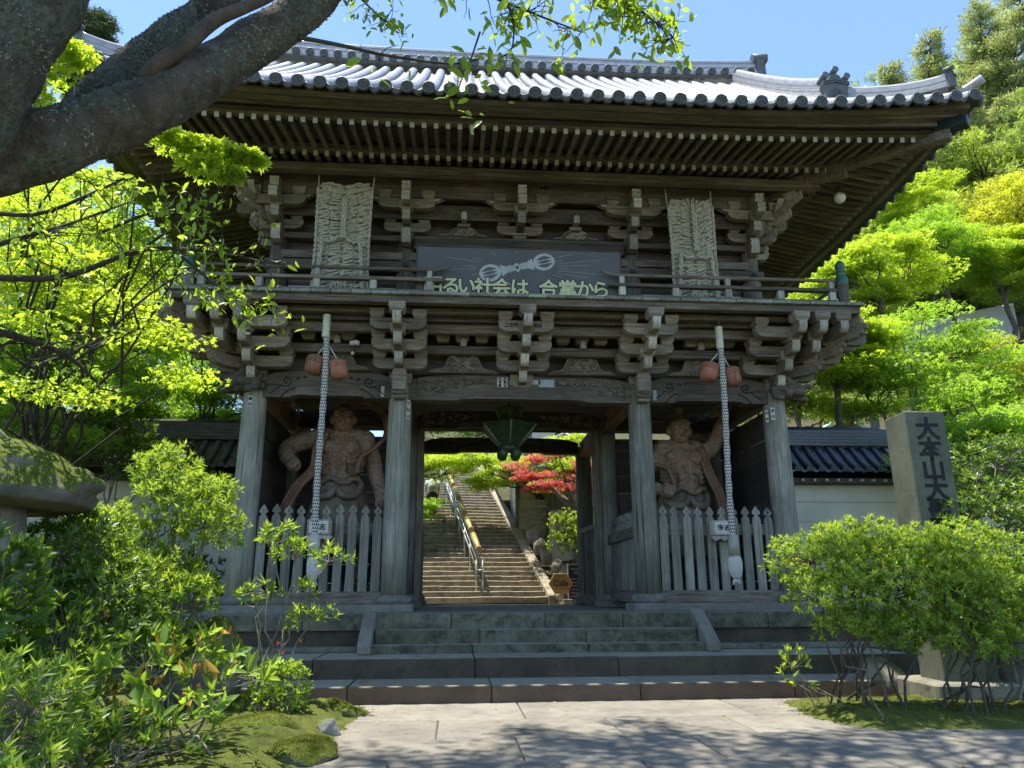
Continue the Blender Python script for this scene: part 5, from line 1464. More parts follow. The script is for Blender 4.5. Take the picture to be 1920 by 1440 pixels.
# ------------------------------------------------------------------ walls with tiled coping on both sides of the gate
def coping_wall(x0, x1, label, yc=3.15, zb=-.3, zw=2.52, plaster=PLASTER, TILE_W=TILE_W):
    xa, xb = min(x0, x1), max(x0, x1)
    w = empty('plaster_wall', ((xa + xb) / 2, yc, zb), label, 'wall')
    body = MB().bx(xa, xb, yc - .22, yc + .22, zb, zw).build('plaster_body', plaster, w)
    for z in (2.12, 1.68, 1.24): MB().bx(xa, xb, yc - .229, yc - .221, z, z + .025).build('plaster_line', plain('wall_line', (.42, .42, .38), .8, .1), w)
    MB().bx(xa, xb, yc - .32, yc + .32, zb - .1, zb + .35).build('stone_footing', GRAN_D, w, .01)
    MB().bx(xa, xb, yc - .55, yc + .55, zw + .002, zw + .11).build('eave_plate', W_dark, w)
    m = .275; n = int((xb - xa) / m)
    PR = [(0, 3.46), (.12, 3.36), (.3, 3.16), (.5, 2.97), (.74, 2.80)]
    pz = lambda u: float(np.interp(u, [a for a, b in PR], [b for a, b in PR]))
    for s in (-1, 1):
        vs = []; fs = []; K = 9
        for k in range(K):
            u = .74 * k / (K - 1); vs += [(xa, yc + s * u, pz(u) - .02), (xb, yc + s * u, pz(u) - .02)]
            if k: fs.append((2 * k - 2, 2 * k - 1, 2 * k + 1, 2 * k))
        MB().add(vs, fs).build('pan_tiles', TILE_W, w)
        if s > 0: continue
        for k in range(n):
            x = xa + m * (k + .5)
            pts = [((x, yc + s * u, pz(u) + .02), 1.0) for u in np.linspace(.02, .76, 9)]
            v2, f2 = half_tube(pts, .07, (1, 0), 9); MB().add(v2, f2, 0, True).build('cover_tile_row', TILE_W, w)
            d = MB().lathe([(0, -.012), (.03, -.012), (.034, -.004), (.056, -.004), (.06, -.014), (.074, -.014), (.074, .04), (0, .04)], (x, yc + s * .77, pz(.76) + .02), 16, axis='y').build('eave_tile', TILE_W, w)
            MB().bx(x + m / 2 - .025, x + m / 2 + .025, yc - .66, yc - .5, zw + .03, zw + .08).build('rafter_end', WHITE_END, w)
            mm = MB(); pl = []
            for q in range(7):
                t = q / 6; pl.append((x + .06 + (m - .12) * t, pz(.76) + .01 - .04 * math.sin(math.pi * t)))
            mm.prism(pl + [(a, b - .045) for a, b in reversed(pl)], 'y', yc - .775, yc - .74); mm.build('pan_lip', TILE_W, w)
    for i in range(5): MB().bx(xa, xb, yc - .17 + .006 * i, yc + .17 - .006 * i, 3.45 + .075 * i + .003, 3.45 + .075 * (i + 1) - .004).build('ridge_course', TILE_W, w)
    MB().tube([(xa, yc, 3.84), (xb, yc, 3.84)], .09, 12).build('ridge_cap', TILE_W, w)
    return w
coping_wall(5.15, 17.0, 'cream plaster wall with dark tiled coping right of the gate')
coping_wall(-17.0, -5.15, 'cream plaster wall with mossy tiled coping left of the gate, behind bushes', TILE_W=TILE_L)

# ------------------------------------------------------------------ inscribed stone pillar
pil = empty('stone_pillar', (4.95, -4.25, -1.1), 'tall square granite pillar carved with large black characters at right', 'stone pillar')
rz = -.06; pw = .262; pc = Vector((4.90, -4.22, 0))
PST = stone('pillar_granite', (.07, .078, .055), (.135, .142, .10), .4, 1.6, .85, .4, dirt=.3, bumpscale=140)
m = MB(); m.M = Matrix.Translation(pc) @ Matrix.Rotation(rz, 4, 'Z')
m.bx(-pw, pw, -pw, pw, -1.1, 2.45); m.build('shaft', PST, pil, .012)
m = MB(); m.M = Matrix.Translation(pc) @ Matrix.Rotation(rz, 4, 'Z'); m.bx(-.5, .5, -.5, .5, -1.15, -.85); m.build('plinth', GRAN_D, pil, .03)
for k, ch in enumerate('大本山大聖院'):
    p = pc + Matrix.Rotation(rz, 3, 'Z') @ Vector((.01, -pw - .002, 0)); text('carved_character', ch, .31, (p.x, p.y, 2.22 - .262 * k), INK, pil, rotz=rz, offset=.011, extrude=.002)

# ------------------------------------------------------------------ rough stone lantern at left
def lumpy(name, c, r, mat, parent=None, seed=0, vox=.04, n=10, amp=.35, flat=None, smooth=2):
    """angular boulder: hull of scattered points, roughened"""
    rr = np.random.default_rng(seed); bm = bmesh.new()
    P = nrm(rr.normal(size=(26, 3))) * rr.uniform(.8, 1.08, (26, 1)) * np.array(r)
    for p in P: bm.verts.new((c[0] + p[0], c[1] + p[1], c[2] + p[2]))
    h = bmesh.ops.convex_hull(bm, input=bm.verts[:]); bmesh.ops.delete(bm, geom=[v for v in bm.verts if not v.link_faces], context='VERTS')
    mb = MB(); bm.verts.index_update(); mb.v = [tuple(v.co) for v in bm.verts]; mb.f = [tuple(v.index for v in f.verts) for f in bm.faces]; mb.mi = [0] * len(mb.f); mb.sm = [False] * len(mb.f); bm.free()
    o = organic(name, mb, vox, mat, parent, smooth); me = o.data; co = np.empty(len(me.vertices) * 3, np.float32); me.vertices.foreach_get('co', co); co = co.reshape(-1, 3)
    s = 2.2 / max(r); d = nrm(co - np.array(c)); q = vnoise(co[:, 0] + co[:, 2] * .8, co[:, 1] - co[:, 2] * .6, s, seed) * .07 * min(r) + vnoise(co[:, 0] - co[:, 2], co[:, 1] + co[:, 2] * .5, s * 4, seed + 1) * .035 * min(r)
    me.vertices.foreach_set('co', (co + d * q[:, None]).astype(np.float32).ravel()); me.update(); return o
sl_ = empty('stone_lantern', (-5.45, -6.5, -1.05), 'rough stone lantern with a wide mossy cap behind the left bushes', 'stone lantern')
m = MB(); c = (-5.5, -6.5, 1.17); rr = np.random.default_rng(3)
m.lathe([(0, .42), (.35, .38), (.66, .25), (.88, .05), (1.0, -.12), (.95, -.21), (.72, -.25), (0, -.2)], c, 32)
for k in range(26):
    a = rr.uniform(0, 6.28); q = rr.uniform(.3, .95); m.ball((c[0] + q * math.cos(a), c[1] + q * math.sin(a), c[2] + .38 * (1 - q ** 1.8) - .07), (.2, .2, .09), 8, 6)
organic('cap_stone', m, .03, MOSSROCK, sl_, 2)
m = MB(); m.lathe([(0, .98), (.42, .98), (.46, .7), (.44, .42), (.5, .36), (0, .36)], (-5.5, -6.5, 0), 20); m.ball((-5.5, -6.9, .7), (.2, .14, .2)); organic('fire_box', m, .03, ROCK, sl_, 2)
m = MB(); m.lathe([(.13, -.03), (.16, 0), (.19, 0), (.2, -.02)], (-5.42, -6.98, .70), 20, axis='y'); m.build('round_window', GRAN_D, sl_)
lumpy('base_stone', (-5.5, -6.5, -.2), (.4, .4, .7), ROCK, sl_, 5)
lumpy('top_stone', (-5.62, -6.45, 1.58), (.3, .3, .2), ROCK, sl_, 8)

# ------------------------------------------------------------------ boulders, mossy stones
def rock(c, r, label, seed, mat=ROCK, grp='garden rocks'):
    o = lumpy('rock', c, r, mat, None, seed, min(r) / 7, 12); tag(o, label, 'rock', grp); return o
rock((-3.95, -5.0, -.55), (.62, .5, .62), 'large brown boulder under the left bushes', 1, MOSSROCK)
rock((5.15, -3.75, -.55), (.42, .38, .75), 'tall pale boulder standing behind the right shrubs', 2)
rock((5.9, -4.4, -.75), (.5, .45, .5), 'dark rounded boulder at the right edge behind shrub stems', 3)
rock((4.3, -3.55, -.9), (.4, .3, .3), 'low boulder at the right end of the lowest step', 4)
rock((-2.36, -5.75, -1.04), (.14, .11, .1), 'small bare grey stone at the left edge of the paving', 5)
rock((-2.42, -6.7, -1.08), (.3, .42, .12), 'flat mossy edging stone nearest the camera, left of the paving', 6, MOSSROCK)
rock((-2.4, -4.4, -1.06), (.38, .3, .14), 'flat mossy edging stone by the lowest step at left', 7, MOSSROCK)
rock((-2.95, -6.0, -1.04), (.42, .36, .2), 'low slanting mossy rock left of the small bare stone', 8, MOSSROCK)
rock((-3.3, -5.0, -1.02), (.3, .26, .2), 'mossy rock below the small round bush at left', 9, MOSSROCK)
# moss beds
def bed(name, outline, z0, amp, mat, seed, sz=.12, crown=.12):
    P = np.array(outline); x0, y0 = P.min(0); x1, y1 = P.max(0)
    xs = np.arange(x0, x1 + sz, sz); ys = np.arange(y0, y1 + sz, sz); X, Y = np.meshgrid(xs, ys)
    # signed distance to the outline
    d = np.full(X.shape, 1e9); inside = np.zeros(X.shape, bool)
    for (ax, ay), (bx_, by_) in zip(P, np.roll(P, -1, 0)):
        ex, ey = bx_ - ax, by_ - ay; t = np.clip(((X - ax) * ex + (Y - ay) * ey) / (ex * ex + ey * ey), 0, 1)
        d = np.minimum(d, np.hypot(X - ax - t * ex, Y - ay - t * ey))
        cr = ((ay > Y) != (by_ > Y)) & (X < (bx_ - ax) * (Y - ay) / (by_ - ay + 1e-12) + ax); inside ^= cr
    sd = np.where(inside, d, -d) + .09 * vnoise(X, Y, 5, seed)
    Z = z0 + crown * sstep(-.02, .6, sd) + amp * vnoise(X, Y, 3.1, seed) * sstep(0, .3, sd) + amp * .35 * vnoise(X, Y, 11, seed + 1) * sstep(0, .2, sd) - .25 * sstep(0, -.2, sd)
    nx = len(xs); ny = len(ys); i = (np.arange(ny - 1)[:, None] * nx + np.arange(nx - 1)[None]).ravel()
    q = np.stack([i, i + 1, i + 1 + nx, i + nx], 1)
    k = (sd.ravel()[q] > -.2).all(1)
    o = link(name, fast_mesh(name, np.stack([X, Y, Z], -1).reshape(-1, 3), q[k], smooth=True), None, mat); tag(o, kind='structure'); return o
bed('moss_bed', [(2.62, -3.95), (2.55, -4.6), (2.5, -5.1), (2.62, -5.7), (2.95, -6.1), (4.2, -6.2), (6.2, -6.15), (9, -6.3), (9, -3.0), (5.0, -3.2), (4.95, -3.8), (3.2, -3.82)], -1.115, .035, MOSS, 4, .06, .10)
bed('moss_bed', [(-2.2, -3.85), (-2.08, -4.2), (-2.15, -5.0), (-2.2, -6.0), (-2.32, -7.0), (-2.3, -8.4), (-2.6, -10), (-3, -14), (-9, -14), (-9, -1.0), (-5.2, -1.0), (-4.9, -3.0), (-4.25, -3.0), (-4.22, -3.8)], -1.115, .05, MOSS, 6, .08, .16)
def tufts(name, area, n, zf, size, mat, seed, lean=.5):
    r_ = np.random.default_rng(seed); P = np.stack([r_.uniform(area[0], area[1], n), r_.uniform(area[2], area[3], n), np.zeros(n)], 1)
    k = zf(P[:, 0], P[:, 1]); P = P[k > -9]; P[:, 2] = k[k > -9]; N = len(P)
    a = r_.normal(size=(N, 3)) * lean + np.array([0, 0, 1.0]); L = size * r_.uniform(.5, 1.4, N)
    return a, P, L
# small bibbed stone figure at the right edge
jz = empty('stone_figure', (4.86, -5.45, -1.02), 'small stone figure with a red knitted cap at the right edge', 'statue')
m = MB(); m.M = Matrix.Translation((5.0, -5.4, -1.04)) @ Matrix.Scale(.62, 4) @ Matrix.Translation((-4.86, 5.4, 1.04))
m.lathe([(0, -1.04), (.13, -1.04), (.14, -.95), (.12, -.82), (.085, -.72), (0, -.7)], (4.86, -5.4, 0), 16); m.ball((4.86, -5.4, -.66), (.085, .085, .095)); organic('body', m, .012, ROCK, jz, 2)
m2 = MB(); m2.M = m.M; m2.lathe([(.093, -.68), (.1, -.66), (.095, -.6), (.07, -.555), (.03, -.53), (0, -.525)], (4.86, -5.4, 0), 16).build('red_cap', plain('red_wool', (.42, .03, .02), .9, .2, 60, bumpS=.5), jz)
# ------------------------------------------------------------------ stairway behind the gate
SO = Vector((-.35, 9.4, -.10)); SA = .13; SR = Matrix.Rotation(SA, 4, 'Z'); SM = Matrix.Translation(SO) @ SR
RISE, TREAD, NS = .158, .355, 46
stair = empty('stone_stairway', tuple(SO), 'long straight stone stairway climbing behind the gate', 'stairway')
MB_core = MB(); MB_core.M = SM
MB_core.prism([(0, -.5), (NS * TREAD, -.5), (NS * TREAD, NS * RISE - .2), (0, -.2)], 'x', -3.3, 2.0); MB_core.build('core', STAIRST, stair)
for i in range(NS):
    cuts = [-3.3] + sorted(rng.uniform(-2.4, 1.2, 2 if i < 26 else 1).tolist()) + [2.0]
    for a, b in zip(cuts[:-1], cuts[1:]):
        if b - a < .3: continue
        m = MB(); m.M = SM; y = i * TREAD; z = i * RISE
        n = 5; top = []; e = rng.uniform(-.014, .014, n + 1); f = rng.uniform(-.012, .012, n + 1); vs = []; fs = []
        for k in range(n + 1):
            x = a + .008 + (b - a - .016) * k / n
            vs += [(x, y - .03 + e[k], z - .03), (x, y - .03 + e[k] * .5, z + RISE + f[k] - .02), (x, y - .005 + e[k] * .5, z + RISE + f[k]), (x, y + TREAD, z + RISE + f[k])]
        for k in range(n):
            for q in range(3): fs.append((4 * k + q, 4 * k + 4 + q, 4 * k + 5 + q, 4 * k + 1 + q))
        fs += [(0, 1, 2, 3), (4 * n + 3, 4 * n + 2, 4 * n + 1, 4 * n)]
        m.add(vs, fs); m.build('step_stone', STAIRST, stair)
for k in range(15):                                            # sloping kerb
    y0, y1 = k * 1.1 - .1, (k + 1) * 1.1 - .12; sl = RISE / TREAD
    m = MB(); m.M = SM; z = lambda y: y * sl + .12
    m.prism([(y0, z(y0) - .5), (y1, z(y1) - .5), (y1, z(y1) + .12 + rng.uniform(-.02, .02)), (y0, z(y0) + .12 + rng.uniform(-.02, .02))], 'x', 2.0, 2.32); m.build('kerb_stone', STAIRST, stair, .02)
# handrail with prayer wheels
METAL = plain('rail_metal', (.48, .49, .45), .35, .1, metallic=.8); GOLD = plain('gold_cylinder', (.42, .35, .11), .5, .2, 10, metallic=.6, bumpS=.2); WCAP = plain('cylinder_cap', (.42, .30, .14), .6, .2)
hr = empty('prayer_wheel_handrail', tuple(SO), 'metal handrail with a row of golden prayer cylinders up the stairway', 'handrail')
sl = RISE / TREAD; zz_ = lambda y: y * sl + .16
for s, dx in ((0, -.1), (1, .1)):
    for h in (.62, .86):
        m = MB(); m.M = SM; m.tube([(dx, .35, zz_(.35) + h), (dx, 15.5, zz_(15.5) + h)], .022, 8); m.build('rail_bar', METAL, hr)
m = MB(); m.M = SM; m.tube([(-.1, .35, zz_(.35) + .62), (.1, .35, zz_(.35) + .62)], .022, 8); m.build('rail_bar', METAL, hr)
for k in range(12):
    y = .55 + k * 1.3
    for dx in (-.1, .1):
        m = MB(); m.M = SM; m.tube([(dx, y, zz_(y) - .15), (dx, y, zz_(y) + .86)], .026, 8); m.lathe([(0, 0), (.06, 0), (.06, .02), (0, .02)], (dx, y, zz_(y) - .1), 10); m.build('rail_post', METAL, hr)
for k in range(9):
    y = .85 + k * 1.62; L = 1.22
    d = Vector((0, 1, sl)).normalized(); a = Vector((.02, y, zz_(y) + 1.05)); b = a + d * L
    m = MB(); m.M = SM; m.tube([a, b], .095, 14); o = m.build('prayer_cylinder', GOLD, hr)
    for p, q in ((a - d * .03, a + d * .03), (b - d * .03, b + d * .03)):
        m = MB(); m.M = SM; m.tube([p, q], .106, 14); m.build('end_cap', WCAP, o)
# retaining stones right of the stair foot
rr = np.random.default_rng(12)
for k, (x, y, z, rx, rz_) in enumerate(((1.75, 9.5, .1, .2, .25), (2.0, 9.55, .45, .2, .3), (2.28, 9.5, .3, .22, .5), (2.68, 9.55, .5, .25, .55), (3.05, 9.6, .4, .22, .5), (3.45, 9.6, .5, .26, .5), (3.95, 9.7, .4, .3, .5), (2.1, 10.3, .8, .25, .35), (1.85, 10.9, .95, .25, .3), (1.6, 11.7, 1.35, .28, .35), (1.5, 12.6, 1.7, .28, .4), (1.35, 13.5, 2.1, .3, .4))):
    o = lumpy('retaining_stone', (x + .25, y, z), (rx, .22, rz_), ROCK, None, 30 + k, .05, 6)
    tag(o, (('first', 'second', 'third', 'fourth', 'fifth', 'sixth', 'seventh')[k] + ' rough retaining stone counted rightwards from the stair foot') if k < 7 else (('lowest', 'second lowest', 'middle', 'second highest', 'highest')[k - 7] + ' rough stone of the row climbing beside the stair kerb'), 'stone', 'retaining stones beside the stairway')
# cafe sign and chalk board
cs = empty('cafe_sign', (1.95, 9.0, -.16), 'orange hexagonal wooden sign reading Cafe on a low stand', 'sign')
ORG = wood('orange_sign_wood', (.50, .22, .06), (.66, .34, .11), 'x', .6)
pl = [(1.93 + .36 * math.cos(a), .42 + .36 * math.sin(a) * .92) for a in [k * math.pi / 3 for k in range(6)]]
MB().prism(pl, 'y', 8.92, 8.96).build('board', ORG, cs, .006)
text('lettering', 'Cafe', .24, (1.93, 8.914, .43), plain('brown_paint', (.07, .03, .01), .7, .1, bumpS=0), cs, offset=.003, extrude=.002)
for x in (1.72, 2.14): MB().tube([(x, 8.98, -.16), (x + (1.93 - x) * .3, 8.97, .3)], .02, 6).build('leg', W_z, cs)
MB().bx(1.98, 2.25, 8.72, 8.9, -.16, -.02).build('base_block', GRAN, cs, .01)
cb_ = empty('chalk_board', (2.45, 9.2, -.16), 'black chalk board with a wooden frame beside the cafe sign', 'chalk board')
MB().bx(2.22, 2.78, 9.2, 9.23, -.05, .95).build('slate', plain('slate_black', (.03, .032, .035), .7, .1), cb_)
for a in ((2.18, 2.215, -.1, 1.0), (2.785, 2.82, -.1, 1.0), (2.216, 2.784, .955, 1.0), (2.216, 2.784, -.1, -.055)): MB().bx(a[0], a[1], 9.185, 9.235, a[2], a[3]).build('frame', W_end, cb_)
CH = plain('chalk', (.6, .6, .58), .9, .05, bumpS=0)
for s, z in (('TAKE OUT', .84), ('MENU', .73)): text('chalk_writing', s, .1, (2.5, 9.194, z), CH, cb_, extrude=.001)
for k in range(6):
    m = MB(); z = .56 - .1 * k; m.tube([(2.28 + .02 * q, 9.195, z + .018 * math.sin(q * 1.9 + k) + .01 * math.sin(q * 3.7)) for q in range(20 - 2 * (k % 3))], .005, 4); m.build('chalk_line', CH, cb_)
# building and garden walls beyond the stairs
def hall(x, y, z, w, d, h, label, roofh=1.2, lattice=True):
    b = empty('temple_hall', (x, y, z), label, 'building')
    MB().bx(x - w / 2, x + w / 2, y - d / 2, y + d / 2, z - 3, z + h).build('wall', PLASTER, b)
    for t in (-1, 1): MB().bx(x + t * w / 2 - .08, x + t * w / 2 + .08, y - d / 2 - .05, y - d / 2 + .1, z - 1, z + h).build('post', W_z, b)
    pl = [(x - w / 2 - .7, z + h - .1), (x - w / 2 - .7, z + h + .02), (x, z + h + roofh), (x + w / 2 + .7, z + h + .02), (x + w / 2 + .7, z + h - .1), (x, z + h + roofh - .15)]
    MB().prism(pl, 'y', y - d / 2 - .6, y + d / 2 + .6).build('roof', TILE, b)
    for s in (-1, 1):
        for k in range(int((d + 1.2) / .3)):
            yy = y - d / 2 - .55 + k * .3
            MB().tube([(x + s * .05, yy, z + h + roofh), (x + s * (w / 2 + .7), yy, z + h + .05)], .06, 6).build('tile_row', TILE, b)
    for k in range(int((w + 1.2) / .35)): MB().beam((x - w / 2 - .5 + k * .35, y - d / 2 - .55, z + h - .16), (x - w / 2 - .5 + k * .35, y, z + h - .16), .08, .09).build('rafter', W_end, b)
    if lattice:
        MB().bx(x - w * .3, x + w * .1, y - d / 2 - .04, y - d / 2 - .01, z + .1, z + h * .75).build('lattice_window', W_end, b)
        for k in range(9): MB().bx(x - w * .3 + k * w * .05 - .02, x - w * .3 + k * w * .05 + .02, y - d / 2 - .07, y - d / 2 - .041, z + .1, z + h * .75).build('lattice_bar', W_z, b)
    return b
hall(3.0, 17.2, 2.9, 3.6, 4.0, 2.0, 'white walled hall with a tiled roof beside the stairway, behind the maples')
hall(2.2, 24.5, 6.3, 3.2, 4.0, 2.2, 'small wooden-eaved hall high up beside the stairway')
hall(19.5, 26.0, 16.6, 3.2, 3.0, 1.2, 'tiled roof hall among trees right of the gate corner', 1.3)
# garden wall with slats right of the stairs
gw = empty('garden_wall', (3.2, 13.2, .8), 'pale plastered garden wall behind the shrub right of the stairway', 'wall')
MB().bx(2.2, 7.5, 13.2, 13.4, .4, 3.0).build('wall', PLASTER, gw); MB().bx(2.1, 7.6, 13.0, 13.6, 3.0, 3.12).build('coping', TILE_W, gw)
lf = empty('slatted_panel', (1.6, 14.6, 2.0), 'brown slatted wooden panel beside the upper stair kerb', 'panel')
for k in range(14): MB().bx(1.2, 2.3, 15.0, 15.03, 2.2 + .1 * k, 2.28 + .1 * k).build('slat', W_end, lf)
for x in (1.18, 2.32): MB().bx(x - .05, x + .05, 14.96, 15.05, 1.8, 3.75).build('post', W_z, lf)
# slope retaining wall of concrete on the right hill
cw = MB(); P0, P1 = Vector((17.2, 14.0, 0)), Vector((22.8, 14.8, 0))
d = (P1 - P0); nrm_ = Vector((-d.y, d.x, 0)).normalized() * .4
vs = [P0 + Vector((0, 0, 7)), P1 + Vector((0, 0, 8)), P1 + Vector((0, 0, 12.15)), P0 + Vector((0, 0, 10.75))]
cw.add([tuple(v) for v in vs] + [tuple(v + nrm_) for v in vs], [(0, 1, 2, 3), (7, 6, 5, 4), (3, 2, 6, 7), (0, 3, 7, 4), (1, 5, 6, 2), (0, 4, 5, 1)])
o = cw.build('retaining_wall', stone('pale_concrete', (.42, .42, .40), (.55, .55, .52), .08, 1.2, .9, .2), None, .05); tag(o, 'pale sloping concrete retaining wall on the right hillside among maples', 'wall')
# pale green metal roof below the maples
tr = MB(); tr.prism([(9.4, 4.6), (11.6, 5.75), (13.8, 4.6), (13.8, 4.5), (11.6, 5.63), (9.4, 4.5)], 'y', 9.5, 15.0)
rt = empty('low_building', (11.6, 12, 2), 'low building with a pale mint metal roof behind the right wall', 'building')
tr.build('roof', plain('mint_metal', (.50, .62, .57), .45, .06, 1.5, bumpS=.02), rt); MB().bx(9.7, 13.5, 9.9, 14.8, 1.0, 4.5).build('wall', PLASTER, rt)

# ------------------------------------------------------------------ visitor on the stairs
def visitor():
    sy = (16.35 - SO.y) / math.cos(SA); i = int(sy / TREAD); zf = SO.z + (i + 1) * RISE
    lx = -.86; base = SM @ Vector((lx, i * TREAD + .16, 0)); bx_, by_ = base.x, base.y
    p = empty('person', (bx_, by_, zf), 'person in dark trousers and pale shirt climbing the stairway, seen from behind', 'person')
    V = lambda x, y, z: Vector((bx_ + x, by_ + y, zf + z))
    m = MB()
    m.tube([V(-.1, .02, .86), V(-.11, .14, .60), V(-.11, .18, .30), V(-.11, .16, .17)], [.1, .085, .065, .05], 10); m.tube([V(.1, .0, .86), V(.1, -.02, .46), V(.1, -.06, .06)], [.1, .075, .05], 10)
    m.tube([V(-.11, .1, .19), V(-.11, .32, .18)], [.045, .035], 8); m.tube([V(.1, -.1, .03), V(.1, .13, .03)], [.045, .035], 8)
    m.ball(V(0, .0, .9), (.18, .13, .14)); m.ball(V(0, .04, 1.12), (.19, .13, .26)); m.ball(V(0, .06, 1.33), (.21, .12, .12)); m.tube([V(0, .07, 1.38), V(0, .1, 1.54)], [.055, .05], 8)
    h = V(0, .11, 1.62); m.ball(h, (.085, .1, .12)); m.ball(h + Vector((0, .1, -.01)), (.02, .025, .02))
    for s in (-1, 1):
        m.ball(h + Vector((s * .085, 0, -.01)), (.015, .03, .03))
        m.tube([V(s * .2, .05, 1.38), V(s * .25, .03, 1.12), V(s * .23, .15, .90)], [.06, .048, .035], 8); m.ball(V(s * .23, .17, .85), (.035, .03, .06))
    body = organic('body', m, .016, plain('skin', (.45, .28, .2), .6, .05), p, 2)
    m = MB(); m.lathe([(0, 1.5), (.1, 1.48), (.21, 1.40), (.235, 1.2), (.215, 1.0), (.225, .84), (.18, .84)], (bx_, by_ + .04, zf), 20)
    m.v = [(bx_ + (x - bx_) * 1.0, by_ + .04 + (y - by_ - .04) * .68, z) for x, y, z in m.v]
    for s in (-1, 1): m.tube([V(s * .18, .05, 1.41), V(s * .255, .03, 1.14)], [.085, .075], 10)
    m.build('shirt', plain('pale_shirt', (.55, .60, .58), .8, .08), body)
    m = MB(); m.ball(V(0, .0, .88), (.2, .145, .13)); m.tube([V(-.1, .02, .86), V(-.11, .14, .60), V(-.11, .17, .27)], [.12, .105, .085], 12); m.tube([V(.1, .0, .86), V(.1, -.02, .46), V(.1, -.05, .12)], [.12, .095, .08], 12)
    m.build('trousers', plain('dark_trousers', (.018, .018, .022), .85, .15), body)
    m = MB(); m.ball(h + Vector((0, -.02, .03)), (.1, .115, .12)); m.build('hair', plain('black_hair', (.012, .01, .01), .5, .2), body)
    m = MB(); m.ball(V(-.02, -.13, 1.12), (.14, .09, .18)); bag = m.build('backpack', plain('grey_bag', (.30, .33, .33), .7, .1), p)
    for s in (-1, 1): MB().tube([V(s * .1, -.1, 1.28), V(s * .12, .06, 1.44), V(s * .13, .17, 1.3)], .018, 6).build('strap', plain('bag_strap', (.05, .05, .05), .7, .1), bag)
    for x, y, z in ((-.11, .2, .18), (.1, .0, .02)): MB().ball(V(x, y, z), (.05, .13, .05), 10, 6).build('shoe', plain('shoe_grey', (.35, .33, .3), .6, .1), p)
visitor()
# ------------------------------------------------------------------ leaves
def atp(x, y, d):
    return CP + (_f + _r2 * ((x - 960) / FPX) + _u2 * ((720 - y) / FPX)) * d
LEAF = {}
def _shape(vs, fs): return np.array(vs, float), np.array(fs, int)
LEAF['lance'] = _shape([(0, 0, 0), (.42, -.5, .06), (.42, .5, .06), (.42, 0, -.03), (1, 0, -.12)], [(0, 3, 1), (0, 2, 3), (3, 4, 1), (3, 2, 4)])
LEAF['oval'] = _shape([(0, 0, 0), (.3, -.42, .05), (.3, .42, .05), (.68, -.42, .0), (.68, .42, .0), (.5, 0, -.05), (1, 0, -.14)],
                      [(0, 5, 1), (0, 2, 5), (1, 5, 3), (2, 4, 5), (5, 6, 3), (5, 4, 6)])
def _maple(n):
    vs = [(0, 0, 0)]; fs = []
    ang = {5: (-100, -48, 0, 48, 100), 3: (-62, 0, 62)}[n]; ln = {5: (.55, .85, 1, .85, .55), 3: (.8, 1, .8)}[n]
    for a, l in zip(ang, ln):
        a = math.radians(a); d = np.array([math.cos(a), math.sin(a)]); p = np.array([-d[1], d[0]]); b = len(vs)
        for q in (d * l * .45 - p * .17, d * l, d * l * .45 + p * .17): vs.append((q[0], q[1], -.16 * np.hypot(*q) ** 2))
        fs += [(0, b, b + 1), (0, b + 1, b + 2)]
    return _shape(vs, fs)
LEAF['maple5'] = _maple(5)
def _maple_light():
    vs = [(0, 0, 0)]; fs = []
    for a, l, sg in ((-64, .82, 1), (0, 1, 1), (62, .82, -1)):
        a = math.radians(a); d = np.array([math.cos(a), math.sin(a)]); q = np.array([-d[1], d[0]]) * .30 * sg; b = len(vs)
        for e in (d * l * .42 - q, d * l * 1.04 + q * .12): vs.append((e[0], e[1], -.16 * np.hypot(*e) ** 2))
        fs.append((0, b, b + 1) if sg > 0 else (0, b + 1, b))
    return _shape(vs, fs)
LEAF['maple3'] = _maple_light()
LEAF['tri'] = _shape([(0, -.3, 0), (1, 0, -.1), (0, .3, 0)], [(0, 1, 2)])
LEAF['tuft'] = _shape(sum([[(0, 0, 0), (math.cos(a) * .9, math.sin(a) * .9 - .08, .3 * math.cos(a * 3)), (math.cos(a) * 1.0, math.sin(a) * 1.0 + .09, .3 * math.cos(a * 3))] for a in (-1.4, -.65, .05, .8)], []),
                      [(3 * i, 3 * i + 1, 3 * i + 2) for i in range(4)])
def frames(axis, up):
    a = nrm(axis); s = nrm(np.cross(up, a)); n = np.cross(a, s); return a, s, n
def leaf_arrays(kind, pos, axis, up, length, width):
    V, F = LEAF[kind]; a, s, n = frames(axis, up); N = len(pos)
    L = np.asarray(length)[:, None, None]; W = np.asarray(width)[:, None, None]
    v = pos[:, None, :] + a[:, None, :] * V[None, :, 0:1] * L + s[:, None, :] * V[None, :, 1:2] * W + n[:, None, :] * V[None, :, 2:3] * L
    f = F[None] + (np.arange(N) * len(V))[:, None, None]
    return v.reshape(-1, 3), f.reshape(-1, 3)
def join_arrays(parts):
    vs = []; fs = []; o = 0
    for v, f in parts:
        vs.append(v); fs.append(f + o); o += len(v)
    return np.concatenate(vs), np.concatenate(fs)
def rand_dirs(r, n):
    return nrm(r.normal(size=(n, 3)))
def tubes_mesh(paths, n=6):
    """many tapered tubes -> arrays of quads"""
    m = MB()
    for pts, rad in paths: m.tube(pts, rad, n, caps=False)
    return m

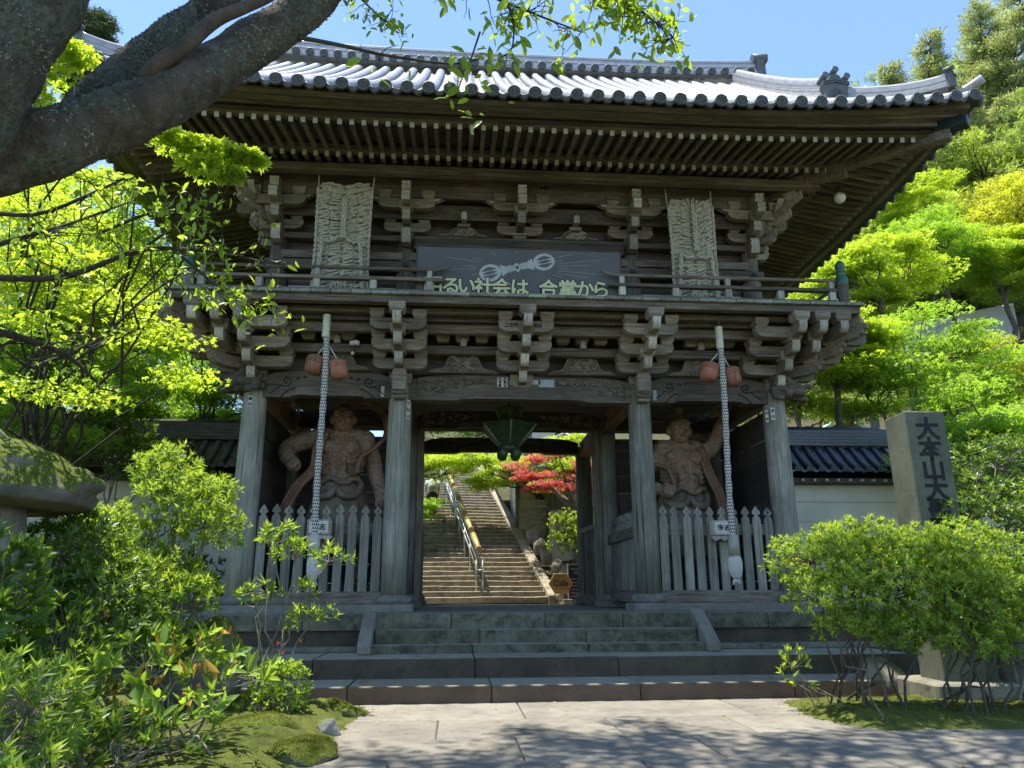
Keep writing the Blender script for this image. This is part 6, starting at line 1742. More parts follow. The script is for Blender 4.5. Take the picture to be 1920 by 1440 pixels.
BARK = stone('bark_brown', (.05, .04, .03), (.14, .115, .085), .2, 6, .95, .9, bumpscale=26)
BARK_P = stone('bark_pale', (.13, .115, .09), (.27, .24, .19), .15, 8, .9, .6, bumpscale=30)
BARK_D = stone('bark_dark', (.03, .026, .02), (.085, .07, .055), .2, 8, .95, .9, bumpscale=30)
M_MAPLE = leaf_mat('maple_leaf', (.11, .21, .025), (.24, .36, .05), (.40, .64, .045), .55)
M_MAPLE_Y = leaf_mat('maple_leaf_yellow', (.17, .27, .025), (.33, .41, .05), (.56, .72, .04), .55)
M_MAPLE_O = leaf_mat('maple_leaf_orange', (.20, .28, .03), (.42, .36, .05), (.58, .62, .04), .55)
M_MAPLE_R = leaf_mat('maple_leaf_red', (.26, .09, .05), (.42, .06, .07), (.80, .16, .12), .5)
M_SHRUB = leaf_mat('shrub_leaf', (.07, .15, .025), (.23, .35, .06), (.48, .68, .05), .42, .5, .3, big=1.2)
M_SHRUB_D = leaf_mat('dark_shrub_leaf', (.045, .095, .018), (.11, .19, .035), (.28, .44, .03), .34, .35, .5, big=1.2)
M_NEW = leaf_mat('young_shoot_leaf', (.22, .34, .04), (.46, .52, .08), (.64, .74, .06), .45, .5, .3)
M_RUST = leaf_mat('rust_bud', (.22, .07, .03), (.36, .15, .06), (.45, .14, .04), .3)
M_YEL = leaf_mat('yellowing_leaf', (.38, .24, .03), (.52, .36, .05), (.6, .42, .03), .35)
M_CHERRY = leaf_mat('cherry_leaf', (.09, .17, .02), (.20, .30, .04), (.50, .68, .04), .5, .4, .4)
MOSSF = leaf_mat('moss_frond', (.06, .07, .01), (.20, .20, .03), (.3, .32, .03), .3, .9, .1)
M_PINE = leaf_mat('pine_needles', (.17, .22, .08), (.37, .41, .17), (.48, .54, .16), .48, .6, .2, big=.25)
M_CEDAR = leaf_mat('hill_leaf', (.11, .17, .04), (.29, .37, .10), (.42, .55, .08), .48, .6, .2, big=.2)
M_HILLY = leaf_mat('hill_leaf_bright', (.18, .26, .05), (.40, .47, .11), (.58, .70, .08), .52, .6, .2, big=.2)

def limb_path(r, a, b, n=6, wob=.12, sag=0.0):
    a, b = np.asarray(a, float), np.asarray(b, float); L = np.linalg.norm(b - a); pts = []
    o = r.normal(size=(n + 1, 3)) * wob * L / n
    for k in range(n + 1):
        t = k / n; p = a + (b - a) * t + o[k] * math.sin(math.pi * t) + np.array([0, 0, sag * L * math.sin(math.pi * t)])
        pts.append(p)
    return pts

def leaves_in_pads(r, pads, per, kind, size, tilt=.45, wr=1.0, outline=1.0, droop=.25):
    P = []; 
    for (c, rad) in pads:
        n = int(per * r.uniform(.7, 1.3)); d = rand_dirs(r, n); q = r.uniform(0, 1, n) ** (1 / 2.2)
        p = d * q[:, None] * np.array(rad)
        p[:, 2] -= .25 * (np.hypot(p[:, 0] / rad[0], p[:, 1] / rad[1]) ** 2) * rad[0] * .5
        P.append(p + np.array(c))
    P = np.concatenate(P); N = len(P)
    up = nrm(np.array([0, 0, 1.0]) + r.normal(size=(N, 3)) * tilt); a = r.uniform(0, 2 * np.pi, N)
    ax = np.stack([np.cos(a), np.sin(a), -droop + r.normal(size=N) * .25], 1)
    s = size * r.uniform(.7, 1.25, N)
    return leaf_arrays(kind, P, ax, up, s, s * wr)

def pad_tree(name, label, base, fork, crown_c, crown_r, npads, per, size, mat, r, kind='maple3', trunk_r=.16, pad=(.9, .9, .2), group=None, cat='tree', bark=BARK, flatten=.5, limbs=True, extra=None, tilt=.45, twigs=True):
    root = empty(name, tuple(base), label, cat, group)
    base, fork, cc, cr = map(lambda q: np.array(q, float), (base, fork, crown_c, crown_r))
    pads = []
    for k in range(npads):
        d = rand_dirs(r, 1)[0]; q = r.uniform(.25, 1) ** .5; c = cc + d * q * cr
        s = r.uniform(.65, 1.3); pads.append((c, np.array(pad) * s))
    paths = [(limb_path(r, base, fork, 5, .15), list(np.linspace(trunk_r, trunk_r * .72, 6)))]
    nl = 6 if limbs else 0; ends = []
    idx = r.permutation(npads)[:nl]
    hubs = [fork]
    for i in idx:
        c = pads[i][0]; pth = limb_path(r, fork, c * .75 + fork * .25 if False else fork + (c - fork) * .7, 6, .25, .06)
        paths.append((pth, list(np.linspace(trunk_r * .55, trunk_r * .2, 7)))); hubs += pth[2:]
    H = np.array(hubs)
    for c, rad in pads:
        if not twigs: break
        h = H[np.argmin(np.linalg.norm(H - c, axis=1) + .3 * np.maximum(0, H[:, 2] - c[2]))]
        pth = limb_path(r, h, c, 5, .25, .04); paths.append((pth, list(np.linspace(trunk_r * .17, trunk_r * .05, 6))))
        for _ in range(2):
            e = c + rand_dirs(r, 1)[0] * rad * .8; paths.append((limb_path(r, pth[3], e, 3, .2), list(np.linspace(trunk_r * .07, trunk_r * .025, 4))))
    m = tubes_mesh(paths[:7], 7); m2 = tubes_mesh(paths[7:], 4); m.add(m2.v, m2.f, 0, True); m.build('trunk', bark, root)
    v, f = leaves_in_pads(r, pads, per * .86, kind, size * 1.07, tilt)
    link('crown', fast_mesh('crown', v, f), root, mat)
    return root
RG = lambda s: np.random.default_rng(s)

# ---- maples behind the left wall and at the left
LM = 'green maples left of the gate'
pad_tree('maple_tree', 'bright green maple spreading behind the left wall next to the gate', (-8.4, 6.5, -.3), (-8.2, 6.3, 2.2), (-8.2, 6.0, 5.0), (2.9, 2.2, 2.3), 46, 420, .115, M_MAPLE, RG(21), pad=(1.05, 1.05, .2), group=LM)
pad_tree('maple_tree', 'yellow-green maple at the far left above the mossy lantern', (-11.6, 5.0, -.3), (-11.3, 4.8, 2.6), (-11.2, 4.4, 6.0), (2.8, 2.2, 2.8), 44, 420, .115, M_MAPLE_Y, RG(22), pad=(1.1, 1.1, .2), group=LM)
pad_tree('maple_tree', 'tall maple whose yellow-green top shows between the big limb and the eaves', (-9.4, .8, -.4), (-9.2, .8, 3.0), (-9.0, .9, 6.9), (2.0, 1.8, 2.4), 30, 400, .11, M_MAPLE_Y, RG(23), pad=(.95, .95, .18), group=LM)
pad_tree('maple_tree', 'deep green maple low behind the left wall', (-12.5, 9.5, -.3), (-12.3, 9.5, 1.8), (-11.0, 9.5, 4.6), (4.2, 2.4, 2.3), 46, 400, .13, M_MAPLE, RG(24), pad=(1.3, 1.3, .24), group=LM)
pad_tree('maple_tree', 'green maple filling the view just left of the outer column', (-7.4, 8.0, -.3), (-7.3, 8, 1.6), (-7.4, 8, 3.9), (2.2, 1.6, 1.9), 34, 420, .12, M_MAPLE, RG(27), pad=(1.0, 1.0, .22), group=LM)
pad_tree('maple_tree', 'low fresh green maple in front of the left wall behind the lantern', (-9.2, .2, -.5), (-9.1, .2, 1.8), (-9.0, .2, 3.9), (1.9, 1.2, 1.5), 30, 420, .1, M_MAPLE, RG(28), pad=(.85, .85, .17), group=LM, bark=BARK_D)
pad_tree('broadleaf_tree', 'green tree closing the background at the left frame edge', (-15, 9, 0), (-15, 9, 4), tuple(atp(40, 430, 27)), (4.2, 3, 3.2), 54, 330, .16, M_MAPLE, RG(29), 'maple3', .2, (1.3, 1.3, .35), tilt=.7)
pad_tree('broadleaf_tree', 'green tree behind the maples under the left eave', (-11, 13, 0), (-11, 13, 4), tuple(atp(260, 560, 28)), (3.6, 3, 2.6), 54, 330, .15, M_MAPLE, RG(30), 'maple3', .2, (1.2, 1.2, .35), tilt=.7)
pad_tree('broadleaf_tree', 'large leafy tree far behind the left maples', (-16, 18, 0), (-16, 18, 5), (-15.5, 18, 9.5), (5.0, 4, 5.0), 60, 330, .2, M_CEDAR, RG(25), 'maple3', .3, (1.6, 1.6, .8), limbs=True)
pad_tree('pine_tree', 'dark pine top seen in the gap between the big limbs', (-31, 39, 8), (-31, 39, 34), (-30.8, 39, 42.5), (1.6, 1.6, 3.6), 40, 120, .55, leaf_mat('far_pine', (.05, .08, .03), (.11, .14, .05), (.1, .14, .04), .2, .6, .2), RG(26), 'tuft', .3, (1.0, 1.0, .5), limbs=True, tilt=1.0)

# ---- maples beyond the stairs
SG = 'maples beside the stairway'
pad_tree('maple_tree', 'light green maple overhanging the left of the stairway', (-4.2, 15.5, 1.6), (-3.9, 15.2, 4.0), tuple(atp(825, 868, 28)), (1.5, 1.3, .6), 26, 300, .10, M_MAPLE_Y, RG(31), pad=(.75, .75, .14), group=SG, trunk_r=.12)
pad_tree('maple_tree', 'low green maple spray in front of the climbing visitor', (-3.6, 12.6, .9), (-3.2, 12.6, 2.3), (-2.75, 12.8, 3.1), (.9, .8, .75), 14, 260, .085, M_MAPLE, RG(32), pad=(.5, .5, .1), group=SG, trunk_r=.07)
pad_tree('maple_tree', 'yellow-green maple above the right stair kerb', (2.3, 15.2, 2.2), (2.2, 15.2, 3.6), tuple(atp(935, 882, 28)), (1.3, 1.1, .75), 24, 280, .095, M_MAPLE_Y, RG(33), pad=(.65, .65, .13), group=SG, trunk_r=.1)
pad_tree('maple_tree', 'red maple with a pale leaning trunk right of the stairway', (3.0, 11.6, .8), (2.75, 11.6, 2.9), (2.3, 11.6, 4.1), (1.6, 1.2, .85), 22, 190, .09, M_MAPLE_R, RG(34), pad=(.5, .5, .1), group=SG, trunk_r=.17, bark=BARK_P)
pad_tree('maple_tree', 'green maple behind the red maple, right of the stairway', (4.3, 14.0, 1.4), (4.2, 14, 3.4), (2.9, 13.6, 4.7), (2.0, 1.2, 1.3), 34, 300, .1, M_MAPLE_Y, RG(35), pad=(.7, .7, .14), group=SG, trunk_r=.12)
pad_tree('broadleaf_tree', 'green tree closing the view above the top of the stairway', (-3.5, 27, 6), (-3.4, 27, 9), (-2.0, 27, 11.0), (4.2, 2.5, 3.4), 44, 300, .2, M_MAPLE, RG(36), 'maple3', .2, (1.3, 1.3, .4))
pad_tree('broadleaf_tree', 'leafy tree behind the upper hall beyond the passage', (4.5, 27, 7), (4.5, 27, 10), (3.2, 26.5, 11.5), (3.8, 2.5, 3.4), 40, 300, .2, M_MAPLE_Y, RG(37), 'maple3', .2, (1.3, 1.3, .4))

# ---- maples and hillside at right
RM = 'maples right of the gate'
pad_tree('maple_tree', 'yellow-green maple right of the gate corner, behind the wall', (8.6, 6.6, 1.0), (8.7, 6.6, 3.2), (9.0, 6.6, 6.1), (2.3, 2.0, 1.7), 40, 420, .105, M_MAPLE_Y, RG(41), pad=(.95, .95, .17), group=RM, bark=BARK_P)
pad_tree('maple_tree', 'wide maple with airy branches above the stone pillar', (11.8, 6.0, 1.6), (11.8, 6.0, 3.6), (12.2, 6.0, 6.3), (2.7, 2.0, 1.7), 42, 420, .105, M_MAPLE, RG(42), pad=(1.0, 1.0, .17), group=RM, bark=BARK_P)
pad_tree('maple_tree', 'maple with orange-tinged tips below the concrete wall', (16.0, 10.5, 4.5), (16.0, 10.5, 5.6), (16.6, 10.5, 7.5), (2.8, 2.0, 1.15), 36, 380, .125, M_MAPLE_O, RG(43), pad=(1.1, 1.1, .2), group=RM)
pad_tree('maple_tree', 'bright maple under the eave corner on the hillside', (12.0, 11.5, 4.5), (12.1, 11.5, 7.0), (12.7, 11.5, 9.8), (2.3, 2.0, 2.0), 40, 380, .125, M_MAPLE_Y, RG(44), pad=(1.1, 1.1, .22), group=RM)
pad_tree('maple_tree', 'deep green maple at the right edge beside the pillar', (10.4, .6, -.3), (10.4, .6, 1.6), (10.0, .6, 3.0), (1.9, 1.6, 1.5), 34, 420, .1, M_MAPLE, RG(45), pad=(.8, .8, .18), group=RM)
pad_tree('maple_tree', 'golden maple high on the right hillside at the frame edge', (23.5, 13.5, 9), (23.5, 13.5, 12), (23.2, 13.2, 15.6), (2.6, 2.2, 2.4), 34, 330, .15, M_MAPLE_O, RG(46), pad=(1.2, 1.2, .25), group=RM)
pad_tree('maple_tree', 'light green maple on the slope above the concrete wall', (22, 24, 12), (22, 24, 15), (22.5, 24, 18), (4, 3, 2.6), 40, 330, .2, M_MAPLE_Y, RG(47), 'maple3', .2, (1.5, 1.5, .3), group=RM)
HG = 'trees on the right hillside'
for i, (px, py, dd, cr, mt, lab) in enumerate(((1640, 500, 27, (2.2, 1.8, 1.3), M_MAPLE_Y, 'feathery lime maple tucked under the right eave'), (1760, 470, 30, (2.4, 1.8, 1.5), M_MAPLE, 'feathery green maple above the left end of the concrete wall'), (1870, 490, 30, (2.2, 1.8, 1.4), M_MAPLE_Y, 'feathery yellow-green maple above the right end of the concrete wall'), (1720, 385, 34, (2.2, 1.8, 1.5), M_MAPLE_Y, 'light maple half way up the slope beside the eave'), (1560, 650, 21, (1.5, 1.3, 1.1), M_MAPLE_Y, 'light maple sprays close against the gate corner brackets'))):
    c = atp(px, py, dd); gz = float(hgt(c.x, c.y)); pad_tree('maple_tree', lab, (c.x, c.y, min(gz, c.z - 2) - .3), (c.x, c.y, c.z - cr[2] * 1.1), tuple(c), cr, 40, 330, .12, mt, RG(160 + i), pad=(.85, .85, .17), group=RM, trunk_r=.12)
HT = [(1850, 335, 42, 3.0, 3.2, M_HILLY, 'bushy bright tree under the pines at the right'), (1745, 335, 43, 3.0, 3.0, M_CEDAR, 'dark green tree just beyond the eave tip'), (1655, 405, 42, 2.8, 2.8, M_HILLY, 'light tree beside the sloping eave underside'),
      (1905, 430, 36, 2.6, 3.0, M_CEDAR, 'dark tree behind the golden maple'), (1785, 430, 38, 2.8, 2.6, M_HILLY, 'yellowish tree in the middle of the hillside'), (1690, 490, 35, 2.4, 2.2, M_CEDAR, 'dark tree above the bright maples by the eave'), (1600, 430, 52, 3.6, 4.0, M_CEDAR, 'far dark tree half hidden by the eave'),
      (1960, 300, 40, 3.0, 4.0, M_CEDAR, 'tree cut by the right frame edge below the pines'), (1860, 225, 52, 4.0, 3.6, M_CEDAR, 'dark tree filling the gap between the pine trunks'), (1700, 265, 54, 4.0, 3.4, M_HILLY, 'pale tree behind the corner ridge tip'), (1770, 175, 58, 4.2, 3.6, M_HILLY, 'pale tree crowning the hill between the pines'), (1870, 120, 58, 4.4, 4.6, M_CEDAR, 'dark tree on the hilltop behind the tallest pine'), (1665, 205, 60, 3.6, 2.6, M_CEDAR, 'dark tree on the skyline over the roof corner'), (1560, 560, 40, 3, 3, M_CEDAR, 'dark tree seen through the balcony corner'), (1800, 560, 36, 3.2, 2.0, M_CEDAR, 'dark shrubby tree above the concrete wall')]
def leaf_ball_tree(name, label, base, c, rad, nclump, per, size, mat, r, group, trunk_r=.2):
    """broad crown of irregular clumps, leaves at every angle, limbs showing in the gaps"""
    root = empty(name, tuple(base), label, 'tree', group); c = np.array(c); rad = np.array(rad); P = []; paths = []; top = c - [0, 0, rad[2] * .5]
    paths.append((limb_path(r, base, top, 6, .1), list(np.linspace(trunk_r, trunk_r * .6, 7))))
    for k in range(nclump):
        d = rand_dirs(r, 1)[0]; q = c + d * rad * r.uniform(.35, 1.0); s_ = r.uniform(.35, .95); n = int(per * s_ * s_ * r.uniform(.6, 1.3)) + 8
        e = rand_dirs(r, n) * (r.uniform(0, 1, (n, 1)) ** .45) * np.array([s_ * 1.15, s_ * 1.15, s_ * .75]); P.append(q + e)
        paths.append((limb_path(r, top + (c - top) * r.uniform(0, .8), q, 4, .25, .05), list(np.linspace(trunk_r * .35, trunk_r * .08, 5))))
    P = np.concatenate(P); N = len(P); tubes_mesh(paths, 5).build('trunk', BARK, root)
    L = size * r.uniform(.5, 1.3, N); v, f = leaf_arrays('maple3', P, rand_dirs(r, N) - np.array([0, 0, .3]), nrm(rand_dirs(r, N) + np.array([0, 0, .6])), L, L)
    link('crown', fast_mesh('crown', v, f), root, mat); return root
def conifer(name, label, base, top, width, mat, r, group, whorls=26, size=.34):
    root = empty(name, tuple(base), label, 'tree', group); base = np.array(base); top = np.array(top); H = top[2] - base[2]; lean = limb_path(r, base, top, 10, .06)
    paths = [(lean, list(np.linspace(.22, .03, 11)))]; P = []; D = []
    for k in range(whorls):
        t = .28 + .72 * k / (whorls - 1) + r.uniform(-.01, .01); t = min(t, 1); i = t * 10; a_ = np.array(lean[min(int(i), 9)]); b_ = np.array(lean[min(int(i) + 1, 10)]); o = a_ + (b_ - a_) * (i - int(i))
        for q in range(r.integers(4, 7)):
            an = r.uniform(0, 6.28); L = width * (1.05 - t) ** .75 * r.uniform(.45, 1.15) + .25; d = np.array([math.cos(an), math.sin(an), r.uniform(-.1, .35)])
            e = o + d * L; pth = limb_path(r, o, e, 4, .18, .05); paths.append((pth, list(np.linspace(.05, .012, 5))))
            n = int(7 + L * 13); tt = r.uniform(.3, 1.05, n) ** .8; sp = o + d * L * tt[:, None] + r.normal(size=(n, 3)) * np.array([.22, .22, .12]) * (.4 + L * .25); P.append(sp); D.append(np.tile(d, (n, 1)) + r.normal(size=(n, 3)) * .6 + np.array([0, 0, .25]))
    P = np.concatenate(P); D = np.concatenate(D); N = len(P); tubes_mesh(paths, 5).build('trunk', BARK, root); L = size * r.uniform(.6, 1.3, N)
    v, f = leaf_arrays('tuft', P, D, rand_dirs(r, N) + np.array([0, 0, .4]), L, L); link('crown', fast_mesh('crown', v, f), root, mat); return root
for k, (px, py, dd, w, h, mt, lab) in enumerate(HT):
    c = atp(px, py, dd); gz = float(hgt(c.x, c.y))
    leaf_ball_tree('hillside_tree', lab, (c.x, c.y, min(gz, c.z - h) - .5), tuple(c), (w * 1.1, w * .9, h), 62, 260, .21, mt, RG(50 + k), HG)
PT = [(1668, 118, 52, 2.6, 'pine rising left in the hillside group, over the corner ridge'), (1745, 62, 52, 2.7, 'airy pine in the middle of the hillside group'), (1835, 10, 50, 3.0, 'tall pine left of the upper right corner'), (1915, -40, 48, 3.2, 'tallest pine at the upper right corner'), (1800, 150, 46, 2.4, 'lower pine with drooping boughs right of the eave tip'), (1890, 190, 44, 2.5, 'pine with a leaning trunk at the right frame edge'), (1620, 200, 56, 2.4, 'low pine just above the roof corner'), (1715, 215, 48, 2.3, 'small pine between the corner ridge tip and the hillside trees')]
for i, (px, py, dd, w, lab) in enumerate(PT):
    c = atp(px, py, dd); b_ = atp(px + 20 - 40 * (i % 2), py + 330, dd + 1)
    conifer('pine_tree', lab, tuple(b_), tuple(c), w, M_PINE, RG(70 + i), 'pines on the right hillside', 30, .36)
# fan palm beside the balcony corner
pt = empty('palm_tree', (13.2, 10.5, 5), 'small fan palm beside the balcony corner', 'palm tree')
MB().tube([(13.2, 10.5, 3), (13.15, 10.5, 8), (13.1, 10.5, 11.3)], [.16, .14, .17], 8).build('trunk', BARK_P, pt)
r = RG(80)
for k in range(16):
    a = r.uniform(0, 6.28); e = r.uniform(-.3, 1.0); c = Vector((13.1, 10.5, 11.4)); d = Vector((math.cos(a) * math.cos(e), math.sin(a) * math.cos(e), math.sin(e)))
    m = MB(); hub = c + d * .7; m.tube([c, hub], .02, 5); s = d.cross(Vector((0, 0, 1))).normalized(); u = s.cross(d)
    for q in range(15):
        b = (q - 7) / 7 * 1.9; f_ = d * math.cos(b) + s * math.sin(b); w_ = (s * math.cos(b) - d * math.sin(b)) * .045
        t = hub + f_ * .55 - Vector((0, 0, .1)); m.add([hub, hub + f_ * .3 + w_, t, hub + f_ * .3 - w_], [(0, 1, 2, 3)])
    m.build('fan_leaf', M_MAPLE_Y, pt)

# ------------------------------------------------------------------ shrubs built from leaf rosettes
def rosettes(r, tips, dirs, n, ln, wd, kind='lance', spread=.9, up=.35):
    """whorls of n leaves at every shoot tip"""
    T = len(tips); d = nrm(dirs + np.array([0, 0, up])); ref = rand_dirs(r, T); s = nrm(np.cross(d, ref)); t = np.cross(d, s)
    parts = []
    for k in range(n):
        a = 2 * np.pi * k / n * 1.618 + r.uniform(0, .5, T); el = spread * (0.35 + .75 * ((k * 7) % n) / n) + r.normal(size=T) * .12
        ax = d * np.cos(el)[:, None] + (s * np.cos(a)[:, None] + t * np.sin(a)[:, None]) * np.sin(el)[:, None]
        L = ln * r.uniform(.55, 1.3, T) * (1 - .3 * (r.uniform(size=T) < .25)); parts.append(leaf_arrays(kind, tips + r.normal(size=(T, 3)) * ln * .06, ax, d + r.normal(size=(T, 3)) * .1, L, L * wd))
    return join_arrays(parts)
def shrub(name, label, base, lobes, ntip, r, ln=.085, wd=.26, mat=M_SHRUB, newmat=M_NEW, newfrac=.8, nleaf=9, bark=BARK_P, stems=14, stem_r=.014, cat='shrub', group=None, kind='lance', inner=.55, base_r=.25, extra_mats=()):
    root = empty(name, tuple(base), label, cat, group); base = np.array(base, float)
    tips = []; dirs = []; tot = sum(np.prod(np.array(l[1])) ** (2 / 3) for l in lobes)
    for c, rad in lobes:
        c, rad = np.array(c, float), np.array(rad, float); n = int(ntip * np.prod(rad) ** (2 / 3) / tot)
        d = rand_dirs(r, n); d[:, 2] = np.where(d[:, 2] < -.35, -d[:, 2], d[:, 2]); q = np.where(r.uniform(size=n) < inner, r.uniform(.9, 1.06, n), r.uniform(.45, .95, n))
        tips.append(c + d * rad * q[:, None] * (1 + .12 * np.sin(d[:, 0:1] * 9 + d[:, 1:2] * 7))); dirs.append(d)
    tips = np.concatenate(tips); dirs = np.concatenate(dirs)
    paths = []; L0 = len(lobes)
    hubs = []
    for k in range(stems):
        c, rad = lobes[k % L0]; b = base + np.array([r.normal() * base_r, r.normal() * base_r, 0]); e = np.array(c) + rand_dirs(r, 1)[0] * np.array(rad) * .35
        p = limb_path(r, b, e, 6, .3, .02); paths.append((p, list(np.linspace(stem_r, stem_r * .4, 7)))); hubs += p[3:]
    H = np.array(hubs)
    for k in r.permutation(len(tips))[:min(len(tips), 260)]:
        h = H[np.argmin(np.linalg.norm(H - tips[k], axis=1))]; paths.append((limb_path(r, h, tips[k], 3, .2), list(np.linspace(stem_r * .35, stem_r * .14, 4))))
    tubes_mesh(paths, 4).build('stems', bark, root)
    isnew = (r.uniform(size=len(tips)) < newfrac) & (dirs[:, 2] > -.1)
    v, f = rosettes(r, tips, dirs, nleaf, ln, wd, kind, 1.15)
    link('foliage', fast_mesh('foliage', v, f), root, mat)
    if isnew.any() and newmat:
        v, f = rosettes(r, tips[isnew] + nrm(dirs[isnew] + [0, 0, .6]) * ln * .35, dirs[isnew], 6, ln * .8, wd, kind, .75, .8)
        tag(link('young_shoots', fast_mesh('young_shoots', v, f), root, newmat), kind='stuff')
    return root
# left: large andromeda bush and its neighbours
LB = 'bushes left of the steps'
shrub('andromeda_shrub', 'large bright andromeda bush before the left wall, touching the outer column', (-4.25, -4.6, -.95),
      [((-4.2, -4.9, 1.1), (.52, .5, .4)), ((-4.45, -4.8, 1.5), (.34, .34, .3)), ((-3.95, -4.9, .8), (.4, .4, .34)), ((-4.95, -5.0, .75), (.5, .45, .36)), ((-4.4, -5.2, .22), (.55, .45, .4)), ((-3.98, -5.3, .1), (.38, .36, .3)), ((-4.3, -5.4, -.35), (.55, .4, .3))], 1350, RG(90), .085, .24, stems=22, group=LB)
shrub('andromeda_shrub', 'dark green bush under the mossy lantern cap', (-4.9, -5.8, -1),
      [((-4.8, -5.9, .55), (.5, .45, .38)), ((-4.5, -6.0, .1), (.5, .45, .45)), ((-5.0, -6.2, -.1), (.5, .45, .5)), ((-4.3, -6.1, -.3), (.45, .4, .4))], 900, RG(91), .095, .26, M_SHRUB_D, M_SHRUB, .4, stems=16, group=LB)
shrub('andromeda_shrub', 'dark bush growing against the left wall above the lantern', (-8.0, 2.0, -.3), [((-7.2, 1.9, 2.6), (.9, .6, .6)), ((-8.3, 1.8, 3.0), (1.0, .7, .7)), ((-9.6, 1.7, 2.8), (1.0, .7, .8)), ((-6.4, 1.9, 2.1), (.6, .5, .5))], 900, RG(92), .14, .28, M_SHRUB_D, M_SHRUB, .4, stems=14, group=LB, stem_r=.03)
shrub('broadleaf_shrub', 'glossy bright bush at the lower left corner nearest the camera', (-3.35, -9.6, -1.05), [((-3.4, -9.4, -.38), (.36, .36, .26)), ((-3.25, -9.8, -.72), (.36, .35, .26)), ((-3.7, -9.0, -.55), (.45, .4, .4))], 330, RG(93), .085, .24, M_SHRUB, M_NEW, .25, 8, stems=12, group=LB)
shrub('rhododendron', 'leggy rhododendron with yellowing leaves and rust-red buds at lower left', (-3.3, -7.2, -1.0), [((-3.45, -7.1, -.38), (.5, .4, .28)), ((-3.0, -7.1, -.5), (.4, .35, .25)), ((-3.9, -7.2, -.5), (.4, .35, .3)), ((-3.2, -7.5, -.72), (.5, .3, .2))], 88, RG(94), .14, .36, M_SHRUB, None, 0, 6, stems=12, group=LB, kind='oval', stem_r=.013)
rh = [o for o in bpy.data.objects if o.name == 'rhododendron'][0]; r = RG(95)
tp = np.array([-3.4, -7.2, -.42]) + r.normal(size=(26, 3)) * np.array([.38, .28, .16]); v, f = rosettes(r, tp, rand_dirs(r, 26) * [1, 1, .2] - np.array([0, 0, .8]), 2, .13, .36, 'oval', .8, -.6); tag(link('yellow_leaves', fast_mesh('yellow_leaves', v, f), rh, M_YEL), kind='stuff')
tp = np.array([-3.4, -7.25, -.34]) + r.normal(size=(16, 3)) * np.array([.42, .28, .18]); v, f = rosettes(r, tp, rand_dirs(r, 16) * .3, 5, .05, .4, 'oval', .5, 1.0); tag(link('rust_buds', fast_mesh('rust_buds', v, f), rh, M_RUST), kind='stuff')
shrub('broadleaf_shrub', 'dark leafy undergrowth below the rhododendron', (-3.6, -8.0, -1.05), [((-3.5, -7.9, -.82), (.6, .5, .22)), ((-4.1, -7.6, -.7), (.5, .5, .35)), ((-4.4, -7.0, -.4), (.5, .5, .55)), ((-3.7, -8.6, -.72), (.5, .4, .3))], 330, RG(96), .11, .3, M_SHRUB_D, M_SHRUB, .35, 7, stems=12, group=LB)
shrub('broadleaf_shrub', 'large-leaved dark bush at the left frame edge', (-4.7, -7.8, -1.0), [((-4.6, -7.8, .1), (.45, .5, .5)), ((-4.7, -7.5, -.5), (.5, .5, .5))], 230, RG(97), .15, .36, M_SHRUB_D, M_SHRUB, .3, 7, stems=10, group=LB, kind='oval')
shrub('broadleaf_shrub', 'small round bush of bright leaves beside the lowest step at left', (-2.98, -5.1, -1.02), [((-2.98, -5.1, -.72), (.26, .25, .22)), ((-3.05, -5.1, -.9), (.3, .25, .15))], 190, RG(98), .06, .42, M_SHRUB, M_NEW, .4, 8, stems=8, stem_r=.007, kind='oval', group=LB)
# thin young tree in front of the left fence
shrub('young_tree', 'thin young tree with sparse leaf whorls before the left picket fence', (-3.3, -4.75, -1.05), [((-3.3, -4.5, .75), (.28, .2, .2)), ((-3.05, -4.5, .62), (.22, .2, .14)), ((-2.62, -4.5, .55), (.2, .15, .14)), ((-3.45, -4.5, .15), (.2, .2, .14)), ((-2.75, -4.6, -.12), (.27, .2, .16)), ((-2.95, -4.6, .2), (.16, .15, .1))], 84, RG(99), .12, .27, M_SHRUB, M_NEW, .35, 8, stems=7, stem_r=.017, base_r=.05, inner=.6, cat='tree')
# right bushes on bare legs
RBG = 'bushes right of the steps'
shrub('andromeda_shrub', 'bright flat-topped bush on bare stems before the stone pillar', (3.3, -5.0, -1.05), [((3.0, -5.1, .45), (.62, .5, .36)), ((3.45, -5.1, .62), (.6, .5, .34)), ((3.0, -5.3, .12), (.52, .45, .34)), ((3.55, -5.3, .18), (.55, .5, .42)), ((3.15, -5.2, -.25), (.34, .34, .26)), ((3.75, -5.35, -.3), (.4, .34, .3))], 1700, RG(100), .075, .26, stems=13, stem_r=.017, base_r=.26, group=RBG, bark=BARK)
shrub('andromeda_shrub', 'bright bush at the right frame edge, right of the pillar front', (4.2, -5.3, -1.05), [((4.15, -5.2, .5), (.55, .5, .36)), ((4.65, -5.2, .55), (.6, .5, .36)), ((4.3, -5.5, .1), (.6, .45, .42)), ((4.9, -5.5, .05), (.6, .45, .46)), ((4.25, -5.5, -.35), (.5, .36, .34)), ((4.8, -5.6, -.4), (.5, .36, .36))], 1750, RG(101), .075, .26, stems=13, stem_r=.017, base_r=.3, group=RBG, bark=BARK)
shrub('andromeda_shrub', 'shaded bush behind the right shrubs at the pillar foot', (5.6, -4.6, -1.05), [((5.6, -4.3, .9), (.7, .6, .7)), ((6.3, -4.6, .7), (.8, .6, .8)), ((5.4, -4.7, .0), (.6, .5, .5)), ((6.2, -3.6, 1.7), (.8, .6, .6))], 900, RG(102), .1, .27, M_SHRUB_D, M_SHRUB, .4, stems=14, stem_r=.02, group=RBG)
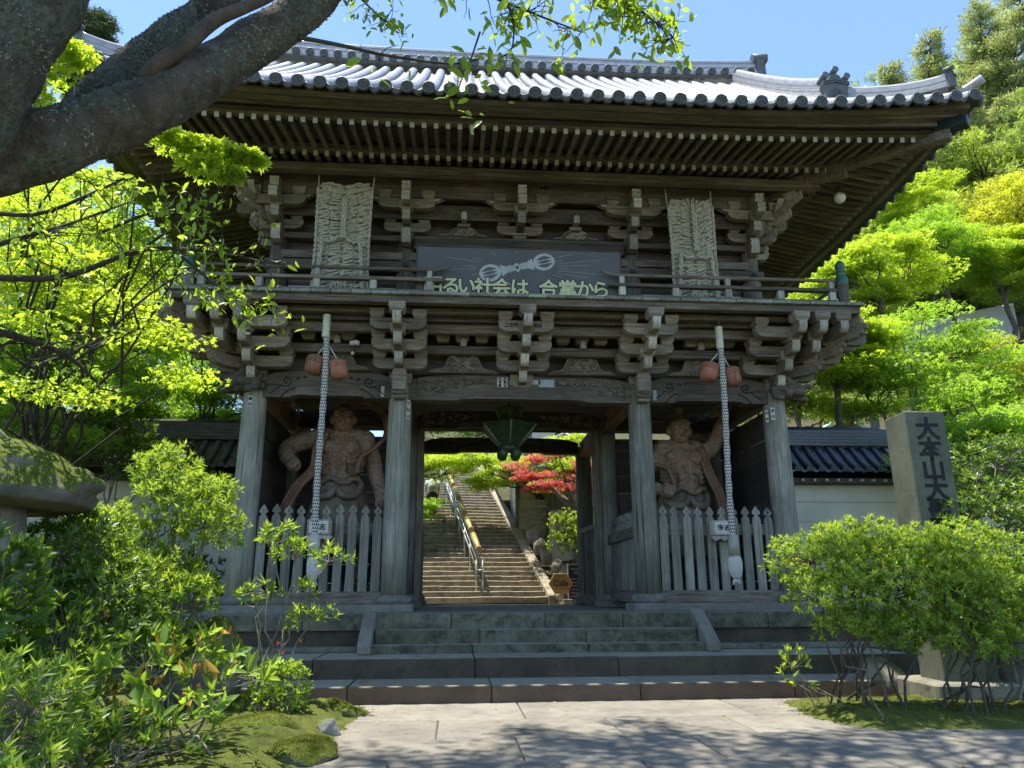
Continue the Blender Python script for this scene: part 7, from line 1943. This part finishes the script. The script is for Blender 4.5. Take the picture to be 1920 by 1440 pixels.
shrub('broadleaf_shrub', 'few low leafy shoots at the foot of the right bush stems', (2.75, -4.7, -1.05), [((2.66, -4.75, -.62), (.14, .14, .12)), ((2.75, -4.8, -.86), (.12, .1, .1)), ((2.6, -4.7, -.75), (.1, .1, .1))], 16, RG(103), .1, .3, M_SHRUB, M_NEW, .9, 7, stems=5, stem_r=.008, group=RBG)
shrub('andromeda_shrub', 'sunlit round bush on the retaining stones right of the stairway', (2.9, 10.6, .7), [((2.5, 10.4, 1.55), (.7, .5, .6)), ((3.1, 10.4, 1.9), (.6, .5, .6)), ((2.3, 10.5, 2.2), (.5, .4, .5)), ((3.6, 10.6, 1.6), (.7, .5, .7))], 700, RG(104), .1, .4, stems=10, group='bushes beside the stairway', kind='oval')
shrub('andromeda_shrub', 'leafy bush at the left foot of the stairway', (-3.2, 10.2, -.2), [((-2.75, 10.0, .9), (.4, .4, .6)), ((-3.0, 10.4, 2.0), (.4, .4, .4))], 200, RG(105), .1, .4, M_NEW, M_NEW, .3, stems=8, group='bushes beside the stairway', kind='oval')
shrub('broadleaf_shrub', 'dark green hedge along the foot of the left wall', (-7.5, 1.6, -.3), [((-6.3, 1.0, .3), (.9, .5, .7)), ((-7.8, .8, .5), (1.1, .6, .9)), ((-9.4, .6, .6), (1.2, .6, 1.0)), ((-11.2, .4, .9), (1.4, .7, 1.2))], 800, RG(106), .14, .3, M_SHRUB_D, M_SHRUB, .3, stems=12, group=LB)

# ------------------------------------------------------------------ the big old tree at upper left
def lichen_bark():
    m, nt, b, out = new_mat('lichen_bark'); v, oi, raw = coords(nt)
    n1 = noise(nt, raw, 7, 8, .72, .4); c = ramp(nt, n1, [(.32, (.05, .041, .03)), (.6, (.155, .13, .098)), (.75, (.24, .205, .16))])
    n2 = noise(nt, raw, 4.2, 8, .75); n3 = noise(nt, raw, 38, 5, .7)
    li = ramp(nt, n3, [(.35, (.065, .075, .055)), (.62, (.20, .215, .17))])
    c = mixc(nt, c, li, ramp(nt, n2, [(.46, g(0)), (.56, g(.92))]))
    n4 = noise(nt, raw, 3.1, 6, .7); c = mixc(nt, c, (.30, .275, .24), ramp(nt, n4, [(.62, g(0)), (.68, g(.7))]))
    nt.links.new(c, b.inputs['Base Color']); b.inputs['Roughness'].default_value = .95; b.inputs['Specular IOR Level'].default_value = .15
    mx = nt.nodes.new('ShaderNodeMath'); mx.operation = 'ADD'; nt.links.new(n2, mx.inputs[0]); nt.links.new(n3, mx.inputs[1])
    bump(nt, b, mx.outputs[0], 1.0, .045); return m
bt = empty('old_cherry_tree', (-4.3, -11.6, -1.1), 'huge lichen-covered tree limbs arching across the upper left', 'tree')
r = RG(110)
def rough_limb(ctrl, rads, n=44, ring=28, amp=.09, seed=0):
    pts = spline(ctrl, n); rr_ = np.interp(np.linspace(0, 1, n), np.linspace(0, 1, len(rads)), rads)
    m = MB(); m.tube(pts, list(rr_), ring, caps=True); V = np.array(m.v); C_ = np.repeat(np.array([tuple(p) for p in pts]), ring, 0)
    D = V - C_; nz = vnoise(V[:, 0] * 1.0 + V[:, 2], V[:, 1] + V[:, 2] * .7, 6.0, seed) * amp + vnoise(V[:, 0] + V[:, 1], V[:, 2] * 1.2, 19.0, seed + 2) * amp * .45
    V = C_ + D * (1 + nz)[:, None]; m.v = [tuple(p) for p in V]; return m
LB_M = lichen_bark()
trunk_c = [(-4.6, -11.7, -1.2), (-4.4, -11.5, .2), (-4.05, -11.2, 1.35), atp(-60, 280, 3.0)]
tr = rough_limb(trunk_c, [.42, .36, .32, .27], 40, 30, .1, 1).build('trunk', LB_M, bt)
rough_limb([atp(-160, 330, 3.0), atp(0, 292, 3.05), atp(110, 262, 3.1), atp(220, 222, 3.2), atp(330, 175, 3.3), atp(450, 98, 3.5), atp(560, 25, 3.65), atp(640, -55, 3.8), atp(800, -190, 4.2), Vector((-.6, -9.6, 4.7)), Vector((.3, -9.3, 5.4))], [.175, .152, .135, .122, .115, .109, .104, .095, .085, .07, .05], 90, 40, .12, 3).build('limb', LB_M, bt)
rough_limb([atp(120, 240, 3.3), atp(180, 180, 3.4), atp(245, 128, 3.5), atp(310, 78, 3.6), atp(370, 34, 3.75), atp(440, -30, 3.9), atp(520, -150, 4.3)], [.07, .085, .088, .085, .08, .07, .05], 60, 36, .12, 5).build('limb', LB_M, bt)
rough_limb([atp(-130, 330, 2.9), atp(-75, 210, 2.85), atp(-15, 105, 2.85), atp(52, 5, 2.9), atp(110, -110, 3.0), atp(220, -420, 3.4)], [.2, .185, .18, .18, .17, .13], 64, 40, .12, 7).build('limb', LB_M, bt)
rough_limb([atp(270, 150, 3.22), atp(300, 118, 3.2), atp(345, 88, 3.22), atp(400, 40, 3.3), atp(455, 15, 3.35), atp(520, -15, 3.45), atp(600, -70, 3.6)], [.036, .034, .032, .032, .028, .024, .02], 30, 12, .06, 9).build('branch', BARK, bt)
# canopy overhead: out of frame it shades the paving, its lower sprays hang into the frame
def spray(ctrl, rad, nt_, ln, spread, seed, mat=M_CHERRY, kind='oval', wd=.42, twig=BARK_D, hang=.3, dens=3):
    rr_ = RG(seed); pts = spline([Vector(c) for c in ctrl], 12); paths = [([tuple(p) for p in pts], list(np.linspace(rad, rad * .3, 12)))]; P = []; D = []
    for k in range(nt_):
        i = rr_.integers(3, 12); b = np.array(pts[i]); d = rand_dirs(rr_, 1)[0] * np.array([1, 1, .7]) - np.array([0, 0, hang]); e = b + nrm(d) * spread * rr_.uniform(.3, 1)
        q = limb_path(rr_, b, e, 4, .3); paths.append((q, list(np.linspace(rad * .28, rad * .1, 5))))
        for t in range(dens): 
            a = q[rr_.integers(2, 5)]; P.append(a); D.append(nrm(rand_dirs(rr_, 1)[0] - np.array([0, 0, .5])))
    P = np.array(P) + rr_.normal(size=(len(P), 3)) * ln * .5; D = np.array(D); up = nrm(np.array([0, 0, 1.0]) + rr_.normal(size=P.shape) * .6); L = ln * rr_.uniform(.6, 1.2, len(P))
    return paths, leaf_arrays(kind, P, D, up, L, L * wd)
TW = []; LV = []
def add_spray(*a, **k):
    p, l = spray(*a, **k); TW.extend(p); LV.append(l)
A = atp
add_spray([A(780, -120, 4.2), A(900, -20, 4.1), A(1000, 25, 4.0), A(1090, 60, 4.0)], .012, 40, .085, .28, 1)
add_spray([A(1000, -80, 4.2), A(1120, -20, 4.2), A(1200, 20, 4.2), A(1262, 70, 4.2)], .012, 70, .08, .24, 2)
add_spray([A(1100, -60, 4.3), A(1150, -10, 4.3), A(1190, 20, 4.3)], .012, 40, .08, .22, 8)
add_spray([A(560, 70, 3.6), A(640, 85, 3.7), A(730, 105, 3.8), A(850, 120, 3.9), A(900, 110, 3.9)], .012, 10, .08, .14, 3, dens=1)
add_spray([A(900, 60, 3.9), A(880, 120, 3.85), A(860, 170, 3.8), A(890, 195, 3.8)], .006, 13, .085, .13, 4, dens=2)
add_spray([A(620, -70, 3.8), A(660, -20, 3.8), A(700, 20, 3.8), A(730, 45, 3.8)], .008, 40, .05, .16, 5, mat=M_CHERRY)
add_spray([A(930, -30, 4.0), A(960, 30, 4.0), A(960, 90, 4.0), A(935, 110, 4.0)], .008, 18, .085, .15, 6, dens=2)
# low branches of the cherry in front of the left eave and balcony
add_spray([A(-40, 520, 4.6), A(120, 520, 4.9), A(260, 470, 5.1), A(380, 470, 5.3), A(490, 490, 5.4)], .026, 30, .08, .45, 11, hang=.15)
add_spray([A(180, 440, 5.0), A(280, 400, 5.1), A(350, 385, 5.2), A(400, 395, 5.2)], .012, 44, .08, .35, 12, hang=.1)
add_spray([A(340, 480, 5.2), A(400, 530, 5.3), A(450, 560, 5.4), A(520, 575, 5.4)], .012, 42, .085, .26, 13)
add_spray([A(-20, 620, 4.8), A(60, 640, 5.0), A(130, 670, 5.2), A(180, 715, 5.4)], .032, 20, .07, .5, 14, hang=-.2)
add_spray([A(-20, 400, 4.6), A(80, 400, 4.8), A(200, 350, 5.0), A(240, 330, 5.0)], .018, 24, .08, .4, 15)
add_spray([A(-40, 470, 4.2), A(60, 440, 4.4), A(130, 420, 4.5), A(240, 380, 4.7)], .018, 22, .08, .4, 16)
add_spray([A(60, 690, 5.2), A(180, 640, 5.5), A(270, 560, 5.7), A(360, 500, 5.9)], .018, 26, .07, .4, 17)
tag(tubes_mesh(TW, 5).build('twigs', BARK_D, bt), kind='stuff')
v, f = join_arrays(LV); link('hanging_leaves', fast_mesh('hanging_leaves', v, f), bt, M_CHERRY)
# maple spray hanging bright under the limb, and one between the trunks
ms = empty('maple_tree', (-6.2, -5.0, -1.05), 'near maple whose yellow-green sprays show under the big limb', 'tree', LM)
TW2 = []; LV2 = []
pads = [(A(330, 262, 5.2), (.22, .2, .03)), (A(400, 280, 5.3), (.26, .2, .04)), (A(460, 290, 5.4), (.16, .15, .03)), (A(385, 310, 5.3), (.2, .18, .04)), (A(430, 325, 5.3), (.12, .1, .05)), (A(130, 95, 5.4), (.2, .2, .07)), (A(90, 130, 5.4), (.25, .2, .1)), (A(60, 180, 5.5), (.25, .2, .12)), (A(40, 120, 5.6), (.2, .2, .1)), (A(20, 400, 6.0), (.4, .3, .1)), (A(150, 330, 6.2), (.45, .3, .1)), (A(100, 470, 6.4), (.5, .4, .1)), (A(200, 560, 6.6), (.5, .4, .1)), (A(60, 600, 6.2), (.5, .4, .1)), (A(300, 620, 6.9), (.5, .4, .1)), (A(20, 720, 6.5), (.5, .4, .1)), (A(160, 740, 6.8), (.5, .4, .1)), (A(350, 700, 7.2), (.4, .4, .1))]
v, f = leaves_in_pads(RG(120), [(tuple(c), q) for c, q in pads], 230, 'maple5', .052, .55); link('crown', fast_mesh('crown', v, f), ms, M_MAPLE_Y)
r = RG(121); fk = np.array((-5.9, -4.9, 1.2)); paths = [(limb_path(r, (-6.2, -5.0, -1.05), fk, 5, .1), list(np.linspace(.09, .06, 6)))]
for c, q in pads: paths.append((limb_path(r, fk, tuple(c), 7, .25, .05), list(np.linspace(.022, .004, 8))))
tubes_mesh(paths, 6).build('trunk', BARK_D, ms)
# high canopy
pads = []; r = RG(130)
CAN = [((-3.6, -6.4, 11.5), (1.8, 1.2, .9)), ((-2.4, -5.0, 11.6), (1.6, 1.3, .9)), ((-.8, -5.8, 11.6), (1.6, 1.4, .9)), ((1.2, -5.4, 11.4), (1.8, 1.4, .9)), ((3.2, -5.2, 11.8), (1.6, 1.3, .9)), ((-.5, -7.6, 11.0), (2.4, 1.2, .9)), ((2.2, -7.4, 11.2), (2.2, 1.2, .9)), ((-2.6, -8.6, 9.6), (2.2, 1.4, 1.0)), ((-6.0, -9.6, 7.5), (1.8, 1.6, 1.2)), ((1, -10.4, 9.4), (2.6, 1.5, 1.0))]
for c, q in CAN:
    for k in range(14): pads.append((np.array(c) + rand_dirs(r, 1)[0] * np.array(q) * r.uniform(.3, 1), np.array((.62, .62, .2)) * r.uniform(.5, 1.2)))
v, f = leaves_in_pads(r, pads, 105, 'lance', .12, .5, .55); link('canopy', fast_mesh('canopy', v, f), bt, M_CHERRY)
paths = []
for c, q in pads: paths.append((limb_path(r, (-.2, -9.4, 5.0) if c[0] > -2 else (-3.2, -10.6, 5.2), tuple(c), 5, .2, .05), list(np.linspace(.05, .012, 6))))
tubes_mesh(paths, 5).build('upper_branches', BARK_D, bt)

# lichen flakes standing off the bark
def flakes(objs, n, seed):
    r_ = RG(seed); out = []
    for o in objs:
        me = o.data; k = len(me.polygons); c = np.empty(k * 3, np.float32); nn = np.empty(k * 3, np.float32); ar = np.empty(k, np.float32)
        me.polygons.foreach_get('center', c); me.polygons.foreach_get('normal', nn); me.polygons.foreach_get('area', ar); c = c.reshape(-1, 3); nn = nn.reshape(-1, 3)
        w = ar * np.clip(vnoise(c[:, 0] * 2 + c[:, 2], c[:, 1] + c[:, 2], 3.5, seed) + .2, .02, 1); w[-2:] = 0
        i = r_.choice(k, n, p=w / w.sum()); s_ = np.sqrt(ar[i])[:, None] * .5
        t = nrm(np.cross(nn[i], rand_dirs(r_, n))); P = c[i] + t * s_ * r_.uniform(-1, 1, (n, 1)) + np.cross(nn[i], t) * s_ * r_.uniform(-1, 1, (n, 1)) - nn[i] * .002
        L = r_.uniform(.006, .02, n); out.append(leaf_arrays('tri', P, t + nn[i] * r_.uniform(.1, 1.0, (n, 1)), nn[i], L, L * 1.5))
    return join_arrays(out)
LIC = plain('lichen', (.15, .168, .125), .95, .55, 9, bumpS=.2, spec=.1)
v, f = flakes([o for o in bt.children if o.name.split('.')[0] in ('limb', 'trunk')], 9000, 5); tag(link('lichen', fast_mesh('lichen', v, f), bt, LIC), kind='stuff')
# moss and seedlings on the beds, fallen leaves on the paving
r = RG(140); parts = []
for o in [o for o in bpy.data.objects if o.name.split('.')[0] == 'moss_bed']:
    me = o.data; k = len(me.polygons); c = np.empty(k * 3, np.float32); me.polygons.foreach_get('center', c); c = c.reshape(-1, 3); c = c[(c[:, 2] > -1.13) & (c[:, 1] < -3.2) & (c[:, 1] > -9)]
    i = r.integers(0, len(c), 26000); P = c[i] + r.normal(size=(26000, 3)) * np.array([.05, .05, .0]); d = np.array([0, 0, 1.0]) + r.normal(size=P.shape) * .7; L = r.uniform(.01, .03, len(P)); parts.append(leaf_arrays('tri', P, d, rand_dirs(r, len(P)), L, L * .5))
v, f = join_arrays(parts); o = link('moss_tufts', fast_mesh('moss_tufts', v, f), None, MOSSF); tag(o, 'short yellow-green moss covering the garden beds', 'moss', kind='stuff')
n = 70; P = np.stack([r.uniform(-2.0, 4.0, n), r.uniform(-8.5, -3.9, n), np.full(n, PZ + .012)], 1); d = rand_dirs(r, n) * np.array([1, 1, .1]); L = r.uniform(.03, .06, n)
v, f = leaf_arrays('oval', P, d, np.array([0, 0, 1.0]) + r.normal(size=(n, 3)) * .2, L, L * .5); o = link('fallen_leaves', fast_mesh('fallen_leaves', v, f), None, M_YEL); tag(o, 'scattered small fallen leaves on the stone paving', 'leaves', kind='stuff')

# moss cushions on the mossy rocks and the lantern cap
r = RG(150)
for o in [o for o in bpy.data.objects if o.type == 'MESH' and o.data.materials and o.data.materials[0] == MOSSROCK]:
    me = o.data; k = len(me.polygons); c = np.empty(k * 3, np.float32); nn = np.empty(k * 3, np.float32); me.polygons.foreach_get('center', c); me.polygons.foreach_get('normal', nn); c = c.reshape(-1, 3); nn = nn.reshape(-1, 3)
    w = np.clip(nn[:, 2] + .35 * vnoise(c[:, 0] * 2, c[:, 1] * 2, 3, 4), 0, 1); n = 5000; i = r.choice(k, n, p=w / w.sum()); P = c[i] + r.normal(size=(n, 3)) * .008; L = r.uniform(.008, .024, n)
    v, f = leaf_arrays('tri', P, nn[i] + r.normal(size=(n, 3)) * .6, rand_dirs(r, n), L, L * .5); tag(link('moss', fast_mesh('moss', v, f), o if o.parent is None else o, MOSSF), kind='stuff')
